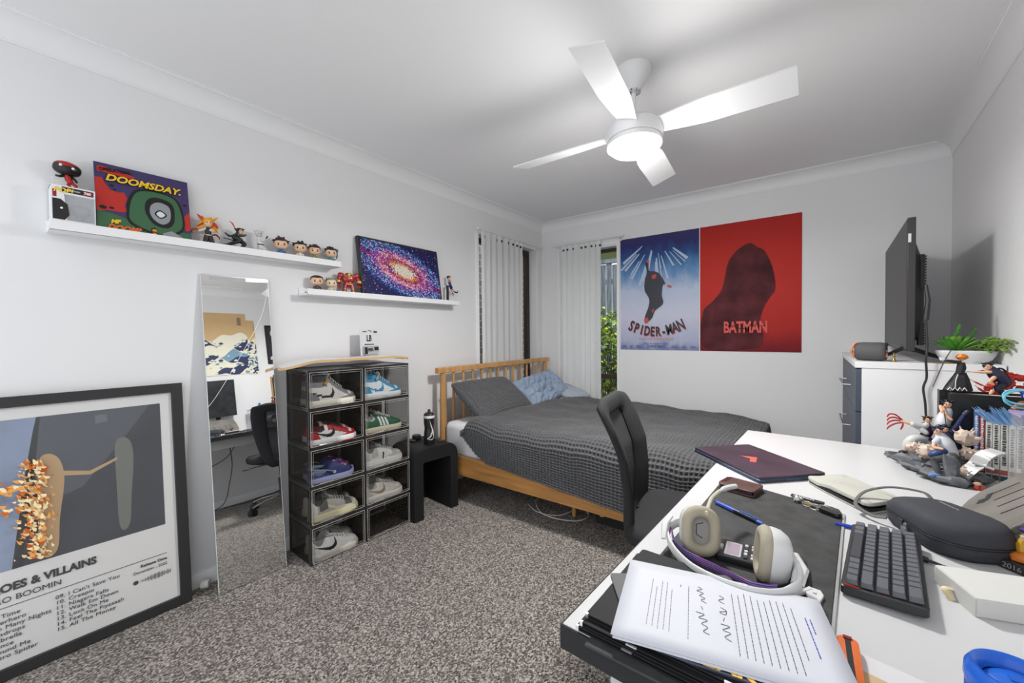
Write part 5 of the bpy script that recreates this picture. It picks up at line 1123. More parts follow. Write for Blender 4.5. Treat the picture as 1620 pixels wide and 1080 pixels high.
# keys
t = thing('keyring', 'bunch of keys with a brass key, beads and a black fob', 'keys', (2.36, 1.335, DZ+.0035), -.15)
m = MB(); m.prism(rotpoly(.078, .016, .004, (.005, .045), -.12), 0, .004); obj('strap_tag', m, BLK, t, bev=.001)
txt('PLATINUM', .010, col('#c8c8c8'), t, (-.027, .043, .0045), (0, 0, -.12), bold=.0003)
m = MB(); m.blob((-.012, .008, .008), .009, .5, 5, 10, 8); m.ell((-.004, .014, .009), .005, 8, 6); obj('beads', m, mat('bead_silver', (.6, .6, .6), .2, metal=.8), t)
m = MB(); m.prism(rotpoly(.022, .016, .006, (.014, .004), .3), .002, .0045); m.prism([(.022, .004), (.042, -.002), (.041, -.006), (.022, -.002)], .002, .004); obj('brass_key', m, mat('brass', (.6, .42, .12), .3, metal=.9), t)
for c, r, z in (((.030, -.008), .013, .004), ((.050, -.012), .016, .007), ((.012, -.004), .010, .006)):
    m = MB(); m.tube([(c[0]+r*cos(a), c[1]+r*sin(a), z+.003*sin(a)) for a in [k*pi/10 for k in range(20)]], .0011, 6, True); obj('ring', m, CHROME, t)
m = MB(); m.loft([[(.064+x*s_, -.026+y*s_, z) for x, y in rotpoly(.050, .024, .010, (0, 0), -.4)] for s_, z in ((.9, .001), (1, .005), (.9, .011))]); obj('fob', m, mat('fob_black', (.012, .012, .012), .15), t)
# pale padded sleeve
t = thing('tablet_sleeve', 'pale grey green leather tablet sleeve lying open beside the laptop', 'sleeve', (2.462, 1.505, DZ), 0)
SL = mat('sleeve_sage', (.44, .44, .39), .5, bump=.1, bscale=60)
q = [(-.088, .034), (-.06, .075), (-.02, .122), (.012, .125), (.06, .06), (.112, -.005), (.10, -.06), (.052, -.125), (.030, -.135), (.015, -.115)]
m = MB(); m.loft([[((x*s_), (y*s_), z + (.010*(y < -.04)) ) for x, y in sp2(q, 4)] for s_, z in ((.985, .010), (1, .014), (.98, .019), (.6, .0215), (.1, .022))]); obj('top_leather', m, SL, t, sharp=60)
m = MB(); m.loft([[((x*s_), (y*s_), z) for x, y in sp2(q, 4)] for s_, z in ((.97, 0), (1, .002), (.99, .005))]); obj('bottom_leather', m, SL, t, sharp=60)
m = MB(); m.loft([[((x*s_), (y*s_), z) for x, y in sp2(q, 4)] for s_, z in ((.975, .004), (.975, .013))]); obj('dark_lining', m, col('#17171a'), t)
m = MB(); m.ctr((-.005, .02, .0222), (.016, .006, .0006)); m.ctr((-.03, -.028, .009), (.022, .004, .006)); obj('metal_badge', m, mat('badge', (.35, .36, .32), .3, metal=.5), t)
# soft case
t = thing('zip_case', 'charcoal zipped headphone case with a wrist strap', 'case', (2.618, 1.305, DZ), RD(-62))
CS = mat('case_fabric', (.034, .036, .044), .8, bump=.25, bscale=500)
q = lambda s_: [(x*s_, y*s_) for x, y in [(p[0]*(1-.10*(p[0] < 0)*abs(p[0])/.12), p[1]*(.86 if p[0] < -.04 else 1)) for p in rrect(.228, .150, .062, 10)]]
m = MB(); m.loft([[(x, y, z - .012*(x < 0)*(-x/.11)*(z > .05)) for x, y in q(s_)] for s_, z in ((.90, .0), (.985, .010), (1, .024), (1, .030))]); obj('lower_shell', m, CS, t, sharp=50)
m = MB(); m.loft([[(x, y, z) for x, y in q(s_)] for s_, z in ((.992, .030), (.992, .037))]); obj('zip_band', m, BLKM, t)
m = MB(); m.loft([[(x, y, z-(.012 if z > .05 else 0)*max(0, -x/.11)) for x, y in q(s_)] for s_, z in ((1, .037), (.995, .046), (.965, .058), (.90, .067), (.78, .072), (.5, .0745), (.1, .075))]); obj('upper_shell', m, CS, t, sharp=60)
m = MB(); m.tube([(x, y, .0335) for x, y in q(1.002)], .0018, 6, True); obj('zip', m, BLK, t)
m = MB(); m.ctr((-.005, -.0775, .034), (.014, .006, .009)); m.mi = 1; m.ctr((.010, -.079, .030), (.008, .004, .010)); m.ctr((.010, -.082, .014), (.015, .004, .024)); obj('zip_pull', m, [BLK, mat('pull_grey', (.12, .12, .13), .35)], t, bev=.001)
txt('soundcore', .011, mat('logo_grey', (.3, .3, .31), .4), t, (.00, .012, .0757), (0, 0, 0), al='CENTER')
m = MB(); P = spline([(-.085, .045, .058), (-.12, .05, .062), (-.150, .0, .060), (-.150, -.06, .045), (-.12, -.10, .022), (-.075, -.092, .014), (-.05, -.076, .02)], 8)
m.tube(P, .0048, 8, flat=.45); obj('wrist_strap', m, mat('strap_grey', (.09, .09, .085), .7), t)
# keyboard
t = thing('keyboard', 'compact black mechanical keyboard turned sideways on the desk', 'keyboard', (2.497, 1.068, DZ), -pi/2+RD(-6.4)); u_ = .0199
m = MB(); m.loft([[(x, y, z + (y+.053)*.05) for x, y in rrect(.312*s_, .112*s_, .006)] for s_, z in ((.97, .002), (1, .006), (1, .018), (.985, .0195))]); obj('case', m, mat('kb_case', (.025, .026, .028), .4), t)
m = MB(); m.box(-.151, .151, -.051, .051, .0195, .0215); m.mi = 1; m.box(.1515, .1535, -.052, -.030, .019, .0225); m.box(.1515, .1535, .0, .020, .019, .0225); obj('switch_plate', m, [BLK, col('#a02a1c')], t)
rows_ = [[1.25, 1.25, 1.25, 6.25, 1.25, 1.25, 1.25, 1.25], [2.25]+[1]*10+[2.75], [1.75]+[1]*11+[2.25], [1.5]+[1]*12+[1.5], [1]*13+[2]]
KC = mat('keycap_grey', (.10, .105, .12), .35); KD = mat('keycap_dark', (.045, .047, .055), .35); KM = {}
for r, rw_ in enumerate(rows_):
    x = -7.5*u_
    for w in rw_:
        k = (w, r == 0)
        if k not in KM:
            m = MB(); ww = w*u_-.0015; m.loft([[(a*s_, b*s2, z) for a, b in rrect(ww, .0182, .002, 3)] for s_, s2, z in ((1, 1, 0), (1-.0024/ww, .85, .006), (1-.0038/ww, .78, .0085))]); o = obj('key', m, KC if w < 1.3 or w == 2 else (KD if w > 5 else KC), t); KM[k] = o
        else: o = KM[k].copy(); COL.objects.link(o)
        yk = -.0405 + r*.0203; o.parent = t; o.location = (x+w*u_/2, yk, .0215+(yk+.053)*.05); o.rotation_euler = (RD(3+r*1.2), 0, 0); x += w*u_
m = MB(); m.tube(spline([(2.553, 1.151, DZ+.006), (2.575, 1.148, DZ+.006), (2.605, 1.135, DZ+.005), (2.66, 1.13, DZ+.005), (2.75, 1.2, DZ+.005)], 6), .0032, 8); m.cyl((2.548, 1.152, DZ+.008), (2.572, 1.148, DZ+.007), .0055); tag(obj('usb_cable', m, BLK), 'black cable leaving the keyboard under the zipped case', 'cable')
# white carton
t = thing('paper_box', 'small white carton with a cream ribbon pull', 'box', (2.568, 1.072, DZ), RD(-71.7))
m = MB(); m.box(.0, .0985, -.0, .17, .0, .031); obj('tray', m, col('#c0c0bc', .6), t, bev=.0008)
m = MB(); m.box(-.001, .0995, .0015, .172, .0255, .0325); m.box(-.0012, 0, .0015, .172, .002, .03); m.box(.0985, .0997, .0015, .172, .002, .03); obj('sliding_lid', m, col('#c8c8c4', .6), t, bev=.0006)
m = MB(); m.tube(spline([(.046, -.0, .014), (.047, -.010, .016), (.052, -.013, .012), (.057, -.008, .005), (.058, -.012, .001)], 4), .0045, 8, flat=.25); obj('ribbon_pull', m, col('#d6c49c', .5), t)
# grey dotted slanted panel
pm = bpy.data.materials.new('dotted_panel'); pm.use_nodes = True; nt = pm.node_tree; b = nt.nodes['Principled BSDF']; b.inputs['Roughness'].default_value = .6
tc = nd(nt, 'ShaderNodeTexCoord'); v = nd(nt, 'ShaderNodeTexVoronoi', Scale=330., Randomness=0.); nt.links.new(tc.outputs['Object'], v.inputs['Vector'])
n2 = nd(nt, 'ShaderNodeTexNoise', Scale=9., Detail=5.); nt.links.new(tc.outputs['Object'], n2.inputs['Vector'])
r = nd(nt, 'ShaderNodeValToRGB'); r.color_ramp.elements[0].position = .25; r.color_ramp.elements[0].color = (.02, .018, .016, 1); r.color_ramp.elements[1].position = .5; r.color_ramp.elements[1].color = (.16, .148, .132, 1)
nt.links.new(v.outputs['Distance'], r.inputs[0]); mx = nd(nt, 'ShaderNodeMix', data_type='RGBA', blend_type='SOFT_LIGHT'); mx.inputs[0].default_value = .8
nt.links.new(r.outputs[0], mx.inputs[6]); nt.links.new(n2.outputs[0], mx.inputs[7]); nt.links.new(mx.outputs[2], b.inputs['Base Color'])
t = thing('gaming_console_panel', 'slanted grey dotted equipment panel with black cut-outs beside the zipped case', 'equipment case', (2.690, 1.475, DZ)); ang = RD(-27)
t.rotation_euler = (Matrix.Rotation(RD(-8), 3, 'Z') @ Matrix.Rotation(-RD(43), 3, 'Y')).to_euler()
q = [(.0, .0), (.008, .052), (.024, .078), (.055, .105), (.14, .115), (.21, .11), (.235, .06), (.235, -.17), (.02, -.21), (.0, -.19), (.0, -.15)]
m = MB(); m.prism(q, .0, .014); obj('panel', m, pm, t, bev=.003)
m = MB(); m.prism([(.040, .020), (.046, .040), (.060, .036), (.068, .056), (.080, .053), (.068, .020), (.054, .012)], .0142, .0148); m.prism([(.030, -.125), (.036, -.095), (.050, -.085), (.050, -.102), (.044, -.125)], .0142, .0148)
obj('cutouts', m, BLKM, t)
for k in range(4): m = MB(); m.box(.075, .135, .045-k*.05, .049-k*.05, .0142, .0146); obj('slot', m, col('#1a1816'), t)
m = MB(); m.prism([(.10, -.19), (.228, -.165), (.228, .055), (.20, .10), (.10, .09)], -.05, -.001); obj('body', m, BLKM, t, bev=.004)
# orange figure with its dated base
t = thing('figurine', 'orange and purple crouching figurine on a black dated plinth at the panel foot', 'figurine', (2.740, 1.222, DZ), -.75)
m = MB(); m.prism(rrect(.10, .075, .03, 6), 0, .014); m.ctr((-.01, -.04, .010), (.060, .008, .018)); obj('plinth', m, BLK, t, bev=.001)
txt('2016', .014, col('#8a8a8a'), t, (-.034, -.0445, .005), (pi/2, 0, 0))
OR, YE, PU = col('#c8702a'), col('#c99a2a'), col('#4a2f8a')
m = MB(); m.blob((-.02, -.015, .024), (.028, .018, .011), .4, 4); m.blob((.018, -.022, .026), (.026, .018, .014), .4, 4, seed=2); m.mi = 1; m.tube([(-.025, -.005, .02), (-.026, -.002, .045), (-.022, 0, .065)], [.010, .011, .008], 8); obj('legs', m, [OR, YE], t)
m = MB(); m.blob((.004, .004, .050), (.022, .018, .018), .4, 4); m.tube([(.02, -.01, .05), (.035, -.022, .04), (.04, -.03, .03)], [.009, .007, .006], 8); obj('torso', m, OR, t)
m = MB(); m.blob((.006, .004, .072), (.030, .020, .012), .6, 4, seed=4); m.mi = 1; m.blob((.0, -.014, .064), (.026, .006, .006), .6, 5, seed=5); obj('cloak', m, [PU, col('#9aa0a6')], t)
# ---------------- folders, papers
FA = mat('folder_black', (.016, .016, .018), .6, spec=.15); SV = mat('silver_corner', (.65, .65, .66), .25, metal=.8)
def folder(label, c, w, h, a, z, th, m_=None, name='folder', rings=True):
    t = thing(name, label, 'folder' if name == 'folder' else name, (c[0], c[1], z), a)
    m = MB(); m.prism(rrect(w, h, .006), 0, th*.3); m.prism(rrect(w, h, .006), th*.7, th); m.box(-w/2+.004, w/2-.004, h/2-.006, h/2, th*.3, th*.7); obj('cover', m, m_ or FA, t, bev=.0006)
    m = MB(); m.box(-w/2+.008, w/2-.008, -h/2+.006, h/2-.006, th*.3, th*.7); obj('pages', m, col('#1b1b1d') if rings else col('#c8c8d4'), t)
    if rings:
        for x in (-w/2+.075, -w/2+.20):
            m = MB(); m.box(x, x+.016, -h/2-.0008, -h/2+.002, th*.68, th*1.02); obj('silver_rivet', m, SV, t)
        m = MB(); m.box(-w/2-.0008, -w/2+.004, -h/2-.0008, -h/2+.003, 0, th+.0006); obj('corner', m, SV, t)
    return t
folder('black ring folder lying lowest in the stack at the desk corner', (2.240, .680), .305, .250, -.025, DZ+.0036, .0075)
folder('black ring folder in the middle of the stack', (2.243, .683), .302, .248, -.015, DZ+.0112, .0075)
folder('black ring folder topmost of the three, under the papers', (2.247, .690), .298, .244, -.035, DZ+.0188, .0070)
folder('charcoal notebook with white pages poking out under the handwritten sheet', (2.215, .690), .215, .150, .60, DZ+.0262, .004, col('#4a4a4c', .6), 'notebook', False)
t = thing('magazine', 'dark magazine with orange and yellow letters under the handwritten sheet', 'magazine', (2.282, .672, DZ+.0262), .12)
m = MB(); m.prism(rrect(.21, .20, .002), 0, .0035); obj('cover', m, mat('mag_cover', (.03, .035, .06), .25), t)
txt('PEAK', .034, mat('mag_yellow', (.75, .42, .04), .35), t, (-.045, -.097, .0038), (0, 0, 0), bold=.0012)
a_ = atan2(.065, .29); pc = Vector((2.101, .752)) + Vector((cos(a_), sin(a_)))*.1485 + Vector((sin(a_), -cos(a_)))*.105
t = thing('paper_sheet', 'handwritten and printed white sheet on top of the black folders', 'paper', (pc.x, pc.y, DZ+.0312), a_)
PAP = mat('paper_white', (.56, .57, .62), .6)
m = MB(); m.grid(lambda u, v: ((u-.5)*.297, (v-.5)*.21, .0015+.003*sin(u*3.1)*sin(v*2.4+.4)), 12, 8); obj('sheet', m, PAP, t, fix=False, solid=.0012)
m = MB(); m.grid(lambda u, v: ((u-.5)*.297+.003, (v-.5)*.21-.003, -.0012+.003*sin(u*3.1)*sin(v*2.4+.4)), 12, 8); obj('under_sheet', m, PAP, t, fix=False, solid=.0006)
zf = lambda x, y: .0024+.003*sin((x/.297+.5)*3.1)*sin((y/.21+.5)*2.4+.4)
m = MB(); rnd = random.Random(6); INK = col('#4a4c56')
def line(x, y0, y1, w=.0011, mi=0):
    y = y0
    while y < y1:
        l = min(y1-y, rnd.uniform(.003, .010)); z = zf(x, y); m.mi = mi; m.f([m.v((x, y, z)), m.v((x+w, y, z)), m.v((x+w, y+l, zf(x, y+l))), m.v((x, y+l, zf(x, y+l)))]); y += l+.0012
for x in (-.103, -.095, -.087, -.079, -.071): line(x, -.07+.004*rnd.random(), .055-rnd.choice((0, .02)))
line(-.045, -.075, .055)
for i in range(10): line(.020+i*.0092, -.080+.03*(i == 9), .070-rnd.choice((0, .008, .0)))
line(.118, -.04, .045, .0016, 1); line(.124, .01, .045, .0016, 1); line(-.058, .048, .055, .0016, 1)
obj('print', m, [INK, col('#3a4a9a')], t, fix=False)
m = MB()
for pts in ([(-.030, .060), (-.024, .055), (-.032, .048), (-.022, .044), (-.028, .036), (-.020, .030), (-.026, .024), (-.018, .018)], [(-.026, .008), (-.024, .0)], [(-.034, -.010), (-.022, -.012), (-.030, -.022), (-.018, -.024), (-.026, -.034), (-.018, -.040), (-.024, -.050), (-.016, -.054)],
            [(.002, .048), (.008, .042), (.0, .034), (.008, .028)], [(.002, .016), (.010, .010), (.0, .004), (.008, .0), (.010, .010)], [(.006, -.008), (.004, -.016)], [(.0, -.024), (.012, -.026), (.002, -.036), (.012, -.040), (.004, -.050), (.012, -.056)]):
    m.tube([(p.x, p.y, zf(p.x, p.y)+.0002) for p in spline([(a, b, 0) for a, b in pts], 5)], .0005, 4)
obj('handwriting', m, col('#6a6c72'), t)
# envelope with white flap, box cutter
t = thing('envelope', 'kraft envelope with a white sheet above it, below the keyboard', 'envelope', (2.388, .778, DZ+.0006), 0)
m = MB(); m.prism([(0, 0), (.15, -.030), (.12, -.22), (-.0, -.2)], 0, .0008); obj('white_sheet', m, col('#c9c9cb', .6), t)
m = MB(); m.prism([(.002, -.040), (.10, -.062), (.14, -.20), (.0, -.2)], .0009, .0022); obj('kraft_paper', m, mat('kraft', (.50, .36, .20), .7), t)
t = thing('box_cutter', 'orange snap blade box cutter with a dark slider', 'box cutter', (2.427, .700, DZ+.0030), RD(-89)); OC = mat('cutter_orange', (.62, .13, .03), .35)
m = MB(); m.loft([[(x*s_, y*s_, z) for x, y in [(a*1., b*(1-.12*(a > 0))) for a, b in rrect(.150, .026, .009)]] for s_, z in ((.95, 0), (1, .003), (1, .010), (.94, .0135))]); ob = obj('handle', m, OC, t, sharp=50)
m = MB(); m.box(-.066, .050, -.0035, .0035, .0125, .0142); obj('slider_track', m, mat('cutter_track', (.05, .05, .052), .3, metal=.5), t, bev=.0008)
m = MB(); m.ctr((-.068, 0, .0145), (.006, .010, .002)); obj('slot', m, col('#7a1a10'), t)
m = MB(); m.tube([(.048+.020*cos(a), .010*sin(a), .014) for a in [k*pi/10 for k in range(20)]], .0024, 8, True); obj('thumb_ring', m, mat('cutter_metal', (.25, .25, .26), .2, metal=.9), t)
t.rotation_euler = (0, 0, RD(91)); t.rotation_euler = (0, 0, RD(-89))
# white clip
t = thing('plastic_clip', 'small white hinged plastic clip at the mat edge near the headset', 'clip', (2.384, .868, DZ+.004), RD(75))
m = MB(); m.prism([(-.035, -.012), (-.006, -.013), (.018, -.012), (.03, -.004), (.028, .010), (.012, .016), (-.004, .006), (-.03, .0)], 0, .006); m.prism([(.022, .006), (.028, .012), (-.018, .024), (-.02, .020)], 0, .007); m.cyl((.012, .0, .006), (.012, 0, .0085), .003); obj('clip_body', m, col('#d4d4d4', .35), t, bev=.001)
# calculator
t = thing('calculator', 'black graphing calculator with a pale screen under the headset', 'calculator', (2.298, .944, DZ+.0036), RD(3))
m = MB(); m.loft([[(x*s_, y*s_, z) for x, y in rrect(.158, .076, .010)] for s_, z in ((.96, 0), (1, .004), (1, .012), (.97, .0145))]); obj('body', m, mat('calc_black', (.02, .02, .022), .35), t)
m = MB(); m.prism(rrect(.030, .058, .002, 3, -.047, .0), .0146, .0152); obj('screen_bezel', m, mat('calc_silver', (.45, .43, .46), .3), t)
m = MB(); m.prism(rrect(.022, .048, .001, 3, -.047, .0), .0153, .0156); obj('screen', m, mat('calc_lcd', (.36, .30, .36), .15), t)
for i in range(7):
    for j in range(5):
        m = MB(); m.prism(rrect(.0062, .0085, .002, 3, -.024+i*.0125, -.025+j*.0125), .0146, .0172); obj('button', m, col('#b9b9bd') if (i+j) % 3 else col('#2a2a30'), t)
txt('CASIO', .008, col('#c8c8c8'), t, (-.066, -.012, .0148), (0, 0, pi/2))
# headset
hs = thing('headset', 'white and beige gaming headset with a boom microphone and purple strap', 'headset', (2.25, .88, DZ+.004))
HW = mat('headset_white', (.60, .60, .59), .35); HB = mat('pad_beige', (.36, .325, .24), .8, bump=.25, bscale=600)
def cup(c, nrm, up, side):
    n = Vector(nrm).normalized(); u = Vector(up); u = (u-n*u.dot(n)).normalized(); s_ = n.cross(u); M = Matrix((s_, u, n)).transposed().to_4x4(); M.translation = Vector(c)-Vector(hs.location)
    P = lambda r: [(x*r, y*r) for x, y in rrect(.076, .098, .032, 8)]
    m = MB(M)   # pad ring
    O = rrect(.078, .100, .034, 8); I = rrect(.034, .052, .015, 8); N = len(O); rings = []
    for k in range(N):
        o_, i_ = Vector((*O[k], 0)), Vector((*I[k], 0)); rings.append([o_+(i_-o_)*(.5-.5*cos(a)) + Vector((0, 0, .013*sin(a)**(1) if sin(a) > 0 else .011*sin(a))) for a in [2*pi*q/12 for q in range(12)]])
    m.loft(rings, False, True, True); pad = obj('ear_pad', m, HB, hs, sharp=180)
    m = MB(M); m.prism(rrect(.050, .070, .02, 6), -.008, -.004); obj('driver_cover', m, mat('driver_grey', (.30, .29, .27), .7), pad)
    m = MB(M); m.tube([(-.006, .016, -.0035), (.008, .012, -.0035), (.008, -.008, -.0035), (-.004, -.014, -.0035)], .0009, 4); obj('driver_mark', m, col('#3a3a3a'), pad)
    m = MB(M); m.loft([[(x, y, z) for x, y in P(r)] for r, z in ((.98, -.006), (1.0, -.012), (.96, -.024), (.80, -.036), (.62, -.040))]); sh = obj('ear_cup', m, HW, hs, sharp=35)
    m = MB(M); m.prism(rrect(.030, .052, .010, 5), -.0415, -.039); obj('cup_plate', m, col('#c4c2bc', .4), sh)
cup((2.196, .903, .796), (.52, -.80, .26), (0, .2, 1), 0); cup((2.311, .882, .796), (-.96, -.24, .10), (0, .05, 1), 1)
L_ = Vector(hs.location)
W_ = lambda pts: [Vector(p)-L_ for p in pts]
BP = [(2.166, .945, .79), (2.140, .938, .785), (2.128, .915, .775), (2.137, .880, .768), (2.162, .842, .765), (2.200, .805, .7655), (2.245, .783, .7685), (2.29, .778, .7705), (2.325, .790, .7705), (2.350, .812, .772), (2.366, .842, .778), (2.362, .875, .785), (2.345, .888, .79)]
m = MB(); P = spline(W_(BP), 5); rings = []
for i, p in enumerate(P):
    tg = (P[min(i+1, len(P)-1)]-P[max(0, i-1)]).normalized(); nn = tg.cross(Vector((0, 0, 1))).normalized(); hh = .0105 + .010*max(0, (i/len(P)-.72)/.28); ww = .0035 + .004*max(0, (i/len(P)-.72)/.28)
    rings.append([p + nn*ww*cos(a) + Vector((0, 0, hh*(1 if sin(a) > 0 else -1)*abs(sin(a))**.5)) for a in [2*pi*k/12 for k in range(12)]])
m.loft(rings); obj('headband', m, HW, hs, sharp=60)
m = MB(); m.tube(W_([(2.128, .93, .80), (2.122, .905, .79), (2.128, .872, .772)]), [.006, .008, .005], 8, flat=.6); obj('yoke', m, HW, hs); m = MB(); m.tube(W_([(2.363, .84, .776), (2.368, .87, .79), (2.356, .90, .80)]), [.010, .012, .008], 8, flat=.6); obj('yoke', m, HW, hs)
m = MB(); SP = spline(W_([(2.134, .915, .772), (2.150, .876, .768), (2.185, .846, .766), (2.225, .832, .766), (2.262, .816, .768), (2.30, .800, .7700), (2.335, .812, .772)]), 5); rings = []
sm = bpy.data.materials.new('purple_strap'); sm.use_nodes = True; nt = sm.node_tree; b = nt.nodes['Principled BSDF']; b.inputs['Roughness'].default_value = .7
tc = nd(nt, 'ShaderNodeTexCoord'); w = nd(nt, 'ShaderNodeTexWave', Scale=75., Distortion=2.); w.bands_direction = 'Z'; nt.links.new(tc.outputs['Object'], w.inputs['Vector'])
n2 = nd(nt, 'ShaderNodeTexNoise', Scale=45.); nt.links.new(tc.outputs['Object'], n2.inputs['Vector'])
a2 = nd(nt, 'ShaderNodeMath', operation='MULTIPLY_ADD'); a2.inputs[1].default_value = .6; nt.links.new(w.outputs[1], a2.inputs[0]); n3 = nd(nt, 'ShaderNodeMath', operation='MULTIPLY'); n3.inputs[1].default_value = .5; nt.links.new(n2.outputs[0], n3.inputs[0]); nt.links.new(n3.outputs[0], a2.inputs[2])
r = nd(nt, 'ShaderNodeValToRGB'); e = r.color_ramp.elements; e[0].position = .2; e[0].color = (*hexc('#2f2260'), 1); e[1].position = .85; e[1].color = (*hexc('#c86aa8'), 1); k = e.new(.45); k.color = (*hexc('#6a3aa0'), 1); k = e.new(.65); k.color = (*hexc('#5a8aa8'), 1)
nt.links.new(a2.outputs[0], r.inputs[0]); nt.links.new(r.outputs[0], b.inputs['Base Color'])
for i, p in enumerate(SP):
    tg = (SP[min(i+1, len(SP)-1)]-SP[max(0, i-1)]).normalized(); nn = tg.cross(Vector((0, 0, 1))).normalized()
    rings.append([p + nn*.0015*cos(a) + Vector((0, 0, .011*(1 if sin(a) > 0 else -1)*abs(sin(a))**.5)) + nn*(.004*sin(a)) for a in [2*pi*k/10 for k in range(10)]])
m.loft(rings); obj('head_strap', m, sm, hs, sharp=60)
m = MB(); m.tube(spline(W_([(2.206, .905, .835), (2.203, .945, .838), (2.201, .99, .838), (2.206, 1.045, .836)]), 5), .0042, 10); m.mi = 1; m.tube(spline(W_([(2.206, 1.045, .836), (2.214, 1.085, .833), (2.230, 1.122, .830)]), 4), [.004]*3+[.0062]*6, 10); obj('boom_microphone', m, [col('#b8b5a0', .4), HW], hs)
# blue portable speaker
t = thing('portable_speaker', 'blue cylindrical portable speaker standing at the near corner of the desk', 'speaker', (2.540, .585, DZ-.0))
BL = mat('speaker_blue', (.005, .095, .50), .55, bump=.6, bscale=900); BR = mat('speaker_rim', (.01, .11, .55), .25)
m = MB(); m.lathe([(.031, .012), (.034, .016), (.0345, .08), (.034, .128)], 40); obj('mesh_body', m, BL, t)
m = MB(); m.lathe([(.034, .127), (.0352, .132), (.0345, .142), (.031, .148), (.026, .146), (.0235, .138), (.0228, .136)], 48, cap=False); obj('rim', m, BR, t, sharp=80); m = MB(); m.lathe([(.034, .016), (.0345, .01), (.030, 0), (.001, 0)], 40, cap=False); obj('foot_rim', m, BR, t, sharp=80)
m = MB(); m.lathe([(.0235, .134), (.021, .1365), (.018, .139), (.006, .141), (.001, .1412)], 40, cap=False); obj('radiator', m, mat('radiator_blue', (.015, .13, .60), .2), t, sharp=80)
m = MB(); m.mi = 0; m.box(-.005, .005, -.003, .006, .1413, .142); obj('radiator_mark', m, BR, t)
# ---------------- books at the wall end
def book(label, x0, x1, y0, y1, h, c, sp_=None, name='book', group=None, seed=0, rz=-.02):
    t = thing(name, label, 'book', (x0, y0, DZ), rz, group); w = x1-x0
    m = MB(); m.box(0, .0012, 0, y1-y0, 0, h); m.box(w-.0012, w, 0, y1-y0, 0, h); m.box(0, w, 0, .0015, 0, h); obj('cover', m, col(c, .4), t, bev=.0004)
    m = MB(); m.box(.0013, w-.0013, .0016, y1-y0-.003, .002, h-.002); obj('pages', m, col('#cfcabd', .8), t)
    rnd = random.Random(seed+1); m = MB(); z = h*.30
    while z < h-.012:
        dz = rnd.uniform(.004, .0085); m.mi = 0; m.box(w*.22+rnd.uniform(0, .001), w*.78-rnd.uniform(0, .002), -.0004, 0, z, z+dz*.7); z += dz
    m.mi = 1; m.box(.001, w-.001, -.0004, 0, .006, h*.12); m.mi = 2; m.box(.001, w-.001, -.0004, 0, h*.14, h*.22); obj('spine_print', m, [col('#3c3c40'), col(rnd.choice(('#7a2a2a', '#2a4a5a', '#8a6a2a', '#3a3a3a'))), col(rnd.choice(('#b08a6a', '#6a8a8a', '#9a4a4a', '#55555a')))] if sp_ is None else [col(x) for x in sp_], t)
    return t
book('tall black boxed volume furthest back, behind the other black one', 2.742, 2.95, 2.045, 2.08, .262, '#19191b', ('#19191b',)*3, 'box_set', None)
book('tall black boxed volume behind the white spined books', 2.758, 2.96, 1.985, 2.035, .258, '#1c1c1e', ('#1c1c1e',)*3, 'box_set', None)
BA = -.22; bpos = lambda q: (2.792+q*cos(BA), 1.895+q*sin(BA))
def rowbook(label, q, w, h, c, sp_=None, group=None, seed=0):
    x, y = bpos(q); book(label, x, x+w, y, y+(.082 if sp_ is None else .070), h, c, sp_, 'book', group, seed, BA)
rowbook('tall blue spined book, first of the row', 0, .0115, .214, '#41659a', ('#d8d8de', '#a8802a', '#2f6a3a')); rowbook('tall red spined book next to the blue one', .012, .0115, .214, '#8f2a2a', ('#dadada', '#3a3a3a', '#c8a02a'))
q = .0245
for i in range(9):
    w = .0138 + .001*(i % 3); rowbook('small white spined volume packed in the row against the wall' if i != 5 else 'volume with a yellow top among the white spined row', q, w, .186 if i < 3 else .181, '#d6d4cc' if i != 5 else '#cfc86a', None, 'small white spined volumes' if i != 5 else None, i); q += w+.0006
t = thing('small_black_box', 'small black glossy box lying on the white spined books', 'box', (2.835, 1.93, DZ+.187), .1); m = MB(); m.box(-.02, .03, -.03, .03, 0, .018); obj('box_body', m, mat('gloss_black', (.015, .015, .016), .12), t, bev=.001)
t = thing('chibi_figurine', 'tiny red and orange figurine in front of the books', 'figurine', (2.772, 1.765, DZ))
m = MB(); m.ell((0, 0, .020), (.009, .008, .008), 10, 8); h_ = obj('head', m, SKIN, t); m = MB(); m.blob((0, .002, .024), (.0098, .009, .007), .3, 4); obj('hair', m, EYE, h_); m = MB(); m.ell((0, 0, .007), (.008, .007, .008), 10, 8); m.ctr((.010, -.004, .008), (.008, .008, .010)); obj('body', m, col('#b8402a'), t)
# clear display case
t = thing('display_case', 'clear acrylic display case with a pale figure beside the books', 'display case', (2.846, 1.735, DZ), -.03); CL = mat('clear_case', (.8, .8, .82), .04, alpha=.14, spec=.8)
m = MB(); m.box(0, .0025, 0, .10, 0, .232); m.box(.11, .1125, 0, .10, 0, .232); m.box(0, .1125, 0, .0025, 0, .232); m.box(0, .1125, .0975, .10, 0, .232); obj('clear_walls', m, CL, t)
m = MB(); m.box(-.001, .1135, -.001, .101, .228, .236); obj('lilac_lid', m, mat('lilac', (.45, .38, .62), .3, alpha=.7), t)
m = MB(); m.ctr((.05, .05, .06), (.045, .03, .12)); m.mi = 1; m.blob((.03, .03, .02), (.014, .01, .02), .4); m.mi = 2; m.blob((.085, .05, .10), (.02, .012, .05), .4, 3); m.mi = 3; m.blob((.055, .02, .03), (.006, .006, .014), .3); obj('contents', m, [col('#d8d2cc'), col('#2a8a82'), col('#7fae98'), col('#a83030')], t)
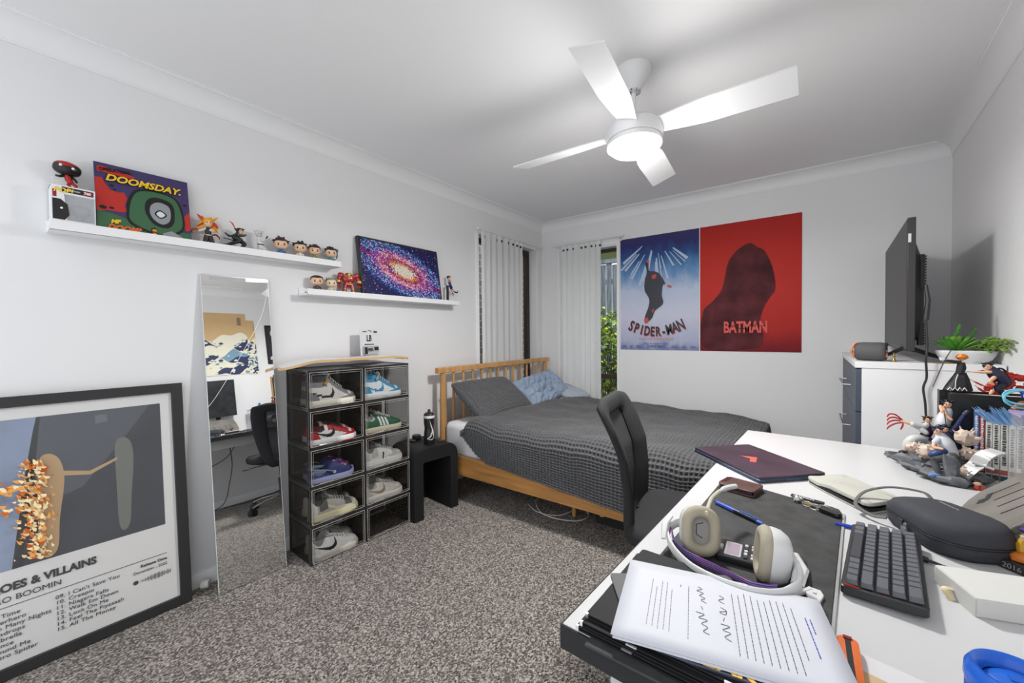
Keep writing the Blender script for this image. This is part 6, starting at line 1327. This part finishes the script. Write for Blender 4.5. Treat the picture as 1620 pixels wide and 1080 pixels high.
# ---------------- posed figures on the rock base
t = thing('diorama_base', 'grey broken rock display base on the white desk', 'display base', (2.70, 1.88, DZ)); RK = mat('rock_grey', (.11, .115, .125), .6, var=.4, vscale=30)
rnd = random.Random(12)
for i, (x, y, sx, sy, sz, a) in enumerate([(-.065, .165, .045, .018, .010, .3), (-.03, .15, .05, .022, .014, -.1), (-.045, .07, .045, .022, .018, -.7), (-.03, .0, .05, .025, .016, -.5), (-.005, -.08, .05, .028, .018, -.4), (.03, -.10, .05, .026, .016, .1), (.075, -.06, .05, .028, .018, .5), (.03, -.03, .05, .04, .024, .2), (.06, .03, .05, .05, .03, 0), (.0, .06, .05, .045, .024, .4), (.02, -.105, .018, .014, .05, .2), (-.045, .02, .016, .05, .014, .6)]):
    m = MB(); m.blob((x, y, sz*1.0), (sx, sy, sz), .7, 3.0, 10, 7, i, (rnd.uniform(-.2, .2), rnd.uniform(-.2, .2), a)); o = obj('rock', m, RK, t, sharp=10)
t = thing('ramp_piece', 'silver slatted ramp piece leaning from the rock base toward the books', 'display piece', (2.72, 1.80, DZ+.012)); SVR = mat('ramp_silver', (.42, .42, .42), .4, metal=.3)
m = MB(); P = spline([(0, 0, .0), (.025, .01, .035), (.045, .02, .055), (.06, .02, .085), (.085, .02, .10)], 5); m.loft([[p+Vector((0, 0, 0)), p+Vector((.006, .0, .006)), p+Vector((.03, -.03, .002)), p+Vector((.026, -.03, -.006))] for p in P]); obj('slats', m, SVR, t, sharp=20)
m = MB(); m.tube([(.02, -.01, .02), (.07, -.02, -.005)], .004, 6); m.tube([(.05, .0, .06), (.09, -.015, .05)], .004, 6); obj('struts', m, SVR, t)
SKc = '#d8a888'
def wp(o, pts): return [tuple(Vector(p)-Vector(o)) for p in pts]
o = (2.70, 2.0, .77)
posed('figurine', 'lunging figurine in purple with an outstretched red clawed hand', o, 0, 1, [
    ('torso', '#3c1f3f', wp(o, [(2.702, 2.0, .878), (2.708, 2.0, .86), (2.700, 2.0, .835)]), [.013, .014, .012]), ('jacket_tail', '#3c1f3f', wp(o, [(2.700, 2.0, .842), (2.72, 1.99, .822), (2.735, 1.98, .808)]), [.014, .012, .004], .5),
    ('sleeve', '#b8bab8', wp(o, [(2.702, 1.995, .880), (2.69, 1.99, .872), (2.668, 1.985, .880)]), [.010, .012, .010]), ('sleeve', '#b8bab8', wp(o, [(2.690, 1.985, .865), (2.70, 1.98, .855)]), [.010, .008]), ('forearm', SKc, wp(o, [(2.668, 1.985, .880), (2.65, 1.985, .884), (2.638, 1.985, .888)]), [.0055, .005, .004]),
    ('trouser_leg', '#b8bab8', wp(o, [(2.700, 1.995, .83), (2.672, 1.985, .828), (2.655, 1.98, .81), (2.650, 1.98, .79)]), [.014, .017, .015, .010]), ('trouser_leg', '#a8aaa8', wp(o, [(2.705, 2.0, .83), (2.72, 1.99, .80), (2.73, 1.98, .775)]), [.014, .015, .010]),
    ('shoe', '#4a261c', wp(o, [(2.648, 1.98, .782), (2.634, 1.978, .778)]), [.007, .005])]
    + [('red_claw', '#a8161a', wp(o, [(2.640, 1.985, .888+d*.3), (2.622, 1.985, .895+d), (2.606, 1.985, .890+d*1.4), (2.600, 1.985, .880+d*1.4)]), [.002, .0028, .0028, .0018]) for d in (.014, .004, -.006, -.018)]
    + [('red_claw', '#a8161a', wp(o, [(2.642, 1.985, .880), (2.640, 1.985, .868), (2.636, 1.985, .858)]), [.002, .0028, .002])], head=(tuple(Vector((2.706, 2.0, .897))-Vector(o)), .012), headc='#3a1f14', skin=SKc)
o = (2.72, 1.87, .76)
posed('figurine', 'crouching figurine in a white shirt and grey trousers seen from behind', o, 0, 1, [
    ('shirt', '#c4c6cc', wp(o, [(2.716, 1.87, .868), (2.726, 1.865, .846), (2.738, 1.86, .815)]), [.014, .021, .018]), ('sleeve', '#c4c6cc', wp(o, [(2.712, 1.865, .862), (2.70, 1.85, .852)]), [.010, .009]), ('forearm', SKc, wp(o, [(2.70, 1.85, .852), (2.695, 1.84, .838), (2.712, 1.83, .836)]), [.0055, .005, .004]),
    ('thigh', '#4a4c4c', wp(o, [(2.738, 1.845, .812), (2.71, 1.80, .812), (2.684, 1.78, .808)]), [.014, .012, .010]), ('shin', '#4a4c4c', wp(o, [(2.684, 1.78, .808), (2.690, 1.775, .788), (2.694, 1.772, .771)]), [.010, .009, .006]), ('shoe', '#5f7fb8', wp(o, [(2.694, 1.772, .767), (2.676, 1.768, .763)]), [.007, .005]),
    ('thigh', '#3c3e3e', wp(o, [(2.742, 1.86, .808), (2.756, 1.85, .79), (2.764, 1.84, .765)]), [.014, .012, .009]), ('blue_sleeve', '#2c3c6c', wp(o, [(2.715, 1.84, .826), (2.70, 1.835, .818), (2.688, 1.835, .812)]), [.012, .012, .008])], head=(tuple(Vector((2.708, 1.868, .886))-Vector(o)), .0135), headc='#20263c', skin=SKc)
o = (2.75, 1.99, .80)
posed('figurine', 'black haired figurine in a white shirt kicking a navy leg high', o, 0, 1, [
    ('shirt', '#c4c6cc', wp(o, [(2.752, 1.99, .938), (2.744, 1.985, .915), (2.740, 1.98, .895)]), [.013, .018, .019]), ('arm', SKc, wp(o, [(2.738, 1.98, .948), (2.744, 1.965, .925), (2.755, 1.96, .912)]), [.006, .006, .005]), ('arm', SKc, wp(o, [(2.734, 1.98, .952), (2.736, 1.97, .935)]), [.005, .005]),
    ('leg', '#23284a', wp(o, [(2.755, 1.965, .858), (2.770, 1.96, .895), (2.784, 1.955, .932)]), [.010, .008, .006]), ('boot', '#3a3d48', wp(o, [(2.785, 1.955, .935), (2.790, 1.953, .944)]), [.007, .006]), ('leg', '#23284a', wp(o, [(2.748, 1.98, .885), (2.760, 1.97, .85), (2.77, 1.96, .81)]), [.012, .010, .008]),
    ('blade', '#3a3a3e', wp(o, [(2.738, 1.96, .942), (2.744, 1.955, .88)]), [.0012, .0012])], head=(tuple(Vector((2.750, 1.985, .960))-Vector(o)), .0135), headc='#161820', skin=SKc)
o = (2.735, 1.93, .80)
posed('figurine', 'dark haired figurine half hidden between the two white shirted ones', o, 0, 1, [('torso', '#23263a', wp(o, [(2.742, 1.93, .868), (2.752, 1.93, .845), (2.76, 1.93, .815)]), [.010, .012, .010])], head=(tuple(Vector((2.735, 1.93, .884))-Vector(o)), .012), headc='#101214', skin=SKc)
CRM = mat('creature_cream', (.56, .44, .36), .55)
for i, (lb, c, r) in enumerate((('largest cream spiky beast model right of the figurines', (2.778, 1.90, .865), .024), ('cream spiky beast model below the largest one', (2.775, 1.87, .822), .019), ('small cream beast model at the foot of the rocks near the ramp', (2.752, 1.80, .775), .016), ('cream beast model in the middle of the rocks', (2.728, 1.82, .775), .015), ('cream beast model between the purple figurine and the crouching one', (2.688, 1.90, .805), .022), ('pale beast model under the purple figurine', (2.662, 1.94, .805), .018))):
    t = thing('beast_model', lb, 'figurine', c, i*.7); rnd = random.Random(i+20); m = MB(); m.blob((0, 0, 0), (r*1.1, r*.8, r), .45, 3, 14, 10, i); obj('body', m, CRM, t, sharp=40); m = MB()
    for k in range(9):
        d = Vector((rnd.gauss(0, 1), rnd.gauss(0, 1), abs(rnd.gauss(0, 1)))).normalized(); m.tube([d*r*.7, d*r*1.2, d*r*1.55+Vector((0, 0, r*.15))], [r*.2, r*.13, r*.03], 6)
    obj('spikes', m, CRM, t)
# robed sword figure on the black boxes
o = (2.783, 2.02, DZ+.262)
t = thing('figurine', 'black robed orange haired figurine with a long sword on the black boxes', 'figurine', o)
m = MB(); rnd = random.Random(1); N = 28
def sk(z, r0, e): return [(e*.6 + (r0*(1+.12*sin(6*a+z*40)))*cos(a) - (.03-z*.4)*.35, (r0*.6*(1+.12*sin(5*a)))*sin(a), z + (.004*sin(9*a) if z < .01 else 0)) for a in [2*pi*k/N for k in range(N)]]
m.loft([sk(.004, .035, .012), sk(.02, .029, .012), sk(.045, .020, .012), (sk(.066, .012, .010))]); obj('robe_skirt', m, col('#232427', .6), t, sharp=80)
m = MB(); P = [(-.018+.045*i/8-.012, -.0255+.006*abs(i/8-.5), .006+(.010 if i % 2 else 0)) for i in range(9)]; m.tube(P, .0018, 5); m.tube([(-.012, -.022, .012), (-.010, -.018, .04), (-.004, -.012, .06)], .0012, 5); obj('white_hem', m, col('#d8d8d8'), t)
m = MB(); m.tube([(.002, 0, .062), (.006, 0, .082), (.006, 0, .100)], [.010, .012, .009], 10); m.tube([(.004, -.004, .100), (-.018, -.006, .104), (-.034, -.006, .106)], [.006, .005, .004], 8); obj('torso', m, col('#232427', .6), t)
m = MB(); m.ell((.006, 0, .114), (.007, .008, .009), 12, 8); h_ = obj('head', m, col(SKc), t); m = MB(); m.blob((.007, .001, .119), (.015, .013, .0105), .35, 5); obj('hair', m, col('#c8741c'), h_)
m = MB(); m.tube([(-.020, -.006, .142), (-.036, -.008, .105), (-.064, -.012, .012)], [.0028, .0032, .0016], 6, flat=.6); obj('sword', m, col('#17181a'), t)
m = MB(); m.blob((-.038, -.006, .110), (.010, .004, .006), .8, 6); obj('white_wrap', m, col('#cfcfcf'), t)
# red and navy figure
o = (2.86, 1.99, DZ+.262)
t = posed('figurine', 'navy shirted figurine leaning forward amid red and black tendrils', o, 0, 1, [
    ('torso', '#1c1f38', [(-.008, 0, .078), (.006, 0, .062), (.020, 0, .042)], [.013, .017, .015]), ('arm', SKc, [(-.012, -.006, .074), (-.03, -.008, .072), (-.052, -.010, .072)], [.006, .005, .003]), ('arm', SKc, [(-.006, -.01, .056), (-.016, -.014, .044), (-.010, -.014, .034)], [.006, .005, .004]),
    ('leg', '#16182c', [(.016, 0, .036), (.004, -.006, .022), (.012, -.004, .006)], [.012, .011, .009]), ('bare_foot', SKc, [(-.010, -.01, .012), (-.014, -.012, .003)], [.005, .004])], head=((-.018, 0, .090), .012), headc='#17181e', skin=SKc)
m = MB(); rnd = random.Random(9)
for i in range(9):
    a = Vector((rnd.uniform(-.01, .04), .006, rnd.uniform(.02, .06))); b_ = a+Vector((rnd.uniform(-.05, .07), rnd.uniform(-.01, .01), rnd.uniform(-.01, .05))); m.mi = i % 2; m.tube(spline([a, a.lerp(b_, .5)+Vector((0, 0, .02)), b_], 5), [.002]*3+[.0032]*5+[.001]*3, 6)
for i in range(14): m.mi = 0; m.blob((.045+rnd.uniform(-.02, .03), .004, .05+rnd.uniform(-.03, .03)), (.012, .008, .010), .6, 5, 8, 6, i)
for i in range(5): m.mi = 0; m.blob((-.012+rnd.uniform(-.01, .02), -.006, .02+rnd.uniform(-.014, .02)), (.010, .006, .008), .6, 5, 8, 6, i+30)
m.tube(spline([(-.01, -.01, .022), (-.034, -.01, .030), (-.06, -.01, .048)], 5), [.002]*5+[.003]*3+[.001]*3, 6); m.tube(spline([(-.006, -.01, .006), (-.03, -.01, .010), (-.048, -.01, .028)], 5), [.002]*5+[.004]*3+[.001]*3, 6)
obj('red_tendrils', m, [col('#a02018'), col('#241012')], t)
# blue splash figure
o = (2.872, 1.85, DZ+.19)
t = thing('figurine', 'orange and blue leaping figurine on a clear blue splash beside the acrylic case', 'figurine', o); SPL = mat('splash_blue', (.22, .42, .70), .1, alpha=.6); CY = mat('swirl_cyan', (.18, .55, .68), .15, alpha=.85)
m = MB(); rnd = random.Random(14)
for i in range(60):
    x = rnd.uniform(-.055, .08); L = rnd.uniform(.035, .066); b_ = Vector((x, rnd.uniform(-.02, .02), 0)); d = Vector((-.6+x*6, rnd.uniform(-.3, .3), 1)).normalized(); m.tube([b_, b_+d*L*.6, b_+d*L], [.006, .004, .0006], 6)
obj('splash', m, SPL, t)
m = MB()
for k, (cx_, cz_, r_) in enumerate(((-.002, .085, .026), (.006, .078, .032), (.03, .09, .02))): m.tube([(cx_+r_*1.25*cos(a), -.012+.008*sin(a+k), cz_+r_*.8*sin(a)) for a in [j*2*pi/24 for j in range(24)]], .003, 6, True)
obj('swirls', m, CY, t)
m = MB(); m.tube([(-.012, -.004, .046), (.006, -.004, .062), (.024, -.002, .066), (.045, 0, .06)], [.007, .011, .010, .008], 10); m.mi = 1; m.tube([(-.026, -.006, .026), (-.018, -.005, .036), (-.012, -.004, .045)], [.005, .005, .006], 8); m.mi = 2; m.blob((.022, -.006, .092), (.022, .014, .014), .5, 4); m.mi = 3; m.ell((.016, -.018, .088), .006, 8, 6); m.mi = 4; m.ell((.03, -.016, .092), (.008, .006, .004), 8, 6); obj('fighter', m, [col('#c06a2c'), col('#1e1c24'), col('#1c3fb0'), col(SKc), col('#c8ccd8')], t)
# ---------------- on the chest of drawers
t = thing('planter', 'white boat shaped planter of succulents on the chest of drawers', 'planter', (2.936, 2.690, 1.062))
m = MB(); m.loft([[(a*cos(th)*(1 if True else 1), b_*sin(th), z) for th in [2*pi*k/36 for k in range(36)]] for a, b_, z in ((.060, .026, 0), (.082, .036, .018), (.094, .044, .040), (.0985, .047, .056), (.0965, .045, .058), (.092, .041, .052))]); obj('pot', m, mat('pot_white', (.66, .66, .67), .5, var=.05, vscale=14), t, sharp=60)
m = MB(); m.loft([[(a*cos(th), b_*sin(th), .050) for th in [2*pi*k/36 for k in range(36)]] for a, b_ in ((.093, .042), (.002, .001))]); obj('soil', m, mat('moss', (.03, .045, .02), .9), t)
SG = mat('succulent_green', (.07, .27, .025), .4, var=.35, vscale=30); SG2 = mat('succulent_light', (.20, .38, .05), .4, var=.2, vscale=30)
def leafm(m, base, d, L, w, th=.35, up=(0, 0, 1)):
    d = d.normalized(); s_ = d.cross(Vector(up)); s_ = s_.normalized() if s_.length > 1e-4 else Vector((1, 0, 0)); n_ = s_.cross(d)
    m.loft([[base + d*L*u + n_*(-.10*L*u*u if False else .0) + Vector((0, 0, -.12*L*u*u)) + s_*w*k*cos(a) + n_*w*k*th*sin(a) for a in [2*pi*q/8 for q in range(8)]] for u, k in ((0, .35), (.2, .75), (.5, 1), (.8, .65), (.95, .25), (1, .03))])
rnd = random.Random(17)
for i in range(64):
    a = i*2.4; k = i/64; el = RD(86-62*k**1.1); d = Vector((cos(a)*cos(el), sin(a)*cos(el)*.7, sin(el))); m = MB(); leafm(m, Vector((-.028, -.004, .052))+d*.006, d, .066+.040*k, .0150-.0055*k); obj('succulent_leaf', m, SG if i % 4 else SG2, t, sharp=180)
for b0, tp_ in (((-.045, .0, .06), (-.018, 0, .178)), ((-.018, .004, .06), (.032, 0, .160))):
    b0, tp_ = Vector(b0), Vector(tp_); m = MB(); m.tube([b0, tp_], [.004, .002], 6)
    for k in range(34):
        u = k/34; p = b0.lerp(tp_, .3+.7*u); a = k*2.4; m.ell(p+Vector((cos(a)*.006, sin(a)*.006, .002))*(1.1-.6*u), (.0045*(1.2-u*.6), .0045*(1.2-u*.6), .003), 6, 5)
    obj('tail_stem', m, SG, t)
for s0 in range(22):
    a = rnd.uniform(-.7, 1.0); L = rnd.uniform(.06, .125); b0 = Vector((rnd.uniform(.02, .075), rnd.uniform(-.03, .03), .052)); e_ = Vector((b0.x+L*cos(a)*.55+.0, b0.y-abs(sin(a))*.09-(.12 if s0 % 3 == 0 else 0), .056+rnd.uniform(-.012, .055))); e_.x = min(e_.x, .088)
    P = spline([b0, b0.lerp(e_, .5)+Vector((0, 0, .03)), e_], 6); m = MB(); m.tube(P, .0009, 5)
    for p in P[2:]:
        for sd_ in (-1, 1): leafm(m, p, Vector((rnd.uniform(-.4, .8), sd_*rnd.uniform(.4, 1), rnd.uniform(-.2, .6))), rnd.uniform(.011, .017), .0068, .25)
    obj('trailing_sprig', m, SG2 if s0 % 3 else mat('sprig_olive', (.24, .34, .08), .45), t, sharp=180)
t = thing('bluetooth_speaker', 'grey barrel speaker with orange straps in front of the television', 'speaker', (2.615, 2.705, 1.062), RD(-12)); SPG = mat('speaker_grey', (.085, .085, .088), .75, bump=.4, bscale=700)
m = MB(); m.lathe([(.036, -.058), (.044, -.052), (.0465, -.03), (.0465, .04), (.043, .056), (.036, .06)], 32, (0, 0, .0465), 'x'); obj('fabric_body', m, SPG, t, sharp=60)
m = MB(); m.lathe([(.001, -.0605), (.032, -.060), (.036, -.056)], 28, (0, 0, .0465), 'x'); m.mi = 1; m.lathe([(.001, -.063), (.02, -.062), (.024, -.0595)], 24, (0, 0, .0465), 'x'); obj('end_cap', m, [mat('cap_grey', (.20, .19, .19), .3, metal=.4), BLK], t)
m = MB(); m.mi = 0
for z in (.02, .045, .07): m.ctr((-.062, -.024, z), (.008, .010, .012))
m.tube(spline([(-.06, -.03, .018), (-.070, -.034, .045), (-.062, -.03, .078), (-.05, -.02, .09)], 4), .004, 6); m.ctr((.060, -.02, .03), (.010, .022, .018)); m.ctr((.060, -.024, .05), (.008, .010, .012)); obj('orange_strap', m, mat('strap_orange', (.62, .20, .06), .5), t)
t = thing('brass_figurine', 'tiny brass figurine between the barrel speaker and the television foot', 'figurine', (2.694, 2.645, 1.062))
m = MB(); m.ctr((0, 0, .003), (.022, .016, .006)); m.lathe([(.008, .006), (.006, .014), (.003, .02), (.006, .028), (.005, .034), (.002, .037), (.004, .041), (.001, .046)], 12); obj('brass_body', m, mat('brass_dark', (.28, .20, .07), .35, metal=.7), t)
m = MB(); m.prism(rrect(.085, .02, .004), 0, .006); tag(obj('incense_holder', m, mat('brass_dark', (.28, .20, .07), .35, metal=.7), None, (2.865, 2.62, 1.062), (0, 0, .1)), 'narrow brown tray beside the television foot', 'tray')

# ------------------------------------------------------------------ right wall, seen in the mirror
def rwall(name, label, cat, y1, z, w=None):
    t = thing(name, label, cat, (RY(y1)-.004, y1, z), -pi/2-RWA*1.0); return t     # local +x runs toward -Y, local -y faces the room
WV = [col('#c9a878', .6), col('#e0dcc8', .6), col('#1f2c52', .6), col('#6f93a8', .6), col('#8a7a5a', .6)]
def waves(t, w, h, seed):
    m = MB(); m.box(0, w, -.001, .0, 0, h); obj('sheet', m, WV[0], t); m = MB(); rnd = random.Random(seed); d = [0]
    def W(poly, c, s=1): d[0] += 1; m.mi = c; m.f([m.v((max(0, min(w, a)), -.0012-.00008*d[0], max(0, min(h, b)))) for a, b in (sp2(poly, 4) if s else poly)])
    for k, (z, c) in enumerate(((.62, 1), (.50, 2), (.44, 1), (.33, 3), (.28, 2), (.20, 1), (.10, 2), (.04, 1))):
        pts = [(x*w, (z+.05*sin(x*9+k*2.1)+.03*sin(x*21+k))*h) for x in [i/24 for i in range(25)]]; W(pts+[(w, 0), (0, 0)], c, 0)
    for k in range(90): x, z = rnd.uniform(0, w), rnd.uniform(.02, .58)*h; r = rnd.uniform(.006, .022); W([(x-r, z), (x, z+r*.7), (x+r*1.2, z), (x+r*.2, z-r*.5)], rnd.choice((1, 2, 3, 1)))
    W([(w*.08, h*.80), (w*.13, h*.80), (w*.13, h*.93), (w*.08, h*.93)], 4, 0); obj('printed_art', m, WV, t, fix=False)
waves(rwall('wall_poster', 'blue and cream sea wave poster, higher of two on the desk wall', 'poster', 1.83, 1.40), .70, .715, 1)
waves(rwall('wall_poster', 'blue and cream sea wave poster, lower and overlapped on the desk wall', 'poster', 1.915, 1.39), .10, .645, 2)
def framed(label, y1, z, w, h, fc, bg, shapes, txts=()):
    t = rwall('framed_print', label, 'picture', y1, z); f = frame_mb(0, w, 0, h, .014, -.018, 0, 'y'); obj('frame', f, col(fc), t); m = MB(); m.box(.012, w-.012, -.008, -.004, .012, h-.012); obj('backing', m, col(bg), t)
    m = MB(); d = 0
    for c, poly in shapes: d += 1; m.mi = c[0]; m.f([m.v((a, -.0085-.0002*d, b)) for a, b in sp2(poly, 4)])
    obj('printed_art', m, [col('#6a4a8a'), col('#c8c8cc'), col('#8f2020'), col('#c8a080')], t, fix=False); return t
framed('black framed print of a purple and white splash on the desk wall', 2.34, 1.50, .315, .475, '#121214', '#26262c', [((0,), [(.10, .15), (.20, .18), (.24, .26), (.2, .34), (.12, .3), (.08, .22)]), ((1,), [(.2, .3), (.26, .36), (.24, .42), (.18, .4)]), ((1,), [(.22, .06), (.28, .05), (.27, .09), (.23, .09)]), ((1,), [(.06, .36), (.1, .42), (.08, .3)])])
framed('narrow pine framed red print low on the desk wall', 2.28, 1.03, .25, .31, '#b08a5a', '#1c1618', [((2,), [(.05, .1), (.2, .08), (.21, .2), (.12, .26), (.04, .2)]), ((1,), [(.1, .03), (.2, .03), (.18, .08), (.1, .07)]), ((3,), [(.1, .2), (.16, .22), (.13, .27)])])
t = rwall('monitor', 'dark portrait monitor panel standing behind the desk things', 'monitor', 1.62, DZ); m = MB(); m.box(0, .34, -.09, -.065, .20, .595); obj('screen', m, mat('screen_dark', (.02, .022, .024), .25, var=.4, vscale=14), t, bev=.002); m = MB(); m.box(.15, .19, -.065, -.05, .02, .4); m.prism(rrect(.2, .12, .01, 4, .17, -.07), 0, .012); obj('stand', m, BLK, t)
m = MB(); m.tube(spline([(2.90, 1.0, .70), (2.90, 1.12, .50), (2.905, 1.3, .44), (2.91, 1.5, .52), (2.93, 1.62, .70)], 8), .004, 6); tag(obj('hanging_cable', m, BLK), 'black cable looping below the desk against the wall', 'cable')
m = MB(); m.tube(spline([(2.93, 1.52, .70), (2.94, 1.54, .45), (2.93, 1.5, .25), (2.9, 1.4, .03), (2.88, 1.1, .008), (2.9, .8, .008)], 8), .004, 6); tag(obj('hanging_cable', m, BLK), 'black cable dropping from the desk to the floor', 'cable')
m = MB(); m.tube(spline([(2.9, 1.4, .008), (2.8, 1.6, .01), (2.7, 1.75, .03), (2.75, 1.95, .05), (2.85, 1.9, .02), (2.9, 1.7, .008)], 8), .004, 6); tag(obj('tangled_cable', m, BLK), 'tangle of black cable on the carpet under the desk', 'cable')
